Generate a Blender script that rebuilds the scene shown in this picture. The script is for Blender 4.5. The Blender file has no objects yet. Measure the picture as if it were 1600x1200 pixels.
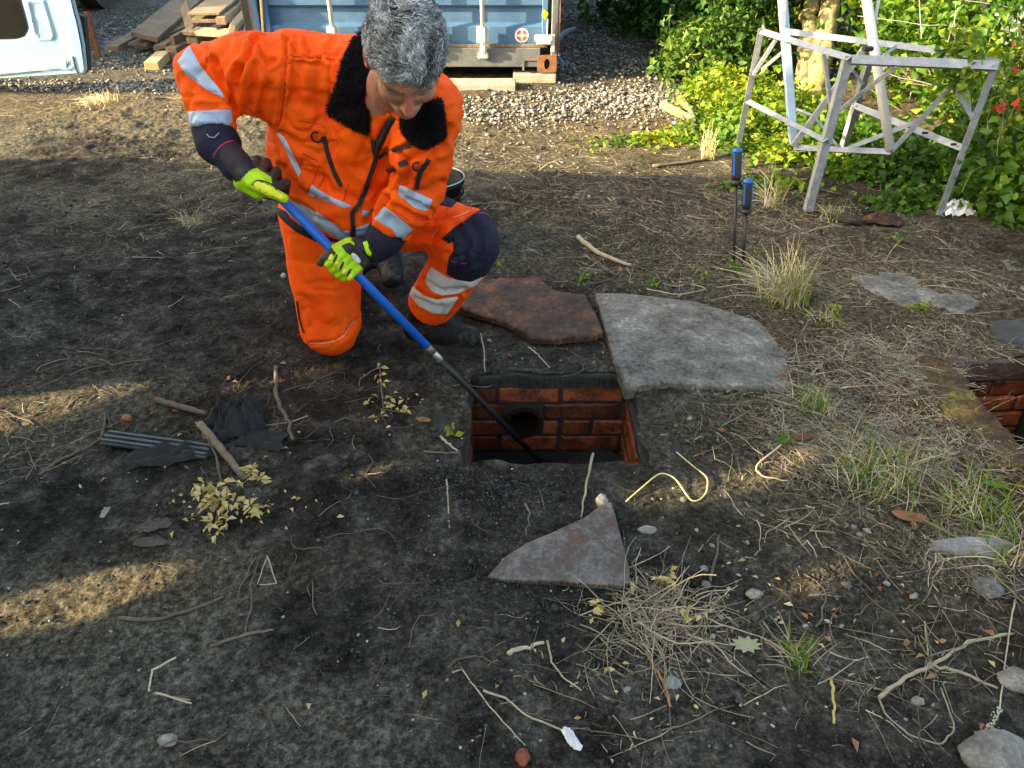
import bpy, math, random
import numpy as np
from mathutils import Vector
from mathutils.bvhtree import BVHTree
random.seed(7); rng = np.random.default_rng(7)
R = math.radians
scene = bpy.context.scene
COL = scene.collection
# ------------------------------------------------------------------ camera
FPX = 1186.0; PITCH = R(34.0); CH = 1.45
cam = bpy.data.cameras.new('camera'); camo = bpy.data.objects.new('camera', cam); COL.objects.link(camo)
camo.location = (0, 0, CH); camo.rotation_euler = (R(90) - PITCH, 0, 0)
cam.sensor_width = 36; cam.lens = 36 * FPX / 1600; cam.clip_start = 0.05; cam.clip_end = 400
scene.camera = camo
# ------------------------------------------------------------------ light
SUN_EL = R(19); SUN_TR = np.array([0.963, 0.270])      # ground direction the light travels in
w = bpy.data.worlds.new('World'); scene.world = w; w.use_nodes = True
nt = w.node_tree; bg = nt.nodes['Background']
sky = nt.nodes.new('ShaderNodeTexSky'); sky.sky_type = 'NISHITA'; sky.sun_disc = False
sky.sun_elevation = SUN_EL
sky.sun_rotation = math.atan2(-SUN_TR[0], -SUN_TR[1])
sky.air_density = 1.0; sky.dust_density = 5.0; sky.ozone_density = 0.3
nt.links.new(sky.outputs[0], bg.inputs[0]); bg.inputs[1].default_value = 0.15
sl = bpy.data.lights.new('sun', 'SUN'); sl.energy = 5.0; sl.angle = R(0.5); sl.color = (1.0, 0.80, 0.53)
so = bpy.data.objects.new('sun', sl); COL.objects.link(so)
ld = Vector((SUN_TR[0] * math.cos(SUN_EL), SUN_TR[1] * math.cos(SUN_EL), -math.sin(SUN_EL)))
so.rotation_euler = ld.to_track_quat('-Z', 'Y').to_euler(); so.location = (-6, -2, 6)
vs = scene.view_settings; vs.view_transform = 'Standard'; vs.look = 'None'; vs.gamma = 1
vs.exposure = 2.25
vs.use_white_balance = True; vs.white_balance_temperature = 7000; vs.white_balance_tint = 6
scene.cycles.max_bounces = 5; scene.cycles.diffuse_bounces = 3; scene.cycles.transparent_max_bounces = 4
scene.cycles.use_denoising = True
# ------------------------------------------------------------------ helpers
CP, SP = math.cos(PITCH), math.sin(PITCH)
def D(px, py, zc):
    "point seen at photo position (px,py), zc metres along the view axis"
    u = (px - 800) / FPX; v = (py - 600) / FPX
    return np.array([u * zc, zc * (CP - v * SP), CH - zc * (SP + v * CP)])
def G(px, py, z=0.0):
    "point at height z seen at photo position"
    v = (py - 600) / FPX
    return D(px, py, (CH - z) / (SP + v * CP))
def proj(P):
    P = np.asarray(P, float); x = P[..., 0]; y = P[..., 1]; d = CH - P[..., 2]
    zc = y * CP + d * SP; up = y * SP - d * CP
    return 800 + FPX * x / zc, 600 - FPX * up / zc
def nrm(a):
    a = np.asarray(a, float); return a / (np.linalg.norm(a, axis=-1, keepdims=True) + 1e-12)
_tab = np.random.default_rng(3).random((256, 256))
_t1 = np.random.default_rng(4).permutation(256)
def vn(x, y, s=0):
    x = np.asarray(x, float) + s * 17.3; y = np.asarray(y, float) + s * 9.7
    xi = np.floor(x).astype(int); yi = np.floor(y).astype(int); fx = x - xi; fy = y - yi
    fx = fx * fx * (3 - 2 * fx); fy = fy * fy * (3 - 2 * fy)
    a = _tab[xi & 255, yi & 255]; b = _tab[(xi + 1) & 255, yi & 255]; c = _tab[xi & 255, (yi + 1) & 255]; d = _tab[(xi + 1) & 255, (yi + 1) & 255]
    return (a * (1 - fx) + b * fx) * (1 - fy) + (c * (1 - fx) + d * fx) * fy - 0.5
def fbm(x, y, o=4, s=0, g=0.5):
    t = 0; a = 1
    for k in range(o):
        t = t + a * vn(x * 2 ** k, y * 2 ** k, s + k); a *= g
    return t
def vn3(P, s=0):
    x, y, z = P[..., 0], P[..., 1], P[..., 2]
    zi = np.floor(z).astype(int); fz = z - zi; fz = fz * fz * (3 - 2 * fz)
    return vn3l(x, y, zi, s) * (1 - fz) + vn3l(x, y, zi + 1, s) * fz
def vn3l(x, y, zi, s):
    o = _t1[(zi + s * 31) & 255]
    xi = np.floor(x).astype(int); yi = np.floor(y).astype(int); fx = x - xi; fy = y - yi
    fx = fx * fx * (3 - 2 * fx); fy = fy * fy * (3 - 2 * fy)
    X0 = (xi + o) & 255; X1 = (xi + 1 + o) & 255; Y0 = (yi + 3 * o) & 255; Y1 = (yi + 1 + 3 * o) & 255
    return (_tab[X0, Y0] * (1 - fx) + _tab[X1, Y0] * fx) * (1 - fy) + (_tab[X0, Y1] * (1 - fx) + _tab[X1, Y1] * fx) * fy - 0.5
def make_mesh(name, V, F, attrs=None, smooth=False):
    "V (n,3); F: (m,3)/(m,4) array or list of index tuples"
    me = bpy.data.meshes.new(name); V = np.ascontiguousarray(V, dtype=np.float32)
    if isinstance(F, np.ndarray):
        k = F.shape[1]; m = len(F)
        me.vertices.add(len(V)); me.vertices.foreach_set('co', V.ravel())
        me.loops.add(m * k); me.loops.foreach_set('vertex_index', F.astype(np.int32).ravel())
        me.polygons.add(m); me.polygons.foreach_set('loop_start', np.arange(0, m * k, k, dtype=np.int32))
        me.polygons.foreach_set('loop_total', np.full(m, k, dtype=np.int32))
        me.update(calc_edges=True)
    else:
        me.from_pydata(V.tolist(), [], [tuple(int(i) for i in f) for f in F]); me.update()
    if smooth: me.polygons.foreach_set('use_smooth', np.ones(len(me.polygons), bool))
    for k, a in (attrs or {}).items():
        a = np.asarray(a, np.float32)
        if a.ndim == 2:
            at = me.attributes.new(k, 'FLOAT_COLOR', 'POINT'); at.data.foreach_set('color', np.ascontiguousarray(a).ravel())
        else:
            at = me.attributes.new(k, 'FLOAT', 'POINT'); at.data.foreach_set('value', a)
    return me
def ob(name, me, mat=None, parent=None):
    o = bpy.data.objects.new(name, me); COL.objects.link(o)
    if mat is not None and not me.materials: me.materials.append(mat)
    if parent is not None: o.parent = parent
    return o
def put(name, V, F, mat, parent=None, smooth=False, attrs=None):
    return ob(name, make_mesh(name, V, F, attrs, smooth), mat, parent)
def tag(o, label=None, cat=None, group=None, kind=None):
    if label: o['label'] = label
    if cat: o['category'] = cat
    if group: o['group'] = group
    if kind: o['kind'] = kind
    return o
def thing(name, label, cat, group=None, loc=(0, 0, 0)):
    o = bpy.data.objects.new(name, None); COL.objects.link(o); o.location = loc
    o.empty_display_size = 0.1
    return tag(o, label, cat, group)
class MB:
    "collects geometry for ONE mesh"
    def __init__(s): s.V = []; s.F = []; s.n = 0; s.A = []
    def add(s, V, F, a=None):
        V = np.asarray(V, float); s.V.append(V); s.F += [tuple(i + s.n for i in f) for f in F]; s.n += len(V)
        s.A.append(np.full(len(V), 0.5 if a is None else a)); return s
    def box(s, c, size, rot=None, a=None, bev=0.0):
        x, y, z = np.array(size) / 2.0
        if bev:
            b = min(bev, x * .9, y * .9, z * .9); V = []
            for sx in (-1, 1):
                for sy in (-1, 1):
                    for sz in (-1, 1):
                        V += [(sx * x, sy * (y - b), sz * (z - b)), (sx * (x - b), sy * y, sz * (z - b)), (sx * (x - b), sy * (y - b), sz * z)]
            V = np.array(V)
            def i(sx, sy, sz, k): return ((sx > 0) * 4 + (sy > 0) * 2 + (sz > 0)) * 3 + k
            F = []
            for sg in (-1, 1):
                f = [i(sg, -1, -1, 0), i(sg, 1, -1, 0), i(sg, 1, 1, 0), i(sg, -1, 1, 0)]; F.append(f if sg > 0 else f[::-1])
                f = [i(-1, sg, -1, 1), i(1, sg, -1, 1), i(1, sg, 1, 1), i(-1, sg, 1, 1)]; F.append(f[::-1] if sg > 0 else f)
                f = [i(-1, -1, sg, 2), i(1, -1, sg, 2), i(1, 1, sg, 2), i(-1, 1, sg, 2)]; F.append(f if sg > 0 else f[::-1])
            for p in (-1, 1):
                for q in (-1, 1):
                    F.append([i(p, q, -1, 0), i(p, q, 1, 0), i(p, q, 1, 1), i(p, q, -1, 1)][::(1 if p * q > 0 else -1)])
                    F.append([i(p, -1, q, 0), i(p, 1, q, 0), i(p, 1, q, 2), i(p, -1, q, 2)][::(-1 if p * q > 0 else 1)])
                    F.append([i(-1, p, q, 1), i(1, p, q, 1), i(1, p, q, 2), i(-1, p, q, 2)][::(1 if p * q > 0 else -1)])
            for sx in (-1, 1):
                for sy in (-1, 1):
                    for sz in (-1, 1):
                        f = [i(sx, sy, sz, 0), i(sx, sy, sz, 1), i(sx, sy, sz, 2)]; F.append(f if sx * sy * sz > 0 else f[::-1])
        else:
            V = np.array([(a_, b_, c_) for a_ in (-x, x) for b_ in (-y, y) for c_ in (-z, z)])
            F = [(0, 1, 3, 2), (4, 6, 7, 5), (0, 4, 5, 1), (2, 3, 7, 6), (0, 2, 6, 4), (1, 5, 7, 3)]
        if rot is not None: V = V @ np.asarray(rot, float).T
        return s.add(V + np.array(c, float), F, a)
    def bar(s, p, q, wd, th, up=(0, 0, 1), a=None, bev=0.0):
        p = np.array(p, float); q = np.array(q, float); d = q - p; L = np.linalg.norm(d); x = d / L
        up = np.array(up, float)
        if abs(x @ nrm(up)) > .98: up = np.array([0, 1., 0])
        y = nrm(np.cross(up, x)); z = np.cross(x, y)
        return s.box((p + q) / 2, (L, wd, th), np.stack([x, y, z], 1), a, bev)
    def tube(s, pts, r, n=6, a=None, cap=True):
        V, F = tube_arrays(pts, r, n, cap); return s.add(V, F, a)
    def build(s, name, mat, parent=None, smooth=False):
        return put(name, np.concatenate(s.V), s.F, mat, parent, smooth, {'tint': np.concatenate(s.A)})
def tube_arrays(pts, r, n=6, cap=True):
    pts = np.asarray(pts, float); m = len(pts); r = np.broadcast_to(np.asarray(r, float), (m,))
    T = nrm(np.gradient(pts, axis=0)); ref = np.array([0, 0, 1.]) if abs(T[0, 2]) < .9 else np.array([1., 0, 0])
    V = []; u = nrm(np.cross(ref, T[0]))
    for i in range(m):
        u = nrm(u - T[i] * (u @ T[i])); v = np.cross(T[i], u)
        an = np.arange(n) * 2 * math.pi / n
        V.append(pts[i] + r[i] * (np.cos(an)[:, None] * u + np.sin(an)[:, None] * v))
    V = np.concatenate(V); F = []
    for i in range(m - 1):
        for j in range(n):
            a = i * n + j; b = i * n + (j + 1) % n; F.append((a, b, b + n, a + n))
    if cap: F.append(tuple(range(n))[::-1]); F.append(tuple((m - 1) * n + j for j in range(n)))
    return V, F
def prism(poly, z0, z1, jitter=None):
    "poly: list of (x,y) ccw; returns V,F closed slab between heights (z may be callables)"
    n = len(poly); V = [(x, y, z0(x, y) if callable(z0) else z0) for x, y in poly] + [(x, y, z1(x, y) if callable(z1) else z1) for x, y in poly]
    F = [tuple(range(n))[::-1], tuple(range(n, 2 * n))] + [(i, (i + 1) % n, n + (i + 1) % n, n + i) for i in range(n)]
    return np.array(V), F
def poly_sd(px, py, poly):
    "signed distance to polygon, positive inside"
    poly = np.asarray(poly, float); px = np.asarray(px, float); py = np.asarray(py, float)
    d = np.full(px.shape, 1e9); ins = np.zeros(px.shape, bool); n = len(poly)
    for i in range(n):
        a = poly[i]; b = poly[(i + 1) % n]; e = b - a
        t = np.clip(((px - a[0]) * e[0] + (py - a[1]) * e[1]) / (e @ e + 1e-9), 0, 1)
        d = np.minimum(d, np.hypot(px - a[0] - t * e[0], py - a[1] - t * e[1]))
        c = ((a[1] > py) != (b[1] > py)) & (px < (b[0] - a[0]) * (py - a[1]) / (b[1] - a[1] + 1e-12) + a[0]); ins ^= c
    return np.where(ins, d, -d)
def line_d(px, py, pts):
    pts = np.asarray(pts, float); d = np.full(np.shape(px), 1e9)
    for a, b in zip(pts[:-1], pts[1:]):
        e = b - a; t = np.clip(((px - a[0]) * e[0] + (py - a[1]) * e[1]) / (e @ e + 1e-9), 0, 1)
        d = np.minimum(d, np.hypot(px - a[0] - t * e[0], py - a[1] - t * e[1]))
    return d
def tri(F):
    F = np.asarray(F); return np.concatenate([F[:, [0, 1, 2]], F[:, [0, 2, 3]]]) if F.shape[1] == 4 else F
def clip(V, T, s, extra=None):
    "keep the part of a triangle mesh where s>0; extra: dict of per-vertex arrays"
    extra = dict(extra or {}); ps = s > 0; c = ps[T].sum(1); full = T[c == 3]; out = [full]; V = list_arr = [V]; n0 = len(V[0])
    ex = {k: [v] for k, v in extra.items()}; base = V[0]; nn = n0
    edge = {}
    def cut(i, j):
        nonlocal nn
        t = s[i] / (s[i] - s[j]); V.append(base[i] + t[:, None] * (base[j] - base[i]))
        for k in ex:
            e0 = ex[k][0]; tt = t[:, None] if e0.ndim == 2 else t; ex[k].append(e0[i] + tt * (e0[j] - e0[i]))
        idx = np.arange(nn, nn + len(i)); nn += len(i); return idx
    for m in (1, 2):
        Q = T[c == m]
        if not len(Q): continue
        sg = ps[Q] if m == 1 else ~ps[Q]; k = sg.argmax(1); r = np.arange(len(Q))
        a = Q[r, k]; b = Q[r, (k + 1) % 3]; d = Q[r, (k + 2) % 3]
        ab = cut(a, b); ad = cut(a, d)
        if m == 1: out.append(np.stack([a, ab, ad], 1))
        else: out += [np.stack([ab, b, d], 1), np.stack([ab, d, ad], 1)]
    Vn = np.concatenate(V); Fn = np.concatenate(out); used, inv = np.unique(Fn, return_inverse=True)
    return Vn[used], inv.reshape(Fn.shape), {k: np.concatenate(v)[used] for k, v in ex.items()}
def biggest(V, T, ex=None):
    'keep the largest connected piece of a triangle mesh'
    lab = np.arange(len(V)); E = np.concatenate([T[:, [0, 1]], T[:, [1, 2]]])
    for _ in range(400):
        m = np.minimum(lab[E[:, 0]], lab[E[:, 1]]); l2 = lab.copy(); np.minimum.at(l2, E[:, 0], m); np.minimum.at(l2, E[:, 1], m); l2 = l2[l2]
        if (l2 == lab).all(): break
        lab = l2
    c = np.bincount(lab[T[:, 0]], minlength=len(V)); ks = np.nonzero(c > c.max() * .2)[0]; dist = [np.linalg.norm(V[T[lab[T[:, 0]] == q][:, 0]] - np.array([0, 0, CH]), axis=1).mean() for q in ks]
    k = ks[int(np.argmin(dist))]; T = T[lab[T[:, 0]] == k]; u, inv = np.unique(T, return_inverse=True)
    return V[u], inv.reshape(T.shape), {a: b[u] for a, b in (ex or {}).items()}
def vnormals(V, T):
    n = np.cross(V[T[:, 1]] - V[T[:, 0]], V[T[:, 2]] - V[T[:, 0]]); N = np.zeros_like(V)
    for k in range(3):
        for c in range(3): N[:, c] += np.bincount(T[:, k], n[:, c], len(V))
    return nrm(N)
# ------------------------------------------------------------------ materials
def newmat(name):
    m = bpy.data.materials.new(name); m.use_nodes = True; return m, m.node_tree, m.node_tree.nodes['Principled BSDF']
def N(nt, t, **kw):
    n = nt.nodes.new(t)
    for k, v in kw.items():
        if isinstance(k, str) and hasattr(n, k): setattr(n, k, v)
    return n
def ramp(nt, fac, stops):
    n = nt.nodes.new('ShaderNodeValToRGB'); e = n.color_ramp.elements
    while len(e) < len(stops): e.new(0.5)
    for i, (p, c) in enumerate(stops): e[i].position = p; e[i].color = tuple(c) + (1,) if len(c) == 3 else c
    nt.links.new(fac, n.inputs[0]); return n.outputs[0]
def noise(nt, scale, detail=4, rough=0.55, coord=None, dist=0.0):
    n = nt.nodes.new('ShaderNodeTexNoise'); n.inputs['Scale'].default_value = scale; n.inputs['Detail'].default_value = detail
    n.inputs['Roughness'].default_value = rough; n.inputs['Distortion'].default_value = dist
    if coord is None: coord = nt.nodes.new('ShaderNodeTexCoord').outputs['Object']
    nt.links.new(coord, n.inputs['Vector']); return n.outputs[0]
def mixc(nt, f, a, b, mode='MIX'):
    n = nt.nodes.new('ShaderNodeMix'); n.data_type = 'RGBA'; n.blend_type = mode
    for sck, v in ((n.inputs[0], f), (n.inputs[6], a), (n.inputs[7], b)):
        if hasattr(v, 'links'): nt.links.new(v, sck)
        elif isinstance(v, (int, float)): sck.default_value = v
        else: sck.default_value = tuple(v) + (1,)
    return n.outputs[2]
def attr(nt, name):
    n = nt.nodes.new('ShaderNodeAttribute'); n.attribute_name = name; return n
def math_(nt, op, a, b=None):
    n = nt.nodes.new('ShaderNodeMath'); n.operation = op
    for i, v in enumerate((a, b)):
        if v is None: continue
        if hasattr(v, 'links'): nt.links.new(v, n.inputs[i])
        else: n.inputs[i].default_value = v
    return n.outputs[0]
def bump(nt, bs, h, strength=0.5, dist=0.01, prev=None):
    n = nt.nodes.new('ShaderNodeBump'); n.inputs['Strength'].default_value = strength; n.inputs['Distance'].default_value = dist
    nt.links.new(h, n.inputs['Height'])
    if prev is not None: nt.links.new(prev, n.inputs['Normal'])
    nt.links.new(n.outputs[0], bs.inputs['Normal']); return n.outputs[0]
MATS = {}
def mat(name, stops, scale=30, rough=0.7, metal=0.0, bs_=0.3, bd=0.003, detail=5, tint=0.0, spec=0.5, dist=0.0, stretch=None, sheen=0.0, trans=0.0):
    "generic noisy material: colour ramp over fractal noise + fine bump"
    if name in MATS: return MATS[name]
    m, nt, b = newmat(name); co = nt.nodes.new('ShaderNodeTexCoord').outputs['Object']
    if stretch:
        mp = nt.nodes.new('ShaderNodeMapping'); mp.inputs['Scale'].default_value = stretch; nt.links.new(co, mp.inputs[0]); co = mp.outputs[0]
    f = noise(nt, scale, detail, 0.62, co, dist); f2 = noise(nt, scale * 7, 4, .7, co)
    f = math_(nt, 'ADD', math_(nt, 'MULTIPLY', f, .58), math_(nt, 'MULTIPLY', f2, .42))
    c = ramp(nt, f, stops)
    if tint:
        t = attr(nt, 'tint').outputs['Fac']
        k = ramp(nt, t, [(0, (1 - tint,) * 3), (1, (1 + tint,) * 3)]); c = mixc(nt, 1.0, c, k, 'MULTIPLY')
    nt.links.new(c, b.inputs['Base Color']); b.inputs['Roughness'].default_value = rough; b.inputs['Metallic'].default_value = metal
    b.inputs['Specular IOR Level'].default_value = spec
    if sheen: b.inputs['Sheen Weight'].default_value = sheen
    if bs_: bump(nt, b, noise(nt, scale * 5, 6, 0.72, co), min(1, bs_ * 1.3), bd * 1.6)
    if trans:
        tr = nt.nodes.new('ShaderNodeBsdfTranslucent'); nt.links.new(c, tr.inputs[0]); ms = nt.nodes.new('ShaderNodeMixShader'); ms.inputs[0].default_value = trans
        nt.links.new(b.outputs[0], ms.inputs[1]); nt.links.new(tr.outputs[0], ms.inputs[2]); nt.links.new(ms.outputs[0], nt.nodes['Material Output'].inputs[0])
    MATS[name] = m; return m
def S(*c): return [(0.3, c[0]), (0.7, c[-1])] if len(c) == 2 else [(0.25 + 0.5 * i / (len(c) - 1), x) for i, x in enumerate(c)]
def g(v, r=1, b=1): return (v * r, v, v * b)
# ================================================================== GROUND
HX0, HX1, HY0, HY1 = -0.142, 0.402, 1.728, 2.215         # the open chamber
H2 = [(1.465, 2.29), (2.35, 2.36), (2.30, 1.62), (1.62, 1.62)]      # second opening (right), refined below
q = [G(1478, 562), G(1640, 556), G(1720, 760), G(1590, 690)]
H2 = [(p[0], p[1]) for p in q]
def hgt(x, y):
    x = np.asarray(x, float); y = np.asarray(y, float)
    h = h0 = 0.035 * fbm(x * 1.1, y * 1.1, 3, 1)
    rough = np.clip(fbm(x * 1.6 + 5, y * 1.6, 2, 9) + 0.55, 0.15, 1.1)
    h = h + rough * 0.027 * fbm(x * 7, y * 7, 4, 5, 0.55) + rough * 0.010 * (0.25 - np.abs(fbm(x * 13 + 3, y * 13, 3, 8)))
    h = h + 0.009 * np.abs(fbm(x * 30, y * 30, 3, 12, 0.6)) * rough * 1.6
    # dug soil heaped on the near side of the chamber
    h = h + 0.022 * np.exp(-(((x - 0.08) / 0.42) ** 2 + ((y - 1.56) / 0.10) ** 2)) + 0.014 * np.exp(-(((x + .05) / 0.3) ** 2 + ((y - 1.3) / 0.2) ** 2))
    # tyre ruts far left, bank to the right
    h = h + 0.02 * np.exp(-((y - 4.4 - .1 * x) / 0.25) ** 2) - 0.02 * np.exp(-((y - 3.7 - .05 * x) / 0.22) ** 2)
    bank = np.clip(x - 1.9 - 0.0 * y, 0, 4) * np.clip((y - 3.0) / 1.5, 0, 1)
    h = h + 0.10 * bank
    # flat ground close to the openings
    e = np.maximum(np.maximum(HX0 - x, x - HX1), np.maximum(HY0 - y, y - HY1))
    k = np.clip(e / 0.10, 0, 1); k2 = np.clip(e / .4, 0, 1); h = (h - h0 + h0 * k2) * (0.3 + 0.7 * k) + .004 * (1 - k2)
    b = np.where((y > 2.2) & (y < 2.62) & (x > -.25) & (x < 0.45), 0.25, 1.0)
    return h * b
NY, NX = 560, 900
ys = [0.45]
while ys[-1] < 16: ys.append(ys[-1] + max(0.0055, 0.0022 * ys[-1] ** 1.45))
ys = np.array(ys); ts = np.linspace(-1, 1, NX)
YY, TT = np.meshgrid(ys, ts, indexing='ij'); WW = 0.95 + 0.78 * YY; XX = TT * WW
edge = np.clip((1 - np.abs(TT)) * 12, 0, 1) * np.clip((YY - .45) * 4, 0, 1) * np.clip((16 - YY) / 2, 0, 1)
ZZ = hgt(XX, YY) * edge
nyy = len(ys); V = np.stack([XX, YY, ZZ], -1).reshape(-1, 3)
idx = np.arange(nyy * NX).reshape(nyy, NX)
Q = np.stack([idx[:-1, :-1], idx[:-1, 1:], idx[1:, 1:], idx[1:, :-1]], -1).reshape(-1, 4); T = tri(Q)
x, y = V[:, 0], V[:, 1]
s1 = np.maximum(np.maximum(HX0 - x, x - HX1), np.maximum(HY0 - y, y - HY1)) + 0.024 * fbm(x * 11, y * 11, 4, 2)
s2 = -poly_sd(x, y, H2) + 0.006 * fbm(x * 20, y * 20, 2, 4)
V, T, _ = clip(V, T, np.minimum(s1, s2) + 0.0)
x, y = V[:, 0], V[:, 1]; PX, PY = proj(V)
def blob(cx, cy, rx, ry, rot=0):
    "soft ellipse on the ground given at photo position"
    c = G(cx, cy); ex = abs(G(cx + rx, cy)[0] - c[0]); ey = abs(G(cx, cy - ry)[1] - c[1]) if cy - ry > -300 else 2
    dx, dy = x - c[0], y - c[1]
    dx, dy = dx * math.cos(rot) + dy * math.sin(rot), -dx * math.sin(rot) + dy * math.cos(rot)
    return np.exp(-((dx / ex) ** 2 + (dy / ey) ** 2))
dust_and_sun = 0.55 * blob(620, 740, 70, 40) + 0.35 * blob(620, 860, 120, 60) + .4 * blob(120, 1130, 260, 120) + 0.3 * blob(640, 1120, 160, 90) + 0.3 * blob(1000, 1000, 250, 60) \
    + 1.0 * blob(140, 935, 260, 60, .2) + 0.9 * blob(60, 640, 160, 40) + 0.5 * blob(1120, 770, 120, 40, .15) + .45 * blob(1300, 960, 200, 70) + .35 * blob(1200, 1080, 200, 90)  # some blobs paint sunlight: paler tan where the sun patches fall
dust_and_sun = dust_and_sun + 1.0 * np.clip((y - 4.2 + .05 * x) / 1.0, 0, 1) * np.clip(0.65 + 1.4 * fbm(x * .9, y * .9, 3, 21), 0, 1) * (y < 40)  # far strip paled too, its sunlight painted into the soil colour
dust_and_sun = dust_and_sun - 0.5 * blob(860, 780, 180, 60) - 0.4 * blob(300, 420, 200, 90) - .3 * blob(1330, 900, 140, 50)
dust_and_sun = np.clip(dust_and_sun + .20 + 1.0 * fbm(x * 2.9, y * 2.9, 5, 31, .65) - .35 * np.exp(-(((x - .12) / .6) ** 2 + ((y - 1.5) / .45) ** 2)), 0, 1)
litter = np.clip(1.0 * blob(1330, 720, 260, 110) + .9 * blob(1400, 560, 260, 110) + .7 * blob(1350, 430, 300, 90) + .5 * blob(1500, 900, 160, 100) + .4 * blob(1100, 360, 300, 100) + .9 * blob(1000, 210, 400, 40) + 1.0 * blob(500, 165, 900, 24) + .9 * blob(150, 930, 260, 55, .2) + .9 * blob(60, 640, 160, 40), 0, 1)  # last blobs paint sunlight as tan on the back strip and left patches
moss = np.clip(1.2 * blob(1500, 655, 110, 60) + 1.0 * blob(1570, 720, 70, 45) + .5 * blob(1400, 640, 60, 40), 0, 1)
red = np.clip(0.8 * blob(470, 520, 110, 90) + .6 * blob(700, 470, 150, 50) + .6 * blob(450, 640, 200, 40), 0, 1) * .6
gravel = np.clip((y - 7.2) / 1.5, 0, 1) * np.clip(.6 + fbm(x, y, 2, 41) * 1.5, 0, 1)
def ground_mat():
    m, nt, b = newmat('soil'); co = nt.nodes.new('ShaderNodeTexCoord').outputs['Object']
    n0 = noise(nt, 9, 8, 0.70, co); n2 = noise(nt, 48, 6, 0.85, co); n3 = noise(nt, 140, 4, .85, co)
    n1 = math_(nt, 'ADD', math_(nt, 'MULTIPLY', n0, .5), math_(nt, 'ADD', math_(nt, 'MULTIPLY', n2, .3), math_(nt, 'MULTIPLY', n3, .2)))
    a = ramp(nt, n1, [(0.39, g(.0045, 1.06, .90)), (0.46, g(.023, 1.10, .86)), (0.53, g(.062, 1.10, .83)), (.62, g(.21, 1.06, .86))])
    a = mixc(nt, attr(nt, 'red').outputs['Fac'], a, (.040, .022, .018))
    d = ramp(nt, n2, [(0.36, g(.026, 1.06, .86)), (0.50, g(.13, 1.10, .76)), (0.64, g(.34, 1.08, .80))])  # pale dusty soil, also the tone of the painted sunlight
    df = math_(nt, 'MULTIPLY', attr(nt, 'dust_and_sun').outputs['Fac'], ramp(nt, n1, [(0.38, (.25,) * 3), (0.55, (1,) * 3)]))
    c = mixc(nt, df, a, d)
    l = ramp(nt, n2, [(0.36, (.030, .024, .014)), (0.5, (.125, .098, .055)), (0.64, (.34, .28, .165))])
    lf = math_(nt, 'MULTIPLY', attr(nt, 'litter').outputs['Fac'], 0.75); c = mixc(nt, lf, c, l)  # tan straw litter, plus sunlight painted on the sunny ground
    mo = ramp(nt, n2, [(0.3, (.03, .015, .004)), (0.48, (.12, .048, .008)), (0.62, (.16, .13, .02)), (.75, (.40, .28, .03))])
    mf = math_(nt, 'MULTIPLY', attr(nt, 'moss').outputs['Fac'], ramp(nt, n1, [(0.35, (0,) * 3), (0.55, (1,) * 3)])); c = mixc(nt, mf, c, mo)
    vor = nt.nodes.new('ShaderNodeTexVoronoi'); vor.inputs['Scale'].default_value = 26; nt.links.new(co, vor.inputs['Vector'])
    gv = ramp(nt, vor.outputs['Color'], [(0.2, g(.07)), (0.55, g(.20, 1.0, .95)), (0.8, g(.42, 1, .92))])
    c = mixc(nt, attr(nt, 'gravel').outputs['Fac'], c, gv)
    vs_ = nt.nodes.new('ShaderNodeTexVoronoi'); vs_.inputs['Scale'].default_value = 120; nt.links.new(co, vs_.inputs['Vector'])
    sp = math_(nt, 'LESS_THAN', vs_.outputs['Distance'], 0.16); sp2 = math_(nt, 'MULTIPLY', sp, math_(nt, 'GREATER_THAN', noise(nt, 40, 2, .5, co), .57))
    c = mixc(nt, math_(nt, 'MULTIPLY', sp2, .8), c, g(.22, 1.05, .85))
    nt.links.new(c, b.inputs['Base Color']); b.inputs['Roughness'].default_value = .95; b.inputs['Specular IOR Level'].default_value = .08
    p = bump(nt, b, n2, 1.0, 0.022); bump(nt, b, n3, 1.0, 0.007, p)
    return m
SOIL = ground_mat()
go = put('ground', V, T, SOIL, smooth=True, attrs={'dust_and_sun': dust_and_sun, 'litter': litter, 'moss': moss, 'red': red, 'gravel': gravel}); tag(go, kind='structure')
GB = BVHTree.FromPolygons([Vector(v) for v in V[::1]], T.tolist()) if False else None
# far ground sheet round the detailed one
o1 = [(-.95 - .78 * .45, .45), (.95 + .78 * .45, .45), (.95 + .78 * 16, 16.0), (-.95 - .78 * 16, 16.0)]
Yl = ys[-1]; o1 = [(-.95 - .78 * .45, .45), (.95 + .78 * .45, .45), (.95 + .78 * Yl, Yl), (-.95 - .78 * Yl, Yl)]
o2 = [(-120, -120), (120, -120), (120, 160), (-120, 160)]
tag(put('far_ground', [(a, b, 0) for a, b in o1 + o2], [(0, 4, 5, 1), (1, 5, 6, 2), (2, 6, 7, 3), (3, 7, 4, 0)], SOIL,
    attrs={k: np.full(8, v_) for k, v_ in (('dust_and_sun', .5), ('litter', .3), ('moss', 0), ('red', 0), ('gravel', .3))}), kind='structure')
def gz(x, y): return float(hgt(np.array([x]), np.array([y]))[0])
def GP(px, py, dz=0.0):
    p = G(px, py); 
    for _ in range(2): p = G(px, py, gz(p[0], p[1]))
    return np.array([p[0], p[1], p[2] + dz])
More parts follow.
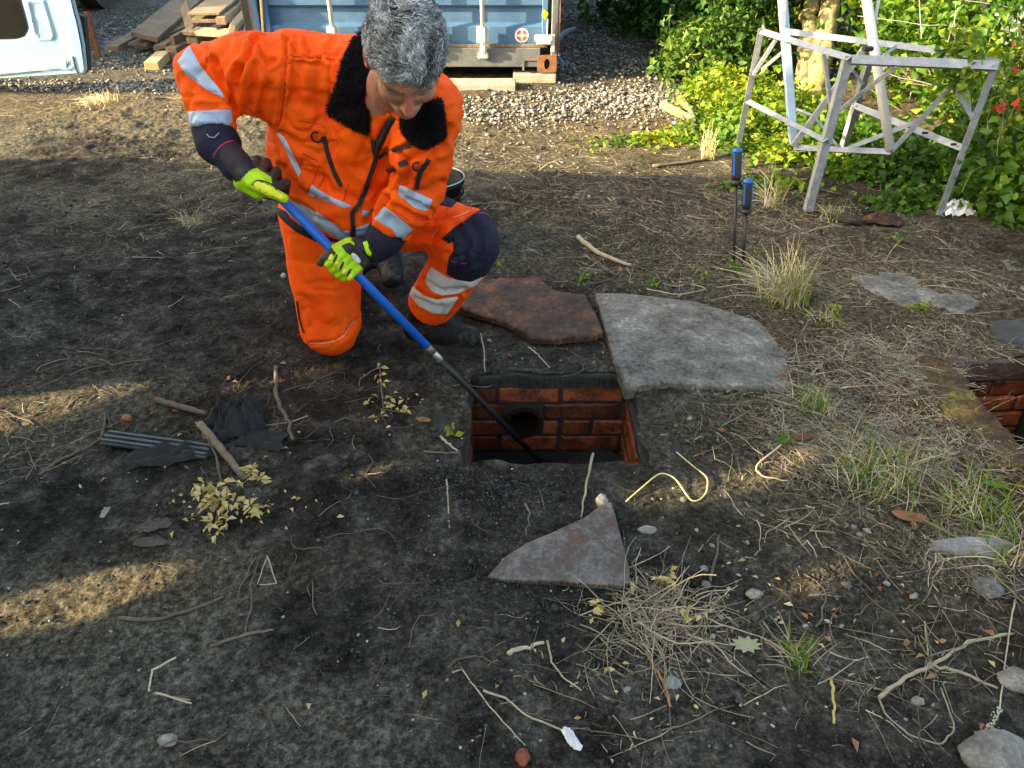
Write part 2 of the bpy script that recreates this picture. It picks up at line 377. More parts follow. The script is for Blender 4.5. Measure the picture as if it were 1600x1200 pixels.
# ================================================================== CHAMBER
BRICK = mat('wet_red_brick', [(.36, (.010, .006, .004)), (.45, (.10, .025, .009)), (.56, (.27, .062, .018)), (.66, (.15, .085, .045))], 13, .42, bs_=.8, bd=.004, tint=.5, spec=.6)
MORTAR = mat('black_mortar', S(g(.008), g(.03, 1.1, .8)), 30, .8)
CONC = mat('weathered_concrete', [(.28, g(.055, 1.02, .95)), (.5, g(.13, 1.02, .93)), (.72, g(.27, 1.02, .93))], 14, .85, bs_=.9, bd=.004, detail=9)
DCONC = mat('soil_stained_concrete', [(.3, g(.014, 1.05, .9)), (.55, g(.045, 1.05, .9)), (.78, g(.12, 1.03, .9))], 12, .85, bs_=.9, bd=.005, detail=9)
ch = thing('manhole', 'open square brick inspection chamber in the middle, between the kneeling worker and the triangular plate', 'manhole')
def brick_mesh(name, L, H, Dp, seed):
    rr = np.random.default_rng(seed); mb = MB(); mb.box((0, 0, 0), (L, Dp, H), bev=.006, a=rr.random())
    mb.V[0] += rr.normal(0, .0012, mb.V[0].shape); return mb
def brick_wall(p0, ux, nrm_, length, z0, z1, parent, skip=None, seed=0, course=.073, off0=0.0):
    rr = np.random.default_rng(seed); ux = np.array([*ux, 0.]); n_ = np.array([*nrm_, 0.]); k = 0; zt = z0
    while zt > z1 + .02:
        xs = -((k * .1125 + off0) % .225); 
        while xs < length - .01:
            L = .213 + rr.normal(0, .003); a = max(xs, 0); b = min(xs + L, length)
            if rr.random() < .25 and b - a > .19: b = a + .1
            if b - a > .03 and not (skip and skip((a + b) / 2, zt - course / 2, b - a)):
                mb = brick_mesh('brick', b - a, .063, .05, int(rr.integers(1e6))); Rm = np.stack([ux, n_, [0, 0, 1.]], 1)
                c = np.array(p0) + ux * (a + b) / 2 + n_ * (-.025 + rr.normal(0, .0015)); c[2] = zt - course / 2 + rr.normal(0, .0012)
                mb.V[0] = mb.V[0] @ Rm.T + c; mb.build('brick', BRICK, parent)
            xs = (b - 0 if (b - a) < .12 and xs >= 0 else xs + L) + .0125
        zt -= course; k += 1
pcx, pcz = 0.045, -0.215
ZT = -.058
brick_wall((HX0 - .05, HY1, 0), (1, 0), (0, -1), HX1 - HX0 + .1, ZT, -.36, ch, skip=lambda a, z, L: abs(a + HX0 - .05 - pcx) < L / 2 + .045 and abs(z - pcz) < .075, seed=4, off0=.19)
brick_wall((HX1, HY0 - .05, 0), (0, 1), (-1, 0), HY1 - HY0 + .05, ZT + .012, -.36, ch, seed=5)
brick_wall((HX0, HY0 - .05, 0), (0, 1), (1, 0), HY1 - HY0 + .05, ZT, -.36, ch, seed=6)
brick_wall((HX0 - .05, HY0, 0), (1, 0), (0, 1), HX1 - HX0 + .1, ZT + .012, -.36, ch, seed=7)
# cut bricks round the pipe
for (cx, cz, L_, H_) in ((pcx - .121, ZT - .1095, .112, .063), (pcx - .126, ZT - .1825, .100, .063), (pcx + .102, ZT - .1095, .070, .063), (pcx + .094, ZT - .1825, .056, .060)):
    mb = brick_mesh('brick', L_, H_, .05, int(cz * 1000) + 400); mb.V[0] += (cx, HY1 + .024, cz); mb.build('brick', BRICK, ch)
mb = MB()  # mortar backing, four sheets set 9 mm behind the brick faces
for c_, s_ in ((((HX0 + HX1) / 2, HY1 + .06, -.25), (.9, .10, .50)), ((HX1 + .06, (HY0 + HY1) / 2, -.25), (.10, .36, .50)), ((HX0 - .06, (HY0 + HY1) / 2, -.25), (.10, .36, .50)), (((HX0 + HX1) / 2, HY0 - .06, -.25), (.9, .10, .5))):
    mb.box(c_, s_)
# put the back sheet with a round hole for the pipe
mb2 = MB(); k = 24; an = np.arange(k) * 2 * math.pi / k; rp = .063
ring = np.stack([pcx + rp * np.cos(an), np.full(k, HY1 + .009), pcz + rp * np.sin(an)], 1)
sq = np.stack([pcx + .5 * np.clip(1.5 * np.cos(an), -1, 1), np.full(k, HY1 + .009), pcz + .19 * np.clip(1.5 * np.sin(an), -1, 1)], 1)
mb2.add(np.concatenate([ring, sq]), [(i, (i + 1) % k, k + (i + 1) % k, k + i) for i in range(k)])
mb2.box((HX1 + .06, (HY0 + HY1) / 2, -.25), (.10, HY1 - HY0 - .02, .50)); mb2.box((HX0 - .06, (HY0 + HY1) / 2, -.25), (.10, HY1 - HY0 - .02, .50)); mb2.box(((HX0 + HX1) / 2, HY0 - .06, -.25), (.9, .10, .5))
mb2.build('mortar', MORTAR, ch)
pm = mat('clay_pipe', S((.008, .005, .004), (.035, .016, .010)), 30, .35)
ri, ro = .054, .064; mb = MB()
for k0 in range(28):
    a0 = k0 * 2 * math.pi / 28; a1 = (k0 + 1) * 2 * math.pi / 28
    P = lambda a, r, y_: (pcx + r * math.cos(a), y_, pcz + r * math.sin(a))
    mb.add([P(a0, ri, HY1 - .006), P(a1, ri, HY1 - .006), P(a1, ro, HY1 - .006), P(a0, ro, HY1 - .006), P(a0, ri, HY1 + .5), P(a1, ri, HY1 + .5), P(a0, ro, HY1 + .05), P(a1, ro, HY1 + .05)], [(0, 3, 2, 1), (0, 1, 5, 4), (3, 6, 7, 2)])
mb.build('pipe_opening', pm, ch)
mb = MB(); mb.box(((HX0 + HX1) / 2, (HY0 + HY1) / 2, -.40), (.75, .7, .08)); mb.build('chamber_floor', mat('wet_black_silt', S(g(.008), g(.03)), 20, .3, bs_=.8, bd=.01), ch)
# silt heap in the right corner
def lumpy(name, c, r, m_, parent=None, n=24, seed=0, amp=.25, smooth=True, flat=False):
    th = np.linspace(0, math.pi, n // 2 + 1); ph = np.arange(n) * 2 * math.pi / n
    TH, PH = np.meshgrid(th, ph, indexing='ij'); d = np.stack([np.sin(TH) * np.cos(PH), np.sin(TH) * np.sin(PH), np.cos(TH)], -1)
    k = 1 + amp * 2 * (vn3(d * 1.6 + seed, seed) + .5 * vn3(d * 3.7 + seed, seed + 1) + .25 * vn3(d * 8 + seed, seed + 2)); P_ = d * k[..., None] * np.array(r) + np.array(c)
    n2 = n // 2 + 1; ii = np.arange(n2 * n).reshape(n2, n); F = []
    for i in range(n2 - 1):
        for j in range(n): F.append((ii[i, j], ii[i + 1, j], ii[i + 1, (j + 1) % n], ii[i, (j + 1) % n]))
    return put(name, P_.reshape(-1, 3), np.array(F), m_, parent, smooth, {'tint': np.full(n2 * n, rng.random())})
lumpy('silt_heap', (.31, 2.12, -.36), (.14, .11, .075), MATS['wet_black_silt'], ch, 30, 3)
# concrete surround: lintel behind and kerbs on the other sides, under a skin of soil
SUR = mat('soil_caked_surround', [(.3, g(.010, 1.05, .9)), (.55, g(.028, 1.05, .9)), (.8, g(.075, 1.03, .9))], 12, .85, bs_=.9, bd=.006, detail=9)
def slab_grid(name, poly_px, zt, zb, m_, parent, res=.006, rough=.003, seed=0, bow=None, round_=.008, wav=.006):
    "thick irregular slab: polygon on the ground plane, displaced top, rounded rim and sides"
    P = [tuple(G(a, b, zt)[:2]) for a, b in poly_px] if not isinstance(poly_px, np.ndarray) else [tuple(p) for p in poly_px]
    P = np.array(P); x0, y0 = P.min(0) - .01; x1, y1 = P.max(0) + .01
    gx = np.arange(x0, x1 + res, res); gy = np.arange(y0, y1 + res, res); X, Y = np.meshgrid(gx, gy, indexing='ij')
    sd = poly_sd(X, Y, P) + wav * fbm(X * 12, Y * 12, 3, seed + 3)
    I = np.arange(X.size).reshape(X.shape); Qd = np.stack([I[:-1, :-1], I[1:, :-1], I[1:, 1:], I[:-1, 1:]], -1).reshape(-1, 4)
    V0 = np.stack([X, Y, np.zeros_like(X)], -1).reshape(-1, 3)
    V1, T1, ex = clip(V0, tri(Qd), sd.ravel(), {'sd': sd.ravel()})
    e = np.clip(1 - ex['sd'] / round_, 0, 1)
    z = zt + rough * fbm(V1[:, 0] * 9, V1[:, 1] * 9, 5, seed, .6) * 2 - round_ * .8 * e ** 2
    if bow: z = z + bow(V1[:, 0], V1[:, 1])
    top = V1.copy(); top[:, 2] = z
    # boundary
    E = np.concatenate([T1[:, [0, 1]], T1[:, [1, 2]], T1[:, [2, 0]]]); Es = np.sort(E, 1); key = Es[:, 0].astype(np.int64) * (len(V1) + 1) + Es[:, 1]
    u_, inv, cnt = np.unique(key, return_inverse=True, return_counts=True); B = E[cnt[inv.ravel()] == 1]
    bi = np.unique(B); mp = {int(v): i for i, v in enumerate(bi)}; rows = 3; Vs = [top]; base = len(top)
    hb = top[bi].copy(); hb[:, 2] = zb + (hb[:, 2] - zt) * .3
    mid = (top[bi] + hb) / 2; mid[:, :2] += rng.normal(0, .0012, (len(bi), 2)); Vs += [mid, hb]
    F = [tuple(t) for t in T1.tolist()]; m1 = base; m2 = base + len(bi)
    for a, b in B.tolist():
        F.append((b, a, m1 + mp[a])); F.append((b, m1 + mp[a], m1 + mp[b])); F.append((m1 + mp[b], m1 + mp[a], m2 + mp[a])); F.append((m1 + mp[b], m2 + mp[a], m2 + mp[b]))
    return put(name, np.concatenate(Vs), np.array(F), m_, parent, True, {'tint': np.full(len(top) + 2 * len(bi), .5)})
slab_grid('concrete_lintel', np.array([(HX0 - .02, HY1 - .004), (HX1 + .01, HY1 - .006), (HX1 + .03, 2.50), (.2, 2.56), (HX0 - .02, 2.50)]), -.005, ZT + .001, SUR, ch, rough=.004, seed=3, wav=.014)
slab_grid('concrete_kerb', np.array([(HX1 - .006, HY0 - .02), (HX1 + .12, HY0 - .03), (HX1 + .12, HY1 - .02), (HX1 - .008, HY1 - .012)]), -.036, ZT + .002, SUR, ch, rough=.004, seed=8)
slab_grid('concrete_kerb', np.array([(HX0 - .08, HY0 - .02), (HX0 + .006, HY0 - .02), (HX0 + .006, HY1 - .010), (HX0 - .08, HY1 - .012)]), -.036, ZT + .002, SUR, ch, rough=.004, seed=9)
slab_grid('concrete_kerb', np.array([(HX0 - .06, HY0 - .10), (HX1 + .06, HY0 - .10), (HX1 + .06, HY0 + .004), (HX0 + .30, HY0 + .012), (HX0 + .26, HY0 - .002), (HX0 - .06, HY0 + .004)]), -.036, ZT + .002, SUR, ch, rough=.006, seed=10)
# ---- second chamber at the right edge
ch2 = thing('manhole', 'second open manhole with mossy kerb, cut off by the right edge of the photo', 'manhole')
a_, b_, c_, d_ = [np.array([*p, 0.]) for p in H2]
def wall_between(p, q_, z0, z1, seed, parent):
    d = q_ - p; L = np.linalg.norm(d[:2]); u = d[:2] / L; n_ = (u[1], -u[0])
    brick_wall(p, u, n_, L, z0, z1, parent, seed=seed)
wall_between(a_, b_, -.10, -.5, 21, ch2); wall_between(d_ - 0, a_, -.07, -.5, 22, ch2)
mb = MB(); cc = (a_ + b_ + c_ + d_) / 4; mb.box((cc[0], cc[1], -.56), (1.2, 1.2, .1)); mb.build('chamber_floor', MATS['wet_black_silt'], ch2)
mb = MB()
for p, q_ in ((a_, b_), (d_, a_), (c_, d_), (b_, c_)):
    d = nrm(q_ - p); n_ = np.array([-d[1], d[0], 0]); mb.bar(p + n_ * .04 - d * .02 + (0, 0, -.31), q_ + n_ * .04 + d * .02 + (0, 0, -.31), .06, .46)
mb.build('mortar', MORTAR, ch2)
MOSSC = mat('mossy_rusty_kerb', [(.36, (.010, .006, .003)), (.46, (.06, .026, .008)), (.54, (.085, .062, .013)), (.64, (.30, .21, .025))], 8, .9, bs_=1, bd=.01, detail=9)
RUSTW = mat('rusty_wet_concrete', S((.02, .010, .007), (.07, .035, .02), (.2, .17, .14)), 15, .6, bs_=.8, bd=.006)
dn = nrm(a_ - d_); nl = np.array([-dn[1], dn[0], 0.])
slab_grid('mossy_kerb', np.array([(d_ - dn * .12 + nl * .001)[:2], (a_ + dn * .02)[:2], (a_ + nl * .10 + dn * .03)[:2], (d_ + nl * .20 - dn * .12)[:2]]), .001, -.07, MOSSC, ch2, rough=.008, seed=14, wav=.03)
mb = MB(); u_ = nrm(b_ - a_); mb.bar(a_ + np.array([0.01, .008, -.048]), b_ + np.array([0, .008, -.048]), .05, .085, bev=.006); mb.build('back_lintel', RUSTW, ch2)
# ================================================================== PLATES AND SLABS
RUST = mat('rust_scale', [(.36, (.008, .005, .004)), (.44, (.032, .016, .010)), (.52, (.062, .031, .019)), (.60, (.17, .068, .025)), (.66, (.09, .06, .05))], 8, .75, bs_=1.0, bd=.006, detail=10)
RUSTG = mat('rusty_grey_iron', [(.38, (.17, .06, .02)), (.43, (.06, .045, .036)), (.50, (.10, .086, .075)), (.58, (.16, .145, .13)), (.64, (.22, .10, .04))], 12, .62, bs_=.5, bd=.003, detail=9, dist=.6)
o = slab_grid('rusty_plate', [(716, 440), (770, 434), (846, 433), (862, 447), (880, 456), (915, 458), (943, 515), (930, 522), (872, 527), (830, 525), (790, 500), (722, 481)], .045, .018, RUST, None, rough=.007, seed=30, wav=.003,
    bow=lambda x_, y_: .020 * np.exp(-(((x_ - G(880, 470, .045)[0]) / .05) ** 2 + ((y_ - G(880, 470, .045)[1]) / .05) ** 2)) + .008 * np.exp(-(((x_ - G(835, 478, .045)[0]) / .05) ** 2 + ((y_ - G(835, 478, .045)[1]) / .03) ** 2)))
tag(o, 'thick brown rusted iron plate lying behind the open brick chamber, beside the boot', 'metal plate')
SLAB = mat('grey_slab_concrete', [(.37, g(.020, 1.10, .82)), (.45, g(.085, 1.12, .82)), (.56, g(.165, 1.10, .84)), (.66, g(.38, 1.06, .88))], 9, .85, bs_=.5, bd=.0015, detail=11)
o = slab_grid('concrete_slab', [(930, 457), (975, 457), (1085, 469), (1190, 494), (1247, 548), (1240, 600), (1180, 603), (1050, 597), (978, 602), (955, 545)], .034, -.02, SLAB, None, rough=.0025, seed=40, round_=.008, wav=.004, bow=lambda x_, y_: -.035 * np.clip((x_ - .72) / .3, 0, 1) ** 1.5)
tag(o, 'large grey concrete slab lying flat just right of the rusted plate', 'concrete slab')
def tri_rot(): pass
TP = [(762, 899), (790, 868), (822, 848), (868, 828), (912, 808), (932, 793), (944, 783), (956, 784), (972, 842), (985, 893), (984, 908), (972, 914), (930, 911), (870, 907), (820, 905), (790, 904)]
o = slab_grid('triangular_plate', TP, .040, .024, RUSTG, None, res=.004, rough=.0015, wav=.002, seed=50, round_=.004)
tag(o, 'triangular grey and rust iron cover fragment lying in the foreground', 'metal plate')
SLATE = mat('small_slab_stone', [(.38, g(.04, 1.08, .86)), (.5, g(.12, 1.08, .86)), (.64, g(.26, 1.06, .88))], 9, .85, bs_=.8, bd=.004, detail=9)
o = slab_grid('paving_slab', [(1330, 432), (1385, 424), (1455, 436), (1530, 470), (1505, 486), (1420, 480), (1360, 455)], .003, -.03, SLATE, None, seed=60, wav=.03); tag(o, 'pale broken paving slab half sunk in litter, right of the dry grass tuft', 'paving slab')
o = slab_grid('paving_slab', [(1560, 405), (1640, 398), (1660, 440), (1600, 455)], .003, -.03, SLATE, None, seed=61, wav=.03); tag(o, 'pale paving slab at the right edge, above the second manhole', 'paving slab')
o = slab_grid('paving_slab', [(1540, 500), (1640, 495), (1640, 540), (1560, 532)], .002, -.03, DCONC, None, seed=62, wav=.03); tag(o, 'stained paving slab directly behind the second manhole at the right edge', 'paving slab')
# ================================================================== CONTAINER
BLUE = mat('faded_blue_paint', [(.30, (.045, .10, .19)), (.5, (.062, .135, .25)), (.68, (.085, .165, .28))], 5, .42, bs_=.15, bd=.002, detail=9, spec=.4)
GREYP = mat('worn_grey_rail', [(.3, (.05, .055, .06)), (.5, (.10, .11, .12)), (.75, (.18, .17, .14))], 9, .6, bs_=.5, detail=9)
GASK = mat('grimy_gasket', [(.3, (.07, .055, .035)), (.55, (.15, .13, .10)), (.8, (.28, .25, .19))], 14, .7)
CRUST = mat('container_rust', [(.3, (.07, .028, .013)), (.55, (.20, .085, .035)), (.8, (.30, .17, .09))], 20, .8, bs_=.7)
WHITEM = mat('off_white_steel', [(.28, (.22, .16, .09)), (.36, (.55, .54, .47)), (.7, (.70, .69, .62))], 18, .5, bs_=.2)
CY = 6.65; CXL, CXR = -2.075, .372; Z0 = .075
ct = thing('shipping_container', 'faded blue shipping container with white lock bars standing behind the worker', 'shipping container', loc=(0, 0, 0))
def cbox(name, x0, x1, y0, y1, z0, z1, m_, bev=0, parent=ct): return MB().box(((x0 + x1) / 2, (y0 + y1) / 2, (z0 + z1) / 2), (x1 - x0, y1 - y0, z1 - z0), bev=bev).build(name, m_, parent)
prof = [(.292, 0), (.415, 0), (.432, .045), (.560, .045), (.590, 0)]
per = .30; pr = [(.292, 0.)]
zz = .292
while zz < 2.35:
    pr += [(zz + .123, 0), (zz + .150, .045), (zz + .255, .045), (zz + .282, 0)]; zz += .282 + .0
def door(x0, x1, name='door'):
    V_ = []; F = []
    for z_, y_ in pr: V_ += [(x0, CY + .035 + y_, z_), (x1, CY + .035 + y_, z_)]
    n = len(pr); F = [(2 * i, 2 * i + 1, 2 * i + 3, 2 * i + 2) for i in range(n - 1)]
    V_ += [(x0, CY + .11, pr[0][0]), (x1, CY + .11, pr[0][0]), (x0, CY + .11, pr[-1][0]), (x1, CY + .11, pr[-1][0])]; b = 2 * n
    F += [(b, b + 1, 1, 0), (2 * n - 2, 2 * n - 1, b + 3, b + 2)]
    return put(name, V_, F, BLUE, ct)
d1 = door(CXL + .13, -.86); d2 = door(-.84, CXR - .125)
for dd, xa, xb in ((d1, CXL + .085, -.86), (d2, -.84, CXR - .085)):
    for xx in (xa, xb - .045):
        cbox('door_frame', xx, xx + .045, CY + .018, CY + .10, .275, 2.45, BLUE, .004, dd)
    cbox('door_gasket', xa, xb, CY + .014, CY + .05, .262, .290, GASK, .004, dd)
for xx in (CXL, CXR - .055): 
    cbox('corner_post', xx, xx + .055, CY, CY + .15, .20, 2.5, BLUE if xx < 0 else GREYP, .006)
    cbox('corner_post_edge', xx + (.056 if xx > 0 else -.014), xx + (.070 if xx > 0 else -.001), CY + .003, CY + .14, .20, 2.5, CRUST)
cbox('bottom_rail', CXL + .17, CXR - .14, CY + .002, CY + .16, .115, .262, GREYP, .006)
cbox('top_rail', CXL, CXR, CY, CY + .16, 2.48, 2.60, BLUE)
# fork pocket edge near the corner casting
cbox('fork_pocket', .085, .10, CY - .008, CY + .15, .09, .165, GASK); cbox('fork_pocket', .085, .23, CY - .008, CY + .15, .168, .180, GASK)
cbox('side_panel', CXR - .03, CXR - .01, CY + .16, CY + 6.0, .12, 2.5, BLUE); cbox('side_panel', CXL + .01, CXL + .03, CY + .16, CY + 6.0, .12, 2.5, BLUE)
cbox('roof', CXL, CXR, CY + .161, CY + 6.0, 2.55, 2.59, BLUE); cbox('floor_frame', CXL + .04, CXR - .04, CY + .162, CY + 6, .13, .26, GREYP)
def casting(x0, x1):
    w_ = x1 - x0; mb = MB(); cx = (x0 + x1) / 2; zc_ = Z0 + .066; k = 16; an = np.arange(k) * 2 * math.pi / k
    inn = np.stack([cx + .024 * np.cos(an), np.full(k, CY - .012), zc_ + .042 * np.sin(an)], 1)
    out = np.stack([cx + w_ / 2 * np.clip(1.35 * np.cos(an), -1, 1), np.full(k, CY - .012), zc_ + .066 * np.clip(1.35 * np.sin(an), -1, 1)], 1)
    back = inn + (0, .09, 0); outb = out + (0, .17, 0); Vv = np.concatenate([inn, out, back, outb])
    F = []
    for i in range(k):
        j = (i + 1) % k; F += [(i, j, k + j, k + i), (i, 2 * k + i, 2 * k + j, j), (k + i, k + j, 3 * k + j, 3 * k + i)]
    F.append(tuple(range(2 * k, 3 * k))); mb.add(Vv, F); return mb.build('corner_casting', CRUST, ct)
casting(CXR - .165, CXR - .005); casting(CXL + .005, CXL + .165)
for i, xx in enumerate((-1.435, -.66 - .01, -.235)):
    mb = MB().tube([(xx, CY - .035, .26), (xx, CY - .035, 2.45)], .0175, 10); rod = mb.build('lock_bar', WHITEM, ct, smooth=True)
    br = MB().box((xx, CY - .018, .365), (.10, .012, .125), bev=.006).box((xx, CY - .045, .365), (.05, .045, .115), bev=.008)
    for sx in (-1, 1):
        for sz in (-1, 1): br.box((xx + sx * .038, CY - .027, .365 + sz * .042), (.014, .01, .014))
    br.build('bracket', WHITEM, rod)
    MB().box((xx, CY - .035, .262), (.045, .05, .06), bev=.01).box((xx, CY - .02, .208), (.085, .03, .05), bev=.01).build('keeper_cam', WHITEM, rod)
mb = MB().box((CXR - .115, CY - .02, .340), (.15, .04, .05), bev=.01).box((CXR - .115, CY - .02, .31), (.12, .05, .035), bev=.008).box((CXR - .04, CY - .012, .30), (.03, .03, .13), bev=.004); mb.build('hinge', WHITEM, ct)
MB().tube([(CXR - .09, CY - .02, .36), (CXR - .087, CY - .025, .48)], .006, 6).build('hinge_pin', WHITEM, ct)
# stickers
def disc(name, c, r, m_, parent, n=28, y_=0.0, poly=None):
    an = np.arange(n) * 2 * math.pi / n; P = [(c[0] + r * math.cos(a), c[1] + y_, c[2] + r * math.sin(a)) for a in an] if poly is None else [(c[0] + a, c[1] + y_, c[2] + b) for a, b in poly]
    k = len(P); V_ = P + [(p[0], p[1] + .0012, p[2]) for p in P]
    return put(name, V_, [tuple(range(k))] + [(i, k + i, k + (i + 1) % k, (i + 1) % k) for i in range(k)], m_, parent)
WST = mat('white_sticker', S(g(.6), g(.72)), 8, .4, bs_=0); RST = mat('red_sticker_print', S((.35, .07, .04), (.42, .09, .05)), 8, .4, bs_=0); YST = mat('yellow_sticker', S((.75, .48, .01), (.85, .56, .02)), 8, .4, bs_=0)
scx, scz = -.008 + .0, .352
scx = D(815, 62, 6.2)[0]
st = disc('round_sticker', (scx, CY + .0325, scz), .056, WST, ct)
for q0 in range(4):
    a0 = q0 * math.pi / 2 + .16; a1 = (q0 + 1) * math.pi / 2 - .16; P = [(.008 * math.copysign(1, math.cos((a0 + a1) / 2)), .008 * math.copysign(1, math.sin((a0 + a1) / 2)))] + [(.042 * math.cos(a0 + (a1 - a0) * t), .042 * math.sin(a0 + (a1 - a0) * t)) for t in np.linspace(0, 1, 7)]
    disc('sticker_print', (scx, CY + .030, scz), 0, RST, st, poly=P)
def letters(txt, c, h, m_, parent, y_=0.0):
    "tiny block letters standing in the X-Z plane"
    cu = bpy.data.curves.new('t', 'FONT'); cu.body = txt; cu.size = h; cu.extrude = .0003; cu.align_x = 'CENTER'; cu.align_y = 'CENTER'
    t_ = bpy.data.objects.new('t', cu); me = bpy.data.meshes.new_from_object(t_); bpy.data.objects.remove(t_)
    o = ob('sticker_lettering', me, m_, parent); o.rotation_euler = (R(90), 0, 0); o.location = c; return o
letters('UNE', (scx - .0, CY + .0275, scz), .032, WST, st)
disc('yellow_tag', (CXR - .112, CY + .016, .505), 0, YST, ct, poly=[(-.024, -.003), (.008, -.036), (.030, .012), (-.004, .040)])
# blocks below
CB = mat('pale_concrete_block', [(.3, (.17, .15, .11)), (.55, (.34, .31, .25)), (.8, (.50, .47, .40))], 14, .9, bs_=.8, bd=.004)
def blk(px0, px1, pyb, h, dep, lab, z0=0.0, name='concrete_block'):
    a = G(px0, pyb, z0); b = G(px1, pyb, z0); mb = MB().box(((a[0] + b[0]) / 2, a[1] + dep / 2, z0 + h / 2), (b[0] - a[0], dep, h), bev=.008)
    o = mb.build(name, CB); return tag(o, lab, 'concrete block')
blk(802, 869, 131, .075, .20, 'short pale concrete block directly under the rusty container corner', z0=-.01)
blk(690, 806, 147, .075, .22, 'long pale concrete kerb block lying before the dark gap under the container', z0=-.02)
DP = mat('dark_packer', S(g(.02), g(.05)), 20, .8)
# ================================================================== VAN DOOR (left)
VP = mat('van_paint', [(.25, (.15, .24, .32)), (.36, (.20, .34, .47)), (.8, (.24, .40, .54))], 4, .3, bs_=.05, detail=6)
VW = mat('van_window', S(g(.006), g(.010)), 3, .08, bs_=0)
RUB = mat('black_rubber', S(g(.010), g(.028)), 20, .6)
VRAIL = mat('door_scuff', S((.03, .03, .03), (.12, .12, .12)), 20, .7)
van = thing('van', 'pale blue-white van with its rear door standing open at the top left corner', 'van')
VY = 6.17
def vpt(px, py, dy=0.0):
    "point of the door plane (vertical plane Y=VY) seen at a photo position"
    u = (px - 800) / FPX; v = (py - 600) / FPX; zc = (VY + dy) / (CP - v * SP); return np.array([u * zc, VY + dy, CH - zc * (SP + v * CP)])
x_r = vpt(132, 118)[0]; zb_ = vpt(132, 118)[2]
L_ = -5.0
outl = [(L_, zb_ - .0), *[(vpt(a, b)[0], vpt(a, b)[2]) for a, b in ((0, 122), (128, 114), (131, 108), (126, 70), (120, 40), (112, 8))], (vpt(96, -60)[0], vpt(96, -60)[2]), (-3.62, 1.3), (-3.75, 1.75), (L_, 1.85)]
# door skin as a displaced grid
gx = np.arange(L_, -3.0, .012); gzv = np.arange(0, 1.9, .012); X, Z = np.meshgrid(gx, gzv, indexing='ij')
I = np.arange(X.size).reshape(X.shape); Qd = np.stack([I[:-1, :-1], I[1:, :-1], I[1:, 1:], I[:-1, 1:]], -1).reshape(-1, 4)
ux, uy = proj(np.stack([X, np.full_like(X, VY), Z], -1))
sdw = poly_sd(ux, uy, [(-400, 62), (-60, 62), (20, 60), (33, 56), (38, 46), (36, 36), (26, 0), (0, -80), (-400, -80)])
sdo = poly_sd(X, Z, outl)
dep = .0 - .012 * np.clip(1 - np.abs(poly_sd(ux, uy, [(40, 2), (64, 3), (80, 56), (78, 62), (58, 62), (52, 54)])) / 3.5, 0, 1) - .022 * np.clip((96 - uy) / 4, 0, 1) * 0
dep = dep + .03 * (1 / (1 + np.exp(-(line_d(ux, uy, [(-400, 108), (0, 104), (104, 92), (96, 40), (86, -60)]) * np.sign(poly_sd(ux, uy, [(-400, 108), (0, 104), (104, 92), (96, 40), (86, -60), (-400, -60)]))) / 2.0)))
dep = dep - .01 * np.exp(-(line_d(ux, uy, [(-400, 116), (0, 114), (112, 106)]) / 1.5) ** 2)
dep = dep + .015 * np.clip(1 - sdw / -6.0, 0, 1) * (sdw < 0)
V0 = np.stack([X, VY + dep, Z], -1).reshape(-1, 3); s_ = np.minimum(sdo, -sdw * .004).ravel()
V1, T1, _ = clip(V0, tri(Qd), s_); vd = put('door', V1, T1, VP, van, True)
V1, T1, _ = clip(np.stack([X, np.full_like(X, VY + .03), Z], -1).reshape(-1, 3), tri(Qd), np.minimum(sdo, sdw * .004 + .006).ravel()); put('window', V1, T1, VW, vd)
MB().tube([vpt(128, 114, .02) + (0.01, 0, 0), vpt(131, 108, .02) + (.015, 0, 0), vpt(128, 70, .02) + (.012, 0, 0), vpt(121, 34, .02) + (.012, 0, 0), vpt(112, 0, .02) + (.01, 0, 0), vpt(96, -60, .02)], .012, 6).build('door_seal', VP, vd)
mb = MB(); P = [vpt(a, b, .05) for a, b in ((119, 22), (131, 26), (139, 108), (130, 117))]; P2 = [p + (0, .05, 0) for p in P]
mb.add(np.array(P + P2), [(0, 1, 2, 3), (1, 5, 6, 2), (4, 0, 3, 7), (3, 2, 6, 7), (7, 6, 5, 4), (0, 4, 5, 1)]); mb.build('rubber_flap', RUB, vd)
mb = MB().tube([vpt(104, 92, -.004), vpt(104, 104, -.004), vpt(108, 110, -.004)], .004, 5).tube([vpt(113, 88, -.002), vpt(118, 108, -.002), vpt(122, 116, -.002)], .006, 5).tube([vpt(-50, 119, -.004), vpt(0, 117, -.004), vpt(104, 106, -.004)], .005, 5); mb.build('door_gap', VRAIL, vd)
mb = MB().box((-4.95, VY + 2.9, 1.15), (2.0, 5.4, 1.9), bev=.12); mb.V[0] += (-1.25, .35, 0); mb.build('body', VP, van)
for yy in (VY + 1.4, VY + 4.6):
    mb = MB(); an = np.linspace(0, 2 * math.pi, 25)[:-1]; mb.tube([(-5.4, yy, .33), (-5.18, yy, .33)], .33, 20); mb.build('wheel', RUB, van)
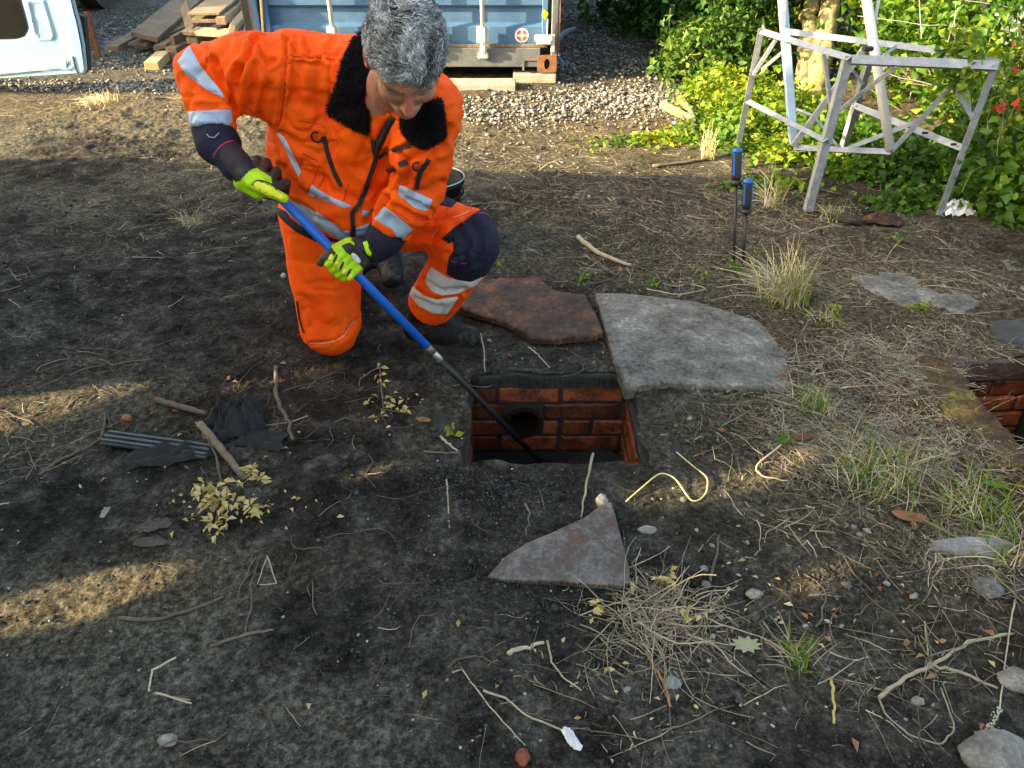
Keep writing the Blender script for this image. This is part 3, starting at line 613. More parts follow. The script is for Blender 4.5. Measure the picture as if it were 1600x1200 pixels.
# ================================================================== LEAVES
def leaf_mat(name, cols, trans=.45):
    m, nt, b = newmat(name); t = attr(nt, 'tint').outputs['Fac']; c = ramp(nt, t, [(i / (len(cols) - 1), c_) for i, c_ in enumerate(cols)])
    nt.links.new(c, b.inputs['Base Color']); b.inputs['Roughness'].default_value = .5; b.inputs['Specular IOR Level'].default_value = .35
    tr = nt.nodes.new('ShaderNodeBsdfTranslucent'); c2 = mixc(nt, 1.0, c, (1.0, 1.0, .35), 'MULTIPLY'); nt.links.new(c2, tr.inputs[0])
    ms = nt.nodes.new('ShaderNodeMixShader'); ms.inputs[0].default_value = trans
    nt.links.new(b.outputs[0], ms.inputs[1]); nt.links.new(tr.outputs[0], ms.inputs[2]); nt.links.new(ms.outputs[0], nt.nodes['Material Output'].inputs[0]); return m
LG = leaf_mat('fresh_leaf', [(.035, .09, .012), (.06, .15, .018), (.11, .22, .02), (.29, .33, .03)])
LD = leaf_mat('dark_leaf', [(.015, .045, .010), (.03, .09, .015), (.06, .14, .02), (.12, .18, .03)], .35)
LB = leaf_mat('brown_scale_foliage', [(.05, .035, .012), (.12, .08, .025), (.22, .15, .05), (.10, .12, .03)], .3)
LY = leaf_mat('cream_leaf', [(.38, .25, .07), (.55, .42, .16), (.68, .56, .28), (.50, .33, .07)], .25)
LR = leaf_mat('red_leaf', [(.30, .03, .02), (.55, .08, .05)], .3)
LO = leaf_mat('brown_leaf', [(.14, .05, .02), (.30, .10, .03), (.34, .22, .12)], .2)
def leaves(C, size, seed=0, upb=.5, aspect=.55, tint=None, dirs=None, fold=.18):
    "folded leaf blades (6 verts, 4 tris) at points C"
    rr = np.random.default_rng(seed); n = len(C); C = np.asarray(C, float); sz = size * (.55 + .9 * rr.random(n))
    nn = nrm(rr.normal(0, 1, (n, 3)) + np.array([0, -.2, upb * 2.2])); d = rr.normal(0, 1, (n, 3)) if dirs is None else dirs
    d = nrm(d - nn * (d * nn).sum(1, keepdims=True)); s = np.cross(nn, d); S_ = sz[:, None]
    b = C; tip = C + d * S_ - nn * S_ * .18; m1 = C + d * S_ * .45; w_ = S_ * aspect * .5
    l = m1 + s * w_ + nn * S_ * fold; r = m1 - s * w_ + nn * S_ * fold
    V = np.stack([b, l, m1 + d * 0, r, tip], 1).reshape(-1, 3); o = (np.arange(n) * 5)[:, None]
    F = np.concatenate([o + np.array([[0, 2, 1]]), o + np.array([[0, 3, 2]]), o + np.array([[1, 2, 4]]), o + np.array([[2, 3, 4]])])
    t = rr.random(n) if tint is None else np.clip(tint + rr.normal(0, .17, n) + .75 * vn3(C * 3.1, 5), 0, 1)
    return V, F, np.repeat(t, 5)
def join(parts):
    V = []; F = []; A = []; n = 0
    for v, f, a in parts: V.append(v); F.append(np.asarray(f) + n); A.append(a); n += len(v)
    return np.concatenate(V), np.concatenate(F), np.concatenate(A)
def curve_pts(a, b, sag=0.1, n=6, jit=.02, rr=rng):
    a = np.asarray(a, float); b = np.asarray(b, float); t = np.linspace(0, 1, n)[:, None]; L = np.linalg.norm(b - a)
    o = rr.normal(0, 1, 3) * L * sag; return a + (b - a) * t + o * (t * (1 - t) * 4) + rr.normal(0, jit * L, (n, 3)) * (t * (1 - t) * 4)
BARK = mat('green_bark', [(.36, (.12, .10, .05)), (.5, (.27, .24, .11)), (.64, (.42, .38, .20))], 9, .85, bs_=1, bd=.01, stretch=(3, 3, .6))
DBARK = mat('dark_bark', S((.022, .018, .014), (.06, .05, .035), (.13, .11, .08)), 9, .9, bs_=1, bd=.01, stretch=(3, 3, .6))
STEMG = mat('green_stem', S((.08, .12, .03), (.20, .20, .08)), 20, .6)
def bush(name, label, cat, pts, stems, m_, smat, size, group=None, seed=0, upb=.5, tint=None, stuff=True, rad=.006, aspect=.55):
    t = thing(name, label, cat, group)
    V, F, A = leaves(pts, size, seed, upb, aspect, tint); o = put('foliage', V, F, m_, t, attrs={'tint': A})
    if stuff: o['kind'] = 'stuff'
    mb = MB()
    for s in stems: mb.tube(s, np.linspace(rad, rad * .4, len(s)), 4)
    mb.build('stem', smat, t); return t
def cloud(c, r, n, seed, hollow=.35, cl=40, cs=.22):
    "clumped points in an ellipsoid shell"
    rr = np.random.default_rng(seed); cc = nrm(rr.normal(0, 1, (cl, 3))) * (hollow + (1 - hollow) * rr.random((cl, 1)) ** .5)
    k = rr.integers(0, cl, n); p = cc[k] + rr.normal(0, cs, (n, 3)); P = np.array(c) + p * np.array(r); P[:, 2] = np.maximum(P[:, 2], .01 + .06 * rr.random(n)); return P
def stems_for(base, c, r, n, seed):
    rr = np.random.default_rng(seed); out = []
    for i in range(n):
        b = np.array(base) + np.array([rr.normal(0, r[0] * .25), rr.normal(0, r[1] * .25), 0]); e = np.array(c) + rr.normal(0, .5, 3) * np.array(r); out.append(curve_pts(b, e, .12, 6, .02, rr))
    return out
# nettles and ground cover at the foot of the hedge (px,py centre on the ground, radius, height)
gcov = []
for i, (px, py, rx, ry, h, n, tn) in enumerate([(1130, 215, .26, .35, .16, 1500, .7), (1190, 175, .35, .45, .28, 2600, .75), (1250, 245, .28, .25, .16, 1300, .65), (1120, 165, .25, .5, .30, 1500, .7), (1330, 240, .35, .35, .22, 1800, .5),
        (1240, 200, .35, .5, .25, 2200, .72), (1400, 275, .3, .3, .18, 1300, .4), (1340, 275, .2, .12, .07, 350, .5), (1060, 215, .25, .12, .05, 260, .75), (1000, 220, .3, .12, .05, 180, .75), (1420, 320, .25, .10, .10, 300, .4), (1200, 290, .25, .1, .05, 260, .6)]):
    c = G(px, py); rr = np.random.default_rng(100 + i); p = rr.normal(0, .5, (n, 2)); P = np.stack([c[0] + p[:, 0] * rx, c[1] + p[:, 1] * ry, np.abs(rr.normal(.35, .3, n)) * h * np.exp(-(p ** 2).sum(1) * .9)], 1)
    P[:, 2] += hgt(P[:, 0], P[:, 1]) * .9; V, F, A = leaves(P, .045, 200 + i, .8, .7, tn); gcov.append((V, F, A))
V, F, A = join(gcov); tag(put('ground_cover', V, F, LG, attrs={'tint': A}), 'bright green nettles and low weeds along the foot of the hedge', 'weeds', kind='stuff')
# hedge masses
def hedge(label, c, r, n, m_, size, seed, tint=None, base=None, cat='bush', name='bush', up=.3, cl=50, cs=.2, smat=None, nst=16, aspect=.55):
    P = cloud(c, r, n, seed, .35, cl, cs); b = base or (c[0], c[1], 0)
    return bush(name, label, cat, P, stems_for(b, c, r, nst, seed), m_, smat or STEMG, size, 'bushes along the right hand boundary', seed, up, tint, aspect=aspect)
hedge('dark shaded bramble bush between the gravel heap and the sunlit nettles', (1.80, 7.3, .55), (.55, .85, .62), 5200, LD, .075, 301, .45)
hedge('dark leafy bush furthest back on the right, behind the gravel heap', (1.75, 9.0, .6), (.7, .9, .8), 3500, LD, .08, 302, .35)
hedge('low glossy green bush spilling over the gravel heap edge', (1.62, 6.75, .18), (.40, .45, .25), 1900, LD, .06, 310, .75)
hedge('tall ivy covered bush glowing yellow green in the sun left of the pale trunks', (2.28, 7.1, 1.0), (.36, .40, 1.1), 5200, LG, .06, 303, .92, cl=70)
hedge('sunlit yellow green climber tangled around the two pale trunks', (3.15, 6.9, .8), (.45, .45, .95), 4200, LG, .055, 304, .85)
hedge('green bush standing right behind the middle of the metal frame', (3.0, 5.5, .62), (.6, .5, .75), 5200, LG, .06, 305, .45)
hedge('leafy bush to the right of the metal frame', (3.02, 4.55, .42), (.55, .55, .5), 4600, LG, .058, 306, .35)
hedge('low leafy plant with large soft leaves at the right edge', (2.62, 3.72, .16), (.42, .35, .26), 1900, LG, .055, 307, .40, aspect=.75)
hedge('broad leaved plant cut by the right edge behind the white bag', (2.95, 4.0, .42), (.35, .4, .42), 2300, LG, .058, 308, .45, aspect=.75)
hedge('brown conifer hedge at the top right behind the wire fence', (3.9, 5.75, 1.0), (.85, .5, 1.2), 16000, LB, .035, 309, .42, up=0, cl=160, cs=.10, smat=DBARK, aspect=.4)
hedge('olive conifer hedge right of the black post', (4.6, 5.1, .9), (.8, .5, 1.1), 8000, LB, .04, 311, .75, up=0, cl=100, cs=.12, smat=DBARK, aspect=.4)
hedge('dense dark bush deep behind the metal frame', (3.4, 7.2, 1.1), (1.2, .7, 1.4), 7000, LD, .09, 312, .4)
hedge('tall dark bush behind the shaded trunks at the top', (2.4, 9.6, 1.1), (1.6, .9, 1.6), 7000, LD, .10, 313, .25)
hedge('green climber draped over the rear right corner of the metal frame', tuple(D(1500, 95, 3.5)), (.09, .10, .13), 260, LG, .05, 314, .6, base=tuple(G(1530, 300)), nst=3)
# trunks
def trunk(label, p, q, r, m_, seed, crown=None):
    t = thing('tree', label, 'tree', 'tree trunks in the hedge'); rr = np.random.default_rng(seed); n = 26; z = np.linspace(0, 1, n)[:, None]
    P = np.array(p) + (np.array(q) - np.array(p)) * z + rr.normal(0, .012, (n, 3)); V, F = tube_arrays(P, np.linspace(r * 1.15, r * .75, n), 18)
    V = V + nrm(V - np.repeat(P, 18, 0)) * (.014 * vn3(V * np.array([25, 25, 5]), seed))[:, None] * 2
    MB().add(V, F).build('trunk', m_, t, True)
    top = np.array(q); P = cloud(top + (0, 0, .9), (1.0, 1.0, 1.0), 900, seed); V, F, A = leaves(P, .10, seed, .3, .55, .5); put('crown', V, F, LD, t, attrs={'tint': A})['kind'] = 'stuff'
    MB().tube(curve_pts(top, top + (.3, .2, 1.4), .1), np.linspace(r * .7, .02, 6), 6).tube(curve_pts(top, top + (-.4, .1, 1.1), .1), np.linspace(r * .5, .02, 6), 6).build('limb', m_, t)
    return t
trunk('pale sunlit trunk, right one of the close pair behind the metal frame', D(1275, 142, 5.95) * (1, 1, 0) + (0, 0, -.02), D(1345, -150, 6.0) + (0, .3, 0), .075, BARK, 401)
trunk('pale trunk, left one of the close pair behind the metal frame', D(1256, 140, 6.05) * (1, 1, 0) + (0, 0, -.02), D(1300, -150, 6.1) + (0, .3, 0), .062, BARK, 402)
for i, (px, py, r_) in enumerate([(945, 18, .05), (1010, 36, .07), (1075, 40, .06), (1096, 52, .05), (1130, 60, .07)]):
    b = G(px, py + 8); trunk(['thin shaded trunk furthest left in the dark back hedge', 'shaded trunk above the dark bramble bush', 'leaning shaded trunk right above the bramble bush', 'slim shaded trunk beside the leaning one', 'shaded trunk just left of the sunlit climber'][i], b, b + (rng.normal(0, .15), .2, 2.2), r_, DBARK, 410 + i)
# dry tangled stems at the far bank
STRAW = mat('dry_straw', [(.3, (.13, .105, .065)), (.5, (.27, .225, .145)), (.7, (.48, .42, .30))], 9, .8, bs_=0, tint=.6)
TWIG = mat('grey_twig', [(.3, (.07, .05, .035)), (.55, (.16, .12, .085)), (.8, (.30, .25, .18))], 14, .85, bs_=.8, bd=.003, tint=.3)
PTWIG = mat('pale_twig', [(.3, (.22, .17, .11)), (.55, (.38, .32, .22)), (.8, (.55, .48, .36))], 20, .8, bs_=.5, bd=.002, tint=.3)
def straws(bases, lens, rad, seed, flat=.85, curl=.15, nseg=5, head=None):
    "many thin bent triangular stalks lying on or rising from the ground -> V,F,tint"
    rr = np.random.default_rng(seed); n = len(bases); az = rr.random(n) * 2 * math.pi if head is None else head
    el = np.where(rr.random(n) < flat, rr.normal(.03, .05, n), rr.uniform(.3, 1.2, n)); L = lens * (.5 + rr.random(n)); P = [np.asarray(bases, float)]
    kk = rr.random(n) < .45
    for s in range(nseg - 1):
        d = np.stack([np.cos(az) * np.cos(el), np.sin(az) * np.cos(el), np.sin(el)], 1); P.append(P[-1] + d * (L / (nseg - 1))[:, None]); az = az + rr.normal(0, curl, n) + np.where(kk & (s == nseg // 2), rr.normal(0, 1.2, n), 0); el = el * .8 - .05 * (el > .15)
    P = np.stack(P, 1); P[..., 2] = np.maximum(P[..., 2], hgt(P[..., 0], P[..., 1]) + .002)
    T_ = nrm(np.gradient(P, axis=1)); up = np.array([0, 0, 1.]); u = nrm(np.cross(T_, up) + 1e-6); v = np.cross(u, T_); r = (rad * (.5 + 1.5 * rr.random(n) ** 2.5))[:, None, None] * np.linspace(1, .45, nseg)[None, :, None]
    V = np.stack([P + u * r, P - u * r * .6 + v * r, P - u * r * .6 - v * r * .6], 2).reshape(-1, 3); i = np.arange(n * nseg * 3).reshape(n, nseg, 3); Fs = []
    for j in range(3): Fs.append(np.stack([i[:, :-1, j], i[:, :-1, (j + 1) % 3], i[:, 1:, (j + 1) % 3], i[:, 1:, j]], -1).reshape(-1, 4))
    return V, np.concatenate(Fs), np.repeat(rr.random(n), nseg * 3)
def scatter_px(regs, seed):
    "ground points: list of (px,py,rx,ry,count) gaussian blobs given at photo positions, laid out in metres"
    rr = np.random.default_rng(seed); out = []
    for px, py, rx, ry, n in regs:
        c = G(px, py); ex = abs(G(px + rx, py)[0] - c[0]); ey = abs(G(px, py - ry)[1] - G(px, py + ry)[1]) / 2; p = rr.normal(0, .55, (n, 2)); out.append(np.stack([c[0] + p[:, 0] * ex, c[1] + p[:, 1] * ey], 1))
    P = np.concatenate(out); e = np.maximum(np.maximum(HX0 - P[:, 0], P[:, 0] - HX1), np.maximum(HY0 - P[:, 1], P[:, 1] - HY1)); k = (e > .012) & (poly_sd(P[:, 0], P[:, 1], H2) < -.01) & (P[:, 1] > .5)
    P = P[k]; return np.column_stack([P, hgt(P[:, 0], P[:, 1])])
def uniform_ground(n, y0, y1, seed, pw=1.0):
    rr = np.random.default_rng(seed); y_ = y0 + (y1 - y0) * rr.random(n) ** pw; x_ = (rr.random(n) * 2 - 1) * (.75 * y_ + .45)
    e = np.maximum(np.maximum(HX0 - x_, x_ - HX1), np.maximum(HY0 - y_, y_ - HY1)); k = (e > .012) & (poly_sd(x_, y_, H2) < -.01); x_, y_ = x_[k], y_[k]; return np.column_stack([x_, y_, hgt(x_, y_)])
B1 = scatter_px([(1370, 700, 170, 60, 1300), (1430, 570, 190, 60, 1000), (1350, 440, 240, 60, 520), (1230, 620, 90, 60, 300), (1520, 860, 110, 50, 300), (1160, 330, 250, 70, 750), (1000, 400, 160, 50, 220), (1040, 210, 250, 22, 300),
                 (1030, 960, 110, 55, 60), (1250, 1060, 200, 90, 50), (1440, 1000, 160, 80, 40), (950, 1080, 200, 70, 35), (300, 300, 250, 80, 220), (160, 420, 200, 90, 90), (60, 690, 90, 70, 45), (250, 160, 300, 20, 320), (850, 260, 150, 50, 200), (1250, 820, 120, 30, 50), (900, 330, 120, 60, 120)], 500)
V, F, A = straws(B1[rng.random(len(B1)) < .95], .115, .0011, 501, .90); v2, f2, a2 = straws(uniform_ground(300, .6, 4.5, 502), .06, .0009, 503, .97); v3, f3, a3 = straws(np.concatenate([B1, B1[::2]]) + rng.normal(0, .05, (len(B1) + len(B1[::2]), 3)) * (1, 1, 0), .022, .0015, 504, .92, .25)
V, F, A = join([(V, F, A), (v2, f2, a2), (v3, f3, a3)]); tag(put('straw_litter', V, F, STRAW, attrs={'tint': A}), 'thin dry straw and stalks strewn over the soil', 'straw', kind='stuff')
rootb = scatter_px([(330, 300, 260, 90, 90), (90, 600, 130, 80, 45), (1100, 330, 250, 80, 70), (450, 640, 200, 60, 50), (1300, 1000, 200, 100, 24), (620, 900, 400, 200, 30), (950, 540, 140, 25, 14)], 505)
V, F, A = straws(rootb, .16, .0019, 506, 1.0, .45, 7); tag(put('root_litter', V, F, TWIG, attrs={'tint': A}), 'dark thin roots and twigs lying on the soil', 'roots', kind='stuff')
# soil clods, pebbles
OCT = np.array([(1, 0, 0), (-1, 0, 0), (0, 1, 0), (0, -1, 0), (0, 0, 1), (0, 0, -1.)])
_ic = []; t_ = (1 + 5 ** .5) / 2
ICO = nrm(np.array([(-1, t_, 0), (1, t_, 0), (-1, -t_, 0), (1, -t_, 0), (0, -1, t_), (0, 1, t_), (0, -1, -t_), (0, 1, -t_), (t_, 0, -1), (t_, 0, 1), (-t_, 0, -1), (-t_, 0, 1)]))
ICF = np.array([(0, 11, 5), (0, 5, 1), (0, 1, 7), (0, 7, 10), (0, 10, 11), (1, 5, 9), (5, 11, 4), (11, 10, 2), (10, 7, 6), (7, 1, 8), (3, 9, 4), (3, 4, 2), (3, 2, 6), (3, 6, 8), (3, 8, 9), (4, 9, 5), (2, 4, 11), (6, 2, 10), (8, 6, 7), (9, 8, 1)])
def pebbles(P, size, seed, flat=.6, sink=.3, pw=2.2, jit=.22):
    rr = np.random.default_rng(seed); n = len(P); s = size * (.35 + 1.2 * rr.random(n) ** pw); a = rr.random(n) * 6.28; sc = np.stack([.7 + .7 * rr.random(n), .7 + .5 * rr.random(n), flat * (.6 + .6 * rr.random(n))], 1)
    Q_ = ICO[None] * (1 + rr.normal(0, jit, (n, 12, 1))) * sc[:, None] * s[:, None, None]; ca, sa = np.cos(a)[:, None], np.sin(a)[:, None]
    Xx = Q_[..., 0] * ca - Q_[..., 1] * sa; Yy = Q_[..., 0] * sa + Q_[..., 1] * ca; Q_ = np.stack([Xx, Yy, Q_[..., 2]], -1); c = P.copy(); c[:, 2] += s * flat * (1 - sink * 2)
    V = (Q_ + c[:, None]).reshape(-1, 3); F = (np.arange(n) * 12)[:, None, None] + ICF[None]; return V, F.reshape(-1, 3), np.repeat(rr.random(n), 12)
CLOD = mat('soil_clod', [(.35, g(.010, 1.05, .9)), (.5, g(.032, 1.05, .88)), (.65, g(.075, 1.05, .85))], 60, .95, bs_=.6, bd=.003, tint=.7)
PEB = mat('small_pebble', [(.3, g(.10, 1.1, .85)), (.5, g(.20, 1.05, .9)), (.7, g(.38, 1, .95))], 22, .8, bs_=.2, bd=.002, tint=.6)
CP1 = np.concatenate([scatter_px([(820, 790, 130, 60, 1800), (760, 930, 160, 80, 1500), (700, 760, 60, 60, 400), (1130, 690, 110, 60, 700), (300, 420, 220, 120, 1600), (300, 260, 250, 60, 900), (1330, 900, 120, 50, 700), (720, 580, 60, 40, 500), (860, 560, 130, 30, 500)], 510), uniform_ground(11000, .55, 4.2, 511, 1.1)])
V, F, A = pebbles(CP1, .0034, 512, .8, .3); V2, F2, A2 = pebbles(uniform_ground(700, .6, 5, 513), .008, 514, .7, .3)
V, F, A = join([(V, F, A), (V2, F2, A2)]); tag(put('soil_crumbs', V, F, CLOD, attrs={'tint': A}), 'loose black crumbs of dug soil', 'soil crumbs', kind='stuff')
V, F, A = pebbles(uniform_ground(2600, .6, 5, 515), .0028, 516); V2, F2, A2 = pebbles(scatter_px([(1180, 900, 300, 140, 60), (820, 250, 160, 40, 120)], 517), .008, 518)
V, F, A = join([(V, F, A), (V2, F2, A2)]); tag(put('pebble_scatter', V, F, PEB, attrs={'tint': A}), 'tiny pale stones dotted over the dark soil', 'pebbles', kind='stuff')
GRP = mat('crushed_stone', [(.38, g(.05, 1.06, .86)), (.5, g(.15, 1.05, .88)), (.62, g(.32, 1.03, .90))], 22, .85, bs_=.4, bd=.004, tint=.75)
c = []
regs = [(800, 172, 150, 26, 1700), (980, 155, 120, 26, 1900), (1010, 100, 60, 20, 1300), (940, 60, 60, 24, 1600), (60, 133, 160, 8, 1100), (250, 133, 120, 10, 1300), (200, 40, 140, 30, 4200), (190, 95, 80, 14, 900), (560, 175, 200, 12, 800), (900, 100, 60, 30, 1200), (950, 20, 90, 20, 1500), (330, 60, 60, 60, 900)]
V, F, A = pebbles(scatter_px(regs, 520), .0120, 521, .65, .1, 2.6); tag(put('gravel', V, F, GRP, attrs={'tint': A}), 'pale crushed stone spread round the container and along the track', 'gravel', kind='stuff')
# dry leaves
def flat_leaves(regs, size, m_, seed, label, aspect=.5, name='dead_leaves'):
    P = scatter_px(regs, seed); P[:, 2] += .006; V, F, A = leaves(P, size, seed, 1.6, aspect); return tag(put(name, V, F, m_, attrs={'tint': A}), label, 'dead leaves', kind='stuff')
flat_leaves([(400, 800, 120, 40, 40), (1040, 960, 120, 60, 40), (1200, 950, 300, 100, 24), (620, 640, 60, 30, 20), (900, 1080, 250, 60, 14), (250, 750, 200, 80, 16)], .016, LY, 530, 'small cream leaflets fallen on the soil')
flat_leaves([(1350, 650, 250, 150, 90), (1300, 1000, 250, 120, 26), (900, 560, 150, 40, 18), (1000, 420, 200, 60, 40), (300, 650, 250, 80, 25), (1050, 190, 200, 20, 60)], .022, LO, 531, 'brown dead leaves caught in the litter')
# grass tufts
TUFTS = mat('tuft_straw', [(.3, (.26, .20, .10)), (.5, (.46, .38, .22)), (.7, (.66, .58, .38))], 9, .75, bs_=0, tint=.5)
def tuft(label, px, py, n, h, spread, tint, seed, green=.2, group='grass tufts in the litter', lean=.5):
    t = thing('grass_tuft', label, 'grass tuft', group); c = GP(px, py); rr = np.random.default_rng(seed)
    for nm, m_, k in (('dry_blades', TUFTS, int(n * (1 - green))), ('green_blades', LG, int(n * green))):
        if k < 2: continue
        Vs = []; Fs = []; A = []; o = 0
        for i in range(k):
            a = rr.random() * 6.28; L = h * (.45 + .8 * rr.random()); b = c + (rr.normal(0, spread * .25), rr.normal(0, spread * .25), -.003); ln = lean * rr.random() + .1
            tt = np.linspace(0, 1, 6)[:, None]; d = np.array([math.cos(a), math.sin(a), 0]); P = b + d * (tt ** 1.6) * L * ln * 1.3 + np.array([0, 0, 1]) * (tt - .55 * ln * tt ** 2.4) * L * (1.15 - ln * .6); P[:, 2] = np.maximum(P[:, 2], c[2] + .004)
            s = np.array([-d[1], d[0], 0]) * .0016 * (1 if nm[0] == 'd' else 1.7); w_ = (1 - tt * .85); V_ = np.stack([P + s * w_, P - s * w_ + (0, 0, .001)], 1).reshape(-1, 3)
            Vs.append(V_); Fs += [(o + 2 * j, o + 2 * j + 2, o + 2 * j + 3, o + 2 * j + 1) for j in range(5)]; o += 12; A.append(np.full(12, np.clip((tint if nm[0] == 'd' else .75) + rr.normal(0, .2), 0, 1)))
        q_ = put(nm, np.concatenate(Vs), np.array(Fs), m_, t, attrs={'tint': np.concatenate(A)}); q_['kind'] = 'stuff'
    return t
tuft('largest upright straw tuft, standing at the upper right corner of the concrete slab', 1225, 470, 340, .26, .16, .7, 601, .22, lean=.75)
tuft('straw tuft leaning just right of the shorter blue-handled key', 1205, 322, 90, .20, .10, .65, 602, .15, lean=.9)
tuft('yellow straw tuft in front of the nettles, left of the blue-handled keys', 1105, 248, 90, .19, .09, .8, 603, .1, lean=.4)
tuft('green and straw tuft sprawling in the litter left of the mossy kerb', 1375, 745, 330, .11, .26, .5, 604, .4, lean=1.0)
tuft('wispy green tuft at the right tip of the concrete slab', 1280, 640, 90, .11, .12, .5, 605, .5, lean=.8)
tuft('small bright green tuft beside the holly leaf in the right foreground', 1245, 1035, 60, .09, .06, .4, 606, .5, lean=.9)
tuft('flattened grass tuft by the long white stone at the right edge', 1530, 800, 260, .10, .22, .4, 607, .45, lean=1.0)
tuft('grass tuft at the right edge below the mossy kerb', 1590, 865, 120, .09, .18, .5, 608, .35, lean=1.0)
tuft('yellow dried grass clump in the sunlit strip by the van door', 160, 160, 200, .10, .26, .95, 609, .05, lean=1.0)
tuft('pale dried tangle on the black soil left of the worker', 305, 350, 90, .10, .12, .2, 610, .0, lean=1.0)
tuft('thin tuft between the metal frame leg and the rusty sheet', 1300, 345, 50, .13, .10, .5, 611, .3, lean=.9)
tuft('faint green tuft on the near side of the tall straw tuft', 1290, 500, 60, .09, .12, .4, 612, .4, lean=1.0)
def weed(label, px, py, n, r, seed, size=.02):
    t = thing('weed', label, 'weed', 'small green weeds'); c = GP(px, py); rr = np.random.default_rng(seed); an = rr.random(n) * 6.28; P = c + np.stack([np.cos(an) * r * rr.random(n), np.sin(an) * r * rr.random(n), .008 + .03 * rr.random(n)], 1)
    V, F, A = leaves(P, size, seed, 1.2, .65, .8); put('leaf_cluster', V, F, LG, t, attrs={'tint': A})['kind'] = 'stuff'; mb = MB()
    for p in P[:6]: mb.tube([c, (c + p) / 2 + (0, 0, .006), p], .0009, 3)
    mb.build('stem', STEMG, t)
for i, (px, py, n, r, lab) in enumerate([(910, 437, 26, .05, 'bright green weed at the top left corner of the concrete slab'), (1018, 450, 16, .04, 'little weed on the far edge of the concrete slab'), (1143, 425, 22, .05, 'weed at the foot of the blue-handled keys'), (1300, 490, 20, .04, 'weed right of the tall straw tuft'),
        (1432, 485, 30, .05, 'weed growing on the near edge of the half sunk paving slab'), (1403, 378, 18, .035, 'weed just in front of the rusty curled sheet'), (705, 680, 8, .022, 'seedling with two leaves at the left rim of the open chamber'), (1550, 760, 16, .05, 'weed in the litter left of the right edge below the mossy kerb'),
        (778, 415, 10, .03, 'tiny weed behind the raised knee'), (925, 240, 14, .06, 'weed on the bare ground right of the worker in the middle distance'), (1225, 690, 12, .03, 'weed below the wispy green tuft'), (1100, 435, 12, .05, 'weed left of the blue-handled keys')]):
    weed(lab, px, py, n, r, 620 + i, .022 if i != 6 else .026)
# ================================================================== FRAME
ALU = mat('galvanised_steel', [(.35, g(.24, .93, 1.09)), (.5, g(.32, .93, 1.10)), (.65, g(.44, .94, 1.08))], 24, .4, metal=.25, bs_=.15, bd=.001)
fr = thing('metal_frame', 'galvanised angle iron stand with sloping legs in front of the hedge', 'metal frame')
def angle(name, a, b, w_=.034, t=.004, side=1, m_=ALU, flatface=(0, -1, .4)):
    a = np.array(a); b = np.array(b); d = nrm(b - a); n_ = np.array(flatface, float); n_ = nrm(n_ - d * (n_ @ d)); s = np.cross(d, n_) * side
    mb = MB(); mb.bar(a, b, t, w_, up=s)          # face plate (thin along n_)
    c0 = s * (w_ / 2 - t / 2) - n_ * (w_ / 2 + t * .0 + .0005); mb.bar(a + c0, b + c0, w_, t * .96, up=s)
    for e in (a + d * .02, b - d * .02): mb.tube([e + n_ * .002, e + n_ * .007], .006, 6)
    return mb.build(name, m_, fr)
bars = [('leg', (1190, 44, 4.09), (1151, 240, 4.72), .034), ('leg', (1328, 88, 3.5), (1264, 331, 3.925), .040), ('leg', (1558, 94, 3.4), (1466, 340, 3.865), .034), ('leg', (1362, 92, 3.9), (1314, 252, 4.6), .034),
        ('top_rail', (1190, 49, 4.08), (1328, 91, 3.49), .036), ('top_rail', (1331, 92, 3.49), (1560, 102, 3.39), .038), ('top_rail', (1228, 49, 4.04), (1474, 80, 3.76), .030), ('top_rail', (1468, 79, 3.76), (1562, 97, 3.41), .030),
        ('side_rail', (1168, 158, 4.40), (1290, 220, 3.70), .030), ('bottom_rail', (1240, 230, 4.08), (1392, 237, 3.88), .028), ('brace', (1240, 228, 4.06), (1352, 76, 3.78), .028), ('brace', (1393, 236, 3.87), (1486, 136, 3.66), .026),
        ('brace', (1311, 174, 3.72), (1406, 100, 3.46), .018), ('brace', (1288, 84, 3.62), (1300, 172, 3.74), .016), ('side_rail', (1333, 164, 4.12), (1502, 231, 3.74), .034), ('brace', (1327, 231, 3.92), (1432, 190, 3.80), .022),
        ('brace', (1177, 118, 4.28), (1213, 62, 4.06), .018), ('brace', (1181, 116, 4.30), (1222, 82, 4.02), .018), ('brace', (1487, 130, 3.62), (1521, 186, 3.66), .022), ('brace', (1506, 112, 3.60), (1520, 182, 3.70), .014),
        ('brace', (1274, 184, 3.95), (1309, 229, 3.98), .014), ('brace', (1238, 168, 4.15), (1276, 183, 4.05), .014), ('brace', (1332, 110, 3.85), (1349, 132, 3.9), .014), ('brace', (1376, 90, 3.7), (1402, 71, 3.74), .014)]
for i, (nm, a, b, w_) in enumerate(bars): angle(nm, D(*a), D(*b), w_, .0035, 1 if i % 2 else -1)
BLUW = mat('pale_blue_strut', S((.30, .42, .55), (.42, .55, .68)), 10, .4, metal=.3)
WHT = mat('white_tube', [(.3, g(.52)), (.42, g(.66)), (.8, g(.72))], 10, .4, bs_=0)
MB().bar(D(1216, -90, 3.85), D(1240, 226, 4.10), .045, .03, up=(0, -1, .3), bev=.004).build('upright', BLUW, fr)
MB().tube([D(1340, -90, 3.60), D(1391, 234, 3.88)], .024, 14).build('upright', WHT, fr, True)
MB().bar(D(1224, 40, 3.92), D(1228, -60, 3.86), .016, .016).build('strut', ALU, fr); MB().bar(D(1365, 40, 3.7), D(1385, -60, 3.6), .014, .014).build('strut', ALU, fr)
MB().box(D(1356, 76, 3.62), (.05, .03, .022), bev=.006).build('foot_cap', RUB, fr)
mb = MB()
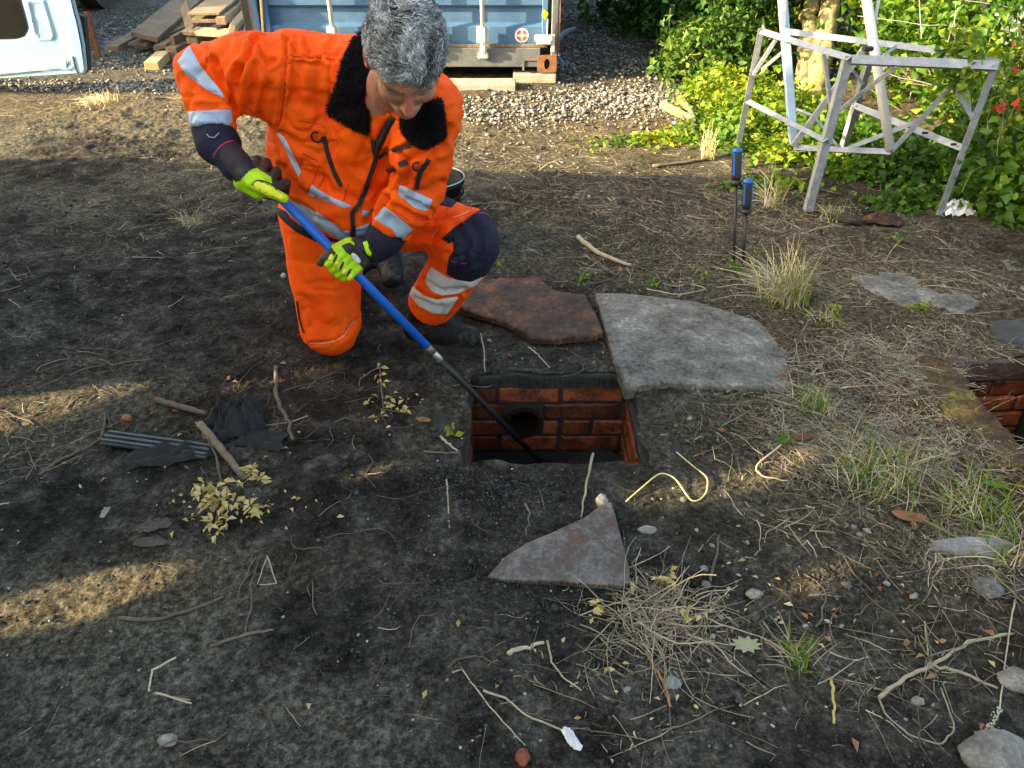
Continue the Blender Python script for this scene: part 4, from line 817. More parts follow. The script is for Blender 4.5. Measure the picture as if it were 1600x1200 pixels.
for k in (.55, .68, .93): p = D(1333, 164, 4.10) * (1 - k) + D(1502, 231, 3.72) * k; mb.box(p + (0, -.006, .003), (.030, .004, .012), bev=.002)
mb.build('slot', RUB, fr)
# ---- lifting keys
HB = mat('blue_handle', S((.012, .09, .34), (.016, .12, .42)), 10, .32, bs_=0); HK = mat('black_handle', S(g(.010), g(.02)), 30, .5, bs_=.2); SHAFT = mat('dark_steel_shaft', S(g(.02), g(.05)), 40, .45, metal=.4)
def key(label, top, foot, hl):
    t = thing('lifting_key', label, 'hand tool', 'blue-handled keys stuck upright in the ground'); b = np.array(foot) + (0, 0, -.05); tp = np.array(top); d = nrm(tp - b); h0 = tp - d * hl
    MB().tube([b, h0 + d * .01], .0075, 8).build('shaft', SHAFT, t, True)
    u = nrm(np.cross(d, (0, 1, 0))); v = np.cross(d, u)
    V, F = tube_arrays([h0, h0 + d * .006, h0 + d * .014, h0 + d * .022], [.022, .024, .024, .017], 14); MB().add(V, F).build('collar', HK, t, True)
    P = [h0 + d * (hl * k) for k in (.14, .22, .5, .8, .88)]; V, F = tube_arrays(P, [.0175, .020, .0205, .0205, .020], 16); MB().add(V, F).build('grip', HK, t, True)
    P = [h0 + d * (hl * k) for k in (.86, .90, .97, 1.0)]; V, F = tube_arrays(P, [.0212, .0216, .0205, .014], 14); MB().add(V, F).build('end_cap', HB, t, True)
    mb = MB()
    for a in (-1.45, .65, 2.75):
        dr = u * math.cos(a) + v * math.sin(a); p0 = h0 + d * hl * .26 + dr * .0195; p1 = h0 + d * hl * .86 + dr * .0200; mb.bar(p0, p1, .011, .004, up=dr, bev=.0015)
    mb.build('grip_inlay', HB, t)
f1 = G(1149, 412); key('taller of the two blue and black handled keys stuck in the ground', D(1152, 231, (CH - .47) / (SP + (231 - 600) / FPX * CP)), f1, .155)
f2 = G(1163, 412, 0); key('shorter of the two blue and black handled keys stuck in the ground', D(1169, 279, 3.30 * .985), f2, .15)
# ================================================================== TIMBER
WOOD = mat('weathered_plank', [(.28, (.11, .075, .045)), (.5, (.24, .175, .11)), (.75, (.40, .32, .21))], 6, .8, bs_=.7, bd=.004, stretch=(1, 1, 1), tint=.45, detail=8)
NEWW = mat('fresh_sawn_pine', [(.3, (.38, .26, .11)), (.55, (.58, .43, .22)), (.8, (.68, .54, .32))], 7, .75, bs_=.4, tint=.2)
def plank(label, a, b, w_, th, m_=WOOD, tl=0.0, name='timber_plank', seed=0, up=(0, 0, 1)):
    mb = MB(); p = D(*a); q_ = D(*b); mb.bar(p, q_, w_, th, up=up, bev=.003, a=tl); return tag(mb.build(name, m_), label, 'plank', 'planks in the woodpile')
# (near end, far end) with depth; pile climbs to the right
plank('thick round-edged timber poking lowest left out of the woodpile', (175, 80, 7.35), (255, 35, 8.4), .13, .09, tl=.5)
plank('wide grey plank lying at the left of the woodpile', (225, 58, 7.25), (330, -30, 9.4), .24, .045, tl=.35, up=(.25, 0, 1))
plank('flat brown plank below the wide grey one', (215, 70, 7.3), (360, 5, 8.8), .20, .03, tl=.2)
plank('dark plank at the middle bottom of the woodpile', (250, 74, 7.2), (370, 8, 8.6), .14, .04, tl=.1, up=(-.2, 0, 1))
plank('thin splintered plank standing on edge in the woodpile', (270, 66, 7.05), (365, 15, 8.4), .04, .10, tl=.25)
plank('short block end in the woodpile behind the pale cut piece', (268, 82, 7.0), (330, 50, 7.8), .10, .08, tl=.45)
plank('mid brown plank under the right half of the woodpile', (300, 64, 6.9), (390, 20, 7.9), .11, .05, tl=.3)
o = plank('clean pale sawn offcut lying apart in front of the woodpile', (237, 104, 6.72), (256, 86, 7.05), .12, .075, NEWW, .6, 'timber_offcut')
plank('top wide flat board of the woodpile', (318, 22, 6.55), (378, -24, 7.6), .27, .022, tl=.55)
plank('second flat board just under the top board', (320, 33, 6.60), (382, -12, 7.6), .25, .03, tl=.3)
plank('square beam right of the top boards with a pale sawn end', (345, 33, 6.55), (386, -2, 7.4), .075, .06, tl=.85)
plank('long cross board supporting the top boards', (290, 48, 6.95), (362, 52, 6.60), .09, .035, tl=.75, up=(0, -.5, 1))
plank('lighter tilted beam at the right end of the woodpile', (362, 47, 6.50), (392, 10, 7.2), .05, .09, tl=.95, up=(.5, 0, 1))
plank('grey upended plank behind the top boards', (300, 50, 6.9), (288, 8, 7.2), .12, .03, tl=.4, up=(0, -1, 0))
# upright boards beside the container
def post(label, a, b, w_, th, m_=WOOD, tl=.7, nm='timber_post'): mb = MB(); mb.bar(D(*a), D(*b), w_, th, up=(0, -1, 0), bev=.003, a=tl); return tag(mb.build(nm, m_), label, 'post', 'upright timbers leaning by the container')
post('left upright board beside the container', (389, 118, 6.35), (386, -190, 5.55), .055, .03)
post('broad mossy upright board beside the container', (400, 118, 6.38), (398, -190, 5.6), .055, .035, tl=.95)
post('thin leaning batten closest to the container corner', (415, 110, 6.3), (398, -150, 5.6), .018, .02, NEWW, .5)
post('dark rusty upright right behind the leaning batten', (419, 100, 6.42), (403, -150, 5.7), .03, .03, TWIG, .1)
mb = MB(); mb.box((CXL - .04, CY + .02, 1.25), (.07, .03, 2.0), bev=.01); tag(mb.build('black_sheet', RUB), 'black sheet hanging between the upright boards and the container', 'sheet')
MB().box((-2.35, 6.75, .05), (.3, .3, .10), bev=.01)
tag(MB().box(G(128, 100, 0) + (0.02, .3, .18), (.05, .03, .42), bev=.003).build('rusty_stake', CRUST), 'rusty brown stake standing just behind the edge of the van door', 'stake')
# ================================================================== PIPES
PIPE = mat('blue_grey_pipe', S((.13, .19, .25), (.20, .28, .36)), 8, .45, bs_=.05)
def pipe(label, pts, r=.025, m_=PIPE, name='plastic_pipe'):
    t = np.linspace(0, 1, 8); P = np.array(pts, float)
    if len(P) == 3: P = np.array([(1 - k) ** 2 * P[0] + 2 * k * (1 - k) * P[1] + k * k * P[2] for k in t])
    n = 12; V, F = tube_arrays(P, r, n, False); Vi, Fi = tube_arrays(P, r * .8, n, False); k = len(V); mb = MB(); mb.add(V, F); mb.add(Vi, [f[::-1] for f in Fi])
    mb.F += [(j, k + j, k + (j + 1) % n, (j + 1) % n) for j in range(n)]; e = (len(P) - 1) * n; mb.F += [(e + (j + 1) % n, k + e + (j + 1) % n, k + e + j, e + j) for j in range(n)]
    return tag(mb.build(name, m_, smooth=True), label, 'pipe', 'plastic pipes beside the container')
pipe('short curved blue grey pipe standing up above the other pipes', [D(868, 72, 7.0), D(872, 52, 7.1), D(898, 46, 7.4)])
pipe('leftmost open pipe end lying right of the container corner', [D(872, 103, 6.75), D(860, 86, 7.3)])
pipe('middle open pipe end lying right of the container corner', [D(883, 105, 6.72), D(862, 80, 7.4)])
pipe('thin pipe with a dark end, rightmost beside the container', [D(900, 111, 6.62), D(864, 76, 7.5)], .014)
# ================================================================== WIRE FENCE
WIRE = mat('galvanised_wire', S(g(.35), g(.5)), 20, .5, metal=.5, bs_=0)
fn = thing('wire_fence', 'slack galvanised wire mesh fence in front of the brown conifer hedge', 'fence')
for k, (a, b, z_) in enumerate([((1340, 25, 4.9), (1640, 60, 4.6), 0), ((1350, 105, 4.6), (1640, 175, 4.3), 0), ((1500, 170, 4.3), (1640, 215, 4.1), 0), ((1540, 205, 4.2), (1660, 260, 4.0), 0), ((1500, 0, 4.6), (1650, 20, 4.5), 0)]):
    MB().tube(curve_pts(D(*a), D(*b), .015, 14, .006), .0022, 4).build('wire', WIRE, fn)
for px, a, b, dx in ((1500, -40, 60, -8), (1548, 50, 200, -4), (1520, -40, 70, -40), (1430, -40, 60, 10), (1590, 60, 260, 4)): MB().tube(curve_pts(D(px, a, 4.7), D(px + dx, b, 4.45), .01, 8, .004), .0022, 4).build('wire', WIRE, fn)
tag(MB().box(D(1546, 10, 4.75) + (0, 0, -.35), (.09, .09, 1.6), bev=.01).build('fence_post', RUB), 'black post carrying the wire fence at the top right', 'post')
# red leaves and white flowers at right edge
def sprig(label, cat, c, m_, n, r, size, seed, name='leaf_sprig', tint=.5):
    t = thing(name, label, cat); P = np.array(c) + rng.normal(0, r, (n, 3)); V, F, A = leaves(P, size, seed, .2, .7, tint); put('leaf_cluster', V, F, m_, t, attrs={'tint': A})['kind'] = 'stuff'
    g_ = np.array(c) + (.1, .1, -.25); MB().tube(curve_pts(g_, c, .1), .002, 4).build('stem', PTWIG, t)
sprig('bright red leaf cluster hanging beside the right frame leg', 'leaves', D(1572, 170, 3.5), LR, 5, .012, .045, 701)
sprig('red leaf at the right edge above the hanging cluster', 'leaves', D(1592, 108, 3.5), LR, 4, .012, .035, 702)
sprig('small red leaf beside the brown conifer hedge', 'leaves', D(1588, 58, 3.9), LR, 3, .01, .03, 703)
WF = leaf_mat('white_blossom', [(.5, .5, .38), (.7, .7, .6)], .2)
sprig('cluster of small white blossom at the top right edge', 'blossom', D(1590, 35, 3.9), WF, 60, .05, .02, 704, 'blossom_sprig'); sprig('small white blossom next to the frame corner', 'blossom', D(1557, 128, 3.5), WF, 22, .018, .014, 705, 'blossom_sprig')
# ================================================================== SINGLE THINGS ON THE GROUND
def stick(label, pts, r, m_=TWIG, name='stick', cat='stick', n=8, lift=None, taper=.7, dz=None, group=None, jit=.0015):
    P = []
    for i, p in enumerate(pts):
        q_ = GP(p[0], p[1]); q_[2] += (p[2] if len(p) > 2 else 0) + r * .8; P.append(q_)
    P = np.array(P); t = np.linspace(0, len(P) - 1, max(6, len(P) * 4)); P = np.stack([np.interp(t, np.arange(len(P)), P[:, k]) for k in range(3)], 1)
    for _ in range(0 if (m_ is PTWIG and r < .003) else 2): P[1:-1] = (P[:-2] + 2 * P[1:-1] + P[2:]) / 4
    P += rng.normal(0, jit * (.4 if r < .003 else 1), P.shape); rad = np.linspace(r, r * taper, len(P)) * (1 + rng.normal(0, .06, len(P)))
    V, F = tube_arrays(P, rad, n); return tag(put(name, V, F, m_, None, True, {'tint': np.full(len(V), rng.random())}), label, cat, group)
stick('smooth grey stick lying above the black cloth', [(246, 629), (285, 640), (325, 650)], .012)
stick('thick grey stick crossing the black cloth toward the cream leaves', [(318, 680, .03), (350, 715, .02), (383, 752)], .013, taper=.8)
stick('brown forked root running down from the worker knee', [(432, 575), (430, 610), (438, 640), (450, 660), (458, 690)], .008, jit=.003)
stick('pale thin stem crossing the brown root', [(360, 690), (400, 668), (455, 660), (482, 650)], .0025, PTWIG)
stick('thin twig standing over the cream leaved branch', [(322, 690, .03), (340, 718, .02), (350, 770)], .0045)
stick('pale grey stick behind the concrete slab', [(902, 375, .01), (930, 396), (985, 418)], .011, PTWIG)
stick('long bent reddish stick in the left foreground', [(186, 968), (240, 970), (290, 958), (348, 936)], .005, TWIG)
stick('dark curved twig in the lower left foreground', [(330, 1012), (380, 994), (430, 985)], .004)
stick('short upright twig leaning on the tip of the triangular plate', [(925, 733, .06), (918, 760, .04), (907, 810)], .004, PTWIG)
stick('single upright stalk in the soil left of the triangular plate', [(698, 750, .0), (701, 790), (702, 826)], .0028, PTWIG)
stick('stubby peeled twig below the triangular plate', [(792, 1021), (820, 1014), (848, 1006)], .0055, PTWIG)
stick('orange rooted stem at the bottom of the dry stalk heap', [(1015, 1030), (1038, 1070), (1048, 1105)], .004, mat('orange_stem', S((.25, .10, .03), (.42, .20, .07)), 20, .7))
stick('long pale forked twig in the right foreground', [(1373, 1092), (1410, 1062), (1460, 1040), (1500, 1010), (1580, 990)], .0050, PTWIG)
stick('side branch of the forked twig in the right foreground', [(1450, 1040), (1500, 1052), (1560, 1077)], .0042, PTWIG)
stick('thin curved twig looping below the forked twig', [(1373, 1092), (1385, 1120), (1420, 1150), (1470, 1165), (1493, 1140), (1470, 1075)], .0024, PTWIG)
stick('long upright grass stem with a seed head at the right edge', [(1583, 942, .01), (1572, 1000, .01), (1562, 1110)], .002, STRAW, name='dry_grass', cat='grass')
stick('flat yellow stalk standing in the right foreground', [(1299, 1065), (1301, 1100), (1302, 1132)], .0038, mat('yellow_stalk', S((.42, .30, .08), (.58, .44, .16)), 20, .7))
stick('white bent stalk in three pieces in the lower left foreground', [(275, 1028), (239, 1048), (233, 1080), (300, 1100)], .0028, PTWIG)
stick('white parallel stalk touching the bent one in the lower left foreground', [(238, 1084), (270, 1090), (297, 1095)], .0022, PTWIG)
stick('thin curved white stalk below the triangular plate', [(855, 1003), (862, 1035), (880, 1060), (910, 1080)], .0026, PTWIG)
stick('thin straight pale stalk near the bottom centre', [(722, 1047), (760, 1098), (820, 1165)], .0018, PTWIG)
stick('long meandering pale stem at the bottom centre', [(755, 1080), (790, 1092), (820, 1118), (880, 1142)], .0028, PTWIG)
stick('bent white stalk on the soil left of the orange leaf', [(1272, 822, .0), (1264, 830), (1306, 833)], .0022, PTWIG)
stick('bent dry stem behind the yellow wire', [(1232, 690, .01), (1176, 735, .01), (1190, 745), (1230, 752)], .003, PTWIG)
stick('triangle of thin dry stalk left of the dug soil', [(418, 870), (432, 912), (402, 915), (418, 870)], .0018, PTWIG)
stick('dark looped root hanging at the far left', [(62, 745), (95, 720), (160, 690), (165, 650)], .005)
stick('thin dark root along the right rim of the slab', [(1110, 910), (1118, 870), (1124, 838)], .004)
stick('pale log end in the sunlit weeds behind the keys, upper one', [(1062, 160), (1075, 175), (1086, 200)], .032, BARK, 'log', 'log')
stick('pale log in the sunlit weeds behind the keys, lower one', [(1036, 170), (1060, 183), (1085, 196)], .036, BARK, 'log', 'log')
stick('upright dark stump where the two logs meet', [(1083, 195, .0), (1083, 205, .02), (1084, 216, .0)], .03, DBARK, 'log', 'log')
stick('long grey twig in front of the yellow straw tuft', [(1020, 262), (1070, 256), (1110, 250), (1140, 243)], .010, TWIG)
stick('thin grey branch lying behind the slab near the keys', [(1010, 452), (1060, 462), (1110, 452), (1060, 440)], .003, PTWIG)
stick('brown branch lying right of the black bucket', [(735, 322), (775, 318), (815, 322)], .008, TWIG)
stick('pale broken twig lying on the slab edge behind the chamber', [(825, 543), (842, 555), (858, 575)], .003, PTWIG)
stick('dry upright stem left of the lintel', [(752, 540, .05), (757, 560, .02), (757, 582)], .003, PTWIG)
stick('bent twig at the left rim of the chamber', [(688, 683), (700, 695), (715, 706)], .004, PTWIG)
stick('yellow green rush stem arching across the right foreground', [(1440, 818, .01), (1490, 850, .02), (1540, 895, .02), (1600, 945, .0)], .0035, STEMG, 'rush', 'grass')
for i, (a, b, lab) in enumerate([((1120, 700), (1180, 790), 'x')]): pass
YW = mat('yellow_cord', S((.50, .44, .16), (.62, .56, .26)), 20, .6, bs_=0)
P = [GP(978, 785), GP(1005, 765, .01), GP(1030, 747, .02), GP(1055, 752, .01), GP(1078, 785), GP(1092, 784), GP(1104, 772), GP(1106, 752, .01), GP(1085, 732), GP(1056, 712, .01)]
P = np.array(P); t = np.linspace(0, 9, 50); P = np.stack([np.interp(t, np.arange(10), P[:, k]) for k in range(3)], 1)
for _ in range(4): P[1:-1] = (P[:-2] + 2 * P[1:-1] + P[2:]) / 4
tag(MB().tube(P + (0, 0, .004), .0023, 6).build('yellow_cord', YW, smooth=True), 'pale yellow cord curling over the soil between the chamber and the slab', 'cord')
# stones
STN = mat('grey_field_stone', [(.36, g(.09, 1.06, .88)), (.5, g(.20, 1.06, .88)), (.64, g(.36, 1.04, .9))], 14, .85, bs_=.7, bd=.004, detail=8)
def stone(label, px, py, r, m_=STN, seed=0, nm='stone'):
    p = GP(px, py); o = lumpy(nm, p + (0, 0, r[2] * .35), r, m_, None, 22, seed, .22); return tag(o, label, 'stone')
stone('grey rounded stone cut by the bottom right corner', 1555, 1180, (.075, .045, .03), seed=1)
stone('pale grey stone at the right edge near the forked twig', 1590, 1066, (.040, .028, .020), seed=2)
stone('small round pale stone below the forked twig', 1433, 1096, (.014, .011, .008), seed=3)
stone('olive grey flat stone under the yellow green rush stem', 1542, 920, (.034, .032, .014), SLATE, seed=4)
stone('dark flat pebble near the bottom left', 263, 1158, (.020, .014, .010), STN, seed=5)
stone('white chip of rubble behind the tip of the triangular plate', 940, 786, (.018, .022, .016), PEB, seed=6)
stone('small orange brick chip at the bottom centre', 816, 1184, (.014, .018, .009), BRICK, seed=7)
stone('long white lump of chalky mortar in the litter at the right', 1515, 858, (.11, .030, .018), PEB, seed=8)
stone('blue grey pebble by the orange rooted stem', 1048, 1068, (.020, .018, .008), STN, seed=9)
stone('flat grey pebble right of the triangular plate', 1012, 829, (.024, .014, .006), STN, seed=10)
stone('small brown egg shaped stone left of the blue pole', 443, 432, (.012, .014, .010), PEB, seed=11)
stone('orange brick fragment left of the black cloth', 198, 655, (.018, .016, .010), BRICK, seed=12)
stone('grey pebble right of the bright green tuft', 1178, 930, (.020, .016, .008), STN, seed=13)
# single leaves
def leaf_shape(label, px, py, poly, m_, curl=.01, nm='leaf', rot=0.0, cat='leaf', tint=.6, z=.006):
    c = GP(px, py); P = np.array(poly, float); cr, sr = math.cos(rot), math.sin(rot); P = np.stack([P[:, 0] * cr - P[:, 1] * sr, P[:, 0] * sr + P[:, 1] * cr], 1)
    V = [np.array([0, 0, .0])] + [np.array([a, b, curl * (a * a + b * b) / (.03 ** 2)]) for a, b in P]; V = np.array(V) + c + (0, 0, z); n = len(P)
    return tag(put(nm, V, [(0, i + 1, (i + 1) % n + 1) for i in range(n)], m_, None, False, {'tint': np.full(n + 1, tint)}), label, cat)
oval = lambda L, W_: [(L * math.cos(a), W_ * math.sin(a)) for a in np.linspace(0, 6.28, 15)[:-1]]
leaf_shape('curled orange brown leaf in the litter above the rush stem', 1418, 810, oval(.045, .020), LO, .004, rot=-.25, tint=.6)
leaf_shape('brown dead leaf at the lower right of the chamber surround', 1250, 685, oval(.034, .018), LO, .003, rot=.1, tint=.2)
hol = []
for k in range(20): a = k * 2 * math.pi / 20; r_ = .020 if k % 2 else .031; hol.append((r_ * math.cos(a) * 1.25, r_ * math.sin(a) * .8))
leaf_shape('pale grey green holly leaf lying left of the small green tuft', 1165, 1010, hol, mat('holly', S((.22, .23, .12), (.34, .34, .20)), 20, .6), .002)
leaf_shape('rust coloured leaf right below the cream seedling', 662, 658, oval(.026, .012), LO, .003, rot=-.3, tint=.7)
WP = mat('white_plastic', S(g(.6), g(.78)), 10, .5, bs_=.2)
def crumple(label, cat, px, py, w_, h_, zt, m_, seed, nm, amp=.3, rot=0.0, rest=0):
    c = GP(px, py); n = 22; u_, v_ = np.meshgrid(np.linspace(-1, 1, n), np.linspace(-1, 1, n), indexing='ij'); rr = 1 - .25 * np.abs(vn(np.arctan2(v_, u_) * 2 + 9, 0 * u_, seed)) * 2; k = np.minimum(1, 1 / (np.hypot(u_, v_) + 1e-6) ** .4)
    X_ = u_ * w_ * rr * k; Y_ = v_ * h_ * rr * k; Z_ = zt * (1 - .8 * (np.maximum(abs(u_), abs(v_))) ** 2) * (.6 + 1.6 * np.abs(fbm(u_ * 2.2 + seed, v_ * 2.2, 3, seed))) + zt * amp * fbm(u_ * 5, v_ * 5, 2, seed + 1)
    cr, sr = math.cos(rot), math.sin(rot); V = np.stack([c[0] + X_ * cr - Y_ * sr, c[1] + X_ * sr + Y_ * cr, c[2] + .003 + np.maximum(Z_, 0)], -1).reshape(-1, 3); I = np.arange(n * n).reshape(n, n)
    return tag(put(nm, V, np.stack([I[:-1, :-1], I[1:, :-1], I[1:, 1:], I[:-1, 1:]], -1).reshape(-1, 4), m_, None, True, {'tint': np.full(n * n, .5)}), label, cat)
crumple('crumpled white plastic bag at the foot of the right frame leg', 'plastic bag', 1494, 334, .085, .05, .06, WP, 2, 'plastic_bag', .5)
crumple('white paper scrap near the bottom centre', 'paper', 893, 1156, .012, .030, .012, WP, 3, 'paper_scrap', rot=.5)
crumple('rusty curled metal sheet lying by the front frame leg', 'metal sheet', 1378, 350, .11, .045, .05, RUST, 4, 'rusty_sheet', rot=-.15)
tag(MB().tube([GP(1285, 342, .02), GP(1345, 352, .02)], [.03, .022], 9).build('rotten_log', DBARK, smooth=True), 'rotten brown log end touching the rusty curled sheet', 'log')
BCL = mat('black_woven_cloth', S(g(.010), g(.022), g(.04)), 40, .9, bs_=.8, bd=.003)
crumple('black woven cloth lying crumpled in the left foreground, nearer piece', 'cloth', 275, 712, .15, .055, .035, BCL, 5, 'black_cloth', .5, .25)
crumple('black woven cloth bunched up beside the brown root, taller piece', 'cloth', 372, 668, .10, .10, .085, BCL, 6, 'black_cloth', .6, .3)
crumple('torn end of the black cloth spreading toward the root', 'cloth', 410, 690, .085, .05, .022, BCL, 7, 'black_cloth', .5, -.2)
GRB = mat('grey_plastic_strip', S((.03, .036, .042), (.07, .08, .09)), 18, .5, bs_=.2)
st_ = thing('plastic_channel', 'ridged dark grey plastic channel sticking out from under the black cloth', 'plastic channel')
a = GP(168, 692, .018); b = GP(330, 712, .012); d = nrm(b - a); s_ = nrm(np.cross(d, (0, 0, 1)))
MB().bar(a, b, .055, .012, bev=.003).build('base', GRB, st_)
for k in (-.02, 0, .02): MB().bar(a + s_ * k + (0, 0, .010), b + s_ * k + (0, 0, .010), .009, .010, bev=.002).build('ridge', GRB, st_)
crumple('folded dried brown bark curl in the left foreground, upper fold', 'bark', 243, 825, .045, .018, .022, mat('grey_brown_bark', S((.05, .038, .028), (.13, .10, .08)), 20, .8), 8, 'bark_curl', .3, .35)
crumple('folded dried brown bark curl in the left foreground, lower fold', 'bark', 235, 850, .045, .015, .016, MATS['grey_brown_bark'], 9, 'bark_curl', .3, .05)
crumple('small pale shell of dead leaf at the left foreground', 'leaf', 165, 803, .009, .022, .012, PTWIG, 10, 'dead_leaf', .3)
# dark water stain puddle left
# cream leaved branch: about 100 leaflets in whorls
def leafy_branch(label, whorls, size, seed, m_=LY, stalks=()):
    t = thing('leafy_branch', label, 'branch'); rr = np.random.default_rng(seed); P = []; Dd = []
    for px, py, n, r, z_ in whorls:
        c = GP(px, py, z_)
        for k in range(n): a = rr.random() * 6.28; dd = np.array([math.cos(a), math.sin(a), .35 * rr.normal()]); P.append(c + dd * r * rr.random() * .5 + rr.normal(0, .003, 3)); Dd.append(dd)
    P = np.array(P); Dd = np.array(Dd)
    for k in range(len(P)):
        V, F, A = leaves(P[k:k + 1], size, seed + k, 1.0, .5, None, Dd[k:k + 1]); put('leaf', V, F, m_, t, attrs={'tint': A})
    mb = MB()
    for s in stalks: mb.tube([GP(*q_) for q_ in s], .002, 5)
    mb.build('stem', TWIG, t); return t
leafy_branch('cream and yellow leaved broken branch in the left foreground', [(335, 830, 16, .03, .03), (330, 805, 18, .035, .04), (352, 800, 16, .03, .045), (318, 785, 12, .025, .03), (322, 768, 8, .02, .03), (372, 800, 14, .03, .035), (395, 803, 12, .022, .03), (410, 803, 7, .018, .02), (345, 780, 12, .025, .045), (375, 765, 8, .02, .03), (398, 748, 14, .022, .03), (408, 755, 8, .018, .02), (355, 825, 12, .025, .03), (340, 842, 8, .02, .02)], .024, 801,
    stalks=[[(350, 760, .02), (345, 790, .03), (340, 835, .02)], [(345, 790, .03), (405, 805, .02)], [(345, 785, .03), (318, 775, .02)], [(375, 770, .02), (400, 750, .025)]])
leafy_branch('withered cream seedling between the kneeling leg and the chamber', [(597, 604, 5, .012, .08), (596, 612, 5, .014, .07), (598, 622, 6, .016, .06), (600, 634, 5, .02, .03), (577, 634, 6, .025, .01), (590, 655, 6, .03, .01), (622, 640, 6, .025, .012), (636, 648, 5, .02, .01)], .020, 802,
    stalks=[[(600, 645, 0), (598, 625, .05), (597, 603, .09)], [(600, 640, 0), (640, 650, .01)]])
leafy_branch('green twig with yellow leaves in front of the dark bramble bush', [(1104, 50, 8, .05, .55), (1100, 62, 6, .04, .45), (1120, 75, 5, .04, .35), (1110, 90, 5, .03, .3)], .06, 803, LG, stalks=[[(1140, 130, 0), (1118, 80, .3), (1102, 48, .55)]])
# heap of dry stalks in the right foreground
V, F, A = straws(scatter_px([(1035, 965, 75, 42, 190)], 820) + np.array([0, 0, .012]), .13, .0014, 821, .8, .25, 7); h_ = thing('dry_stalk_heap', 'round heap of grey dry stalks with cream leaflets right of the triangular plate', 'stalk heap')
o = put('stalks', V, F, PTWIG, h_, attrs={'tint': A}); o['kind'] = 'stuff'
P = scatter_px([(925, 965, 10, 12, 8), (1075, 965, 25, 14, 14), (1035, 915, 20, 8, 14), (985, 925, 16, 8, 6)], 822) + (0, 0, .035); V, F, A = leaves(P, .022, 823, .9, .5); put('leaflets', V, F, LY, h_, attrs={'tint': A})['kind'] = 'stuff'
# seed head
p0 = GP(1562, 1110); P = np.array([GP(1560, 1112), GP(1548, 1130), GP(1540, 1148)]); pp = P[0] + (P[2] - P[0]) * rng.random((70, 1)) + rng.normal(0, .003, (70, 3)) + (0, 0, .01)
V, F, A = leaves(pp, .008, 830, .5, .4); tag(put('seed_head', V, F, WF, attrs={'tint': A}), 'fluffy pale seed head at the end of the right grass stem', 'seed head')
# ================================================================== OFF-FRAME HEDGE (added unseen, shaped to cast the foreground shade)
XO = -4.7
def to_shade_plane(x_, y_, z_=0): L_ = (x_ - XO) / SUN_TR[0]; return y_ - SUN_TR[1] * L_, z_ + math.tan(SUN_EL) * L_
prof_y = [-9, -6, 1.6, 2.0, 2.35, 2.65, 3.3, 3.9, 4.35, 4.5]; prof_h = [4.6, 4.8, 4.6, 4.0, 3.4, 2.1, 1.35, .80, .36, 0]
hy, hz = np.meshgrid(np.arange(-9, 5.2, .03), np.arange(0, 4.9, .03), indexing='ij')
def shade_field(Y_, Z_):  # outline and holes shaped for the wanted shade and sun patches
    f = np.interp(Y_, prof_y, prof_h) - Z_ + .22 * fbm(Y_ * 2.2, Z_ * 2.2, 4, 61) + .10 * fbm(Y_ * 9, Z_ * 9, 2, 62)
    for poly in ([(-90, 1010), (-90, 950), (90, 905), (250, 872), (345, 872), (300, 905), (200, 945), (60, 990)], [(-90, 690), (-90, 632), (60, 608), (180, 592), (200, 596), (130, 622), (20, 665)], [(330, 606), (470, 568), (505, 568), (380, 606)],
                 [(1010, 778), (1130, 738), (1230, 700), (1270, 706), (1150, 760), (1040, 798)], [(1450, 655), (1490, 638), (1510, 642), (1470, 664)], [(590, 735), (650, 715), (660, 735), (600, 760)], [(1180, 905), (1290, 880), (1300, 905), (1200, 930)]):
        hp = [to_shade_plane(*G(a, b)[:2]) for a, b in poly]; f = np.minimum(f, -poly_sd(Y_, Z_, hp) - .0 + .05 * fbm(Y_ * 11, Z_ * 11, 3, 63))
    return f
f = shade_field(hy, hz); I = np.arange(hy.size).reshape(hy.shape); Qd = np.stack([I[:-1, :-1], I[1:, :-1], I[1:, 1:], I[:-1, 1:]], -1).reshape(-1, 4)
V0 = np.stack([XO + .15 * fbm(hy * 1.5, hz * 1.5, 3, 64), hy, hz], -1).reshape(-1, 3); V1, T1, _ = clip(V0, tri(Qd), f.ravel())
hd = thing('hedge', 'tall hedge added out of view on the left, shaped to shade the foreground', 'hedge')
put('shade_sheet', V1, T1, LD, hd, attrs={'tint': np.full(len(V1), .2)})['kind'] = 'stuff'  # unseen solid sheet added to block the sun, pierced for the sun patches
rr = np.random.default_rng(66); P = np.stack([XO + rr.normal(-.1, .18, 26000), rr.uniform(-9, 5.1, 26000), rr.uniform(0, 4.9, 26000)], 1)
sh, sv = to_shade_plane(P[:, 0], P[:, 1], 0)[0], P[:, 2] - math.tan(SUN_EL) * (P[:, 0] - XO) / SUN_TR[0] * -0
Yp = P[:, 1] - SUN_TR[1] / SUN_TR[0] * (P[:, 0] - XO); Zp = P[:, 2] + math.tan(SUN_EL) * (P[:, 0] - XO) / SUN_TR[0]
P = P[shade_field(Yp, Zp) > .10]; V, F, A = leaves(P, .09, 67, .2, .6, .4); put('foliage', V, F, LD, hd, attrs={'tint': A})['kind'] = 'stuff'
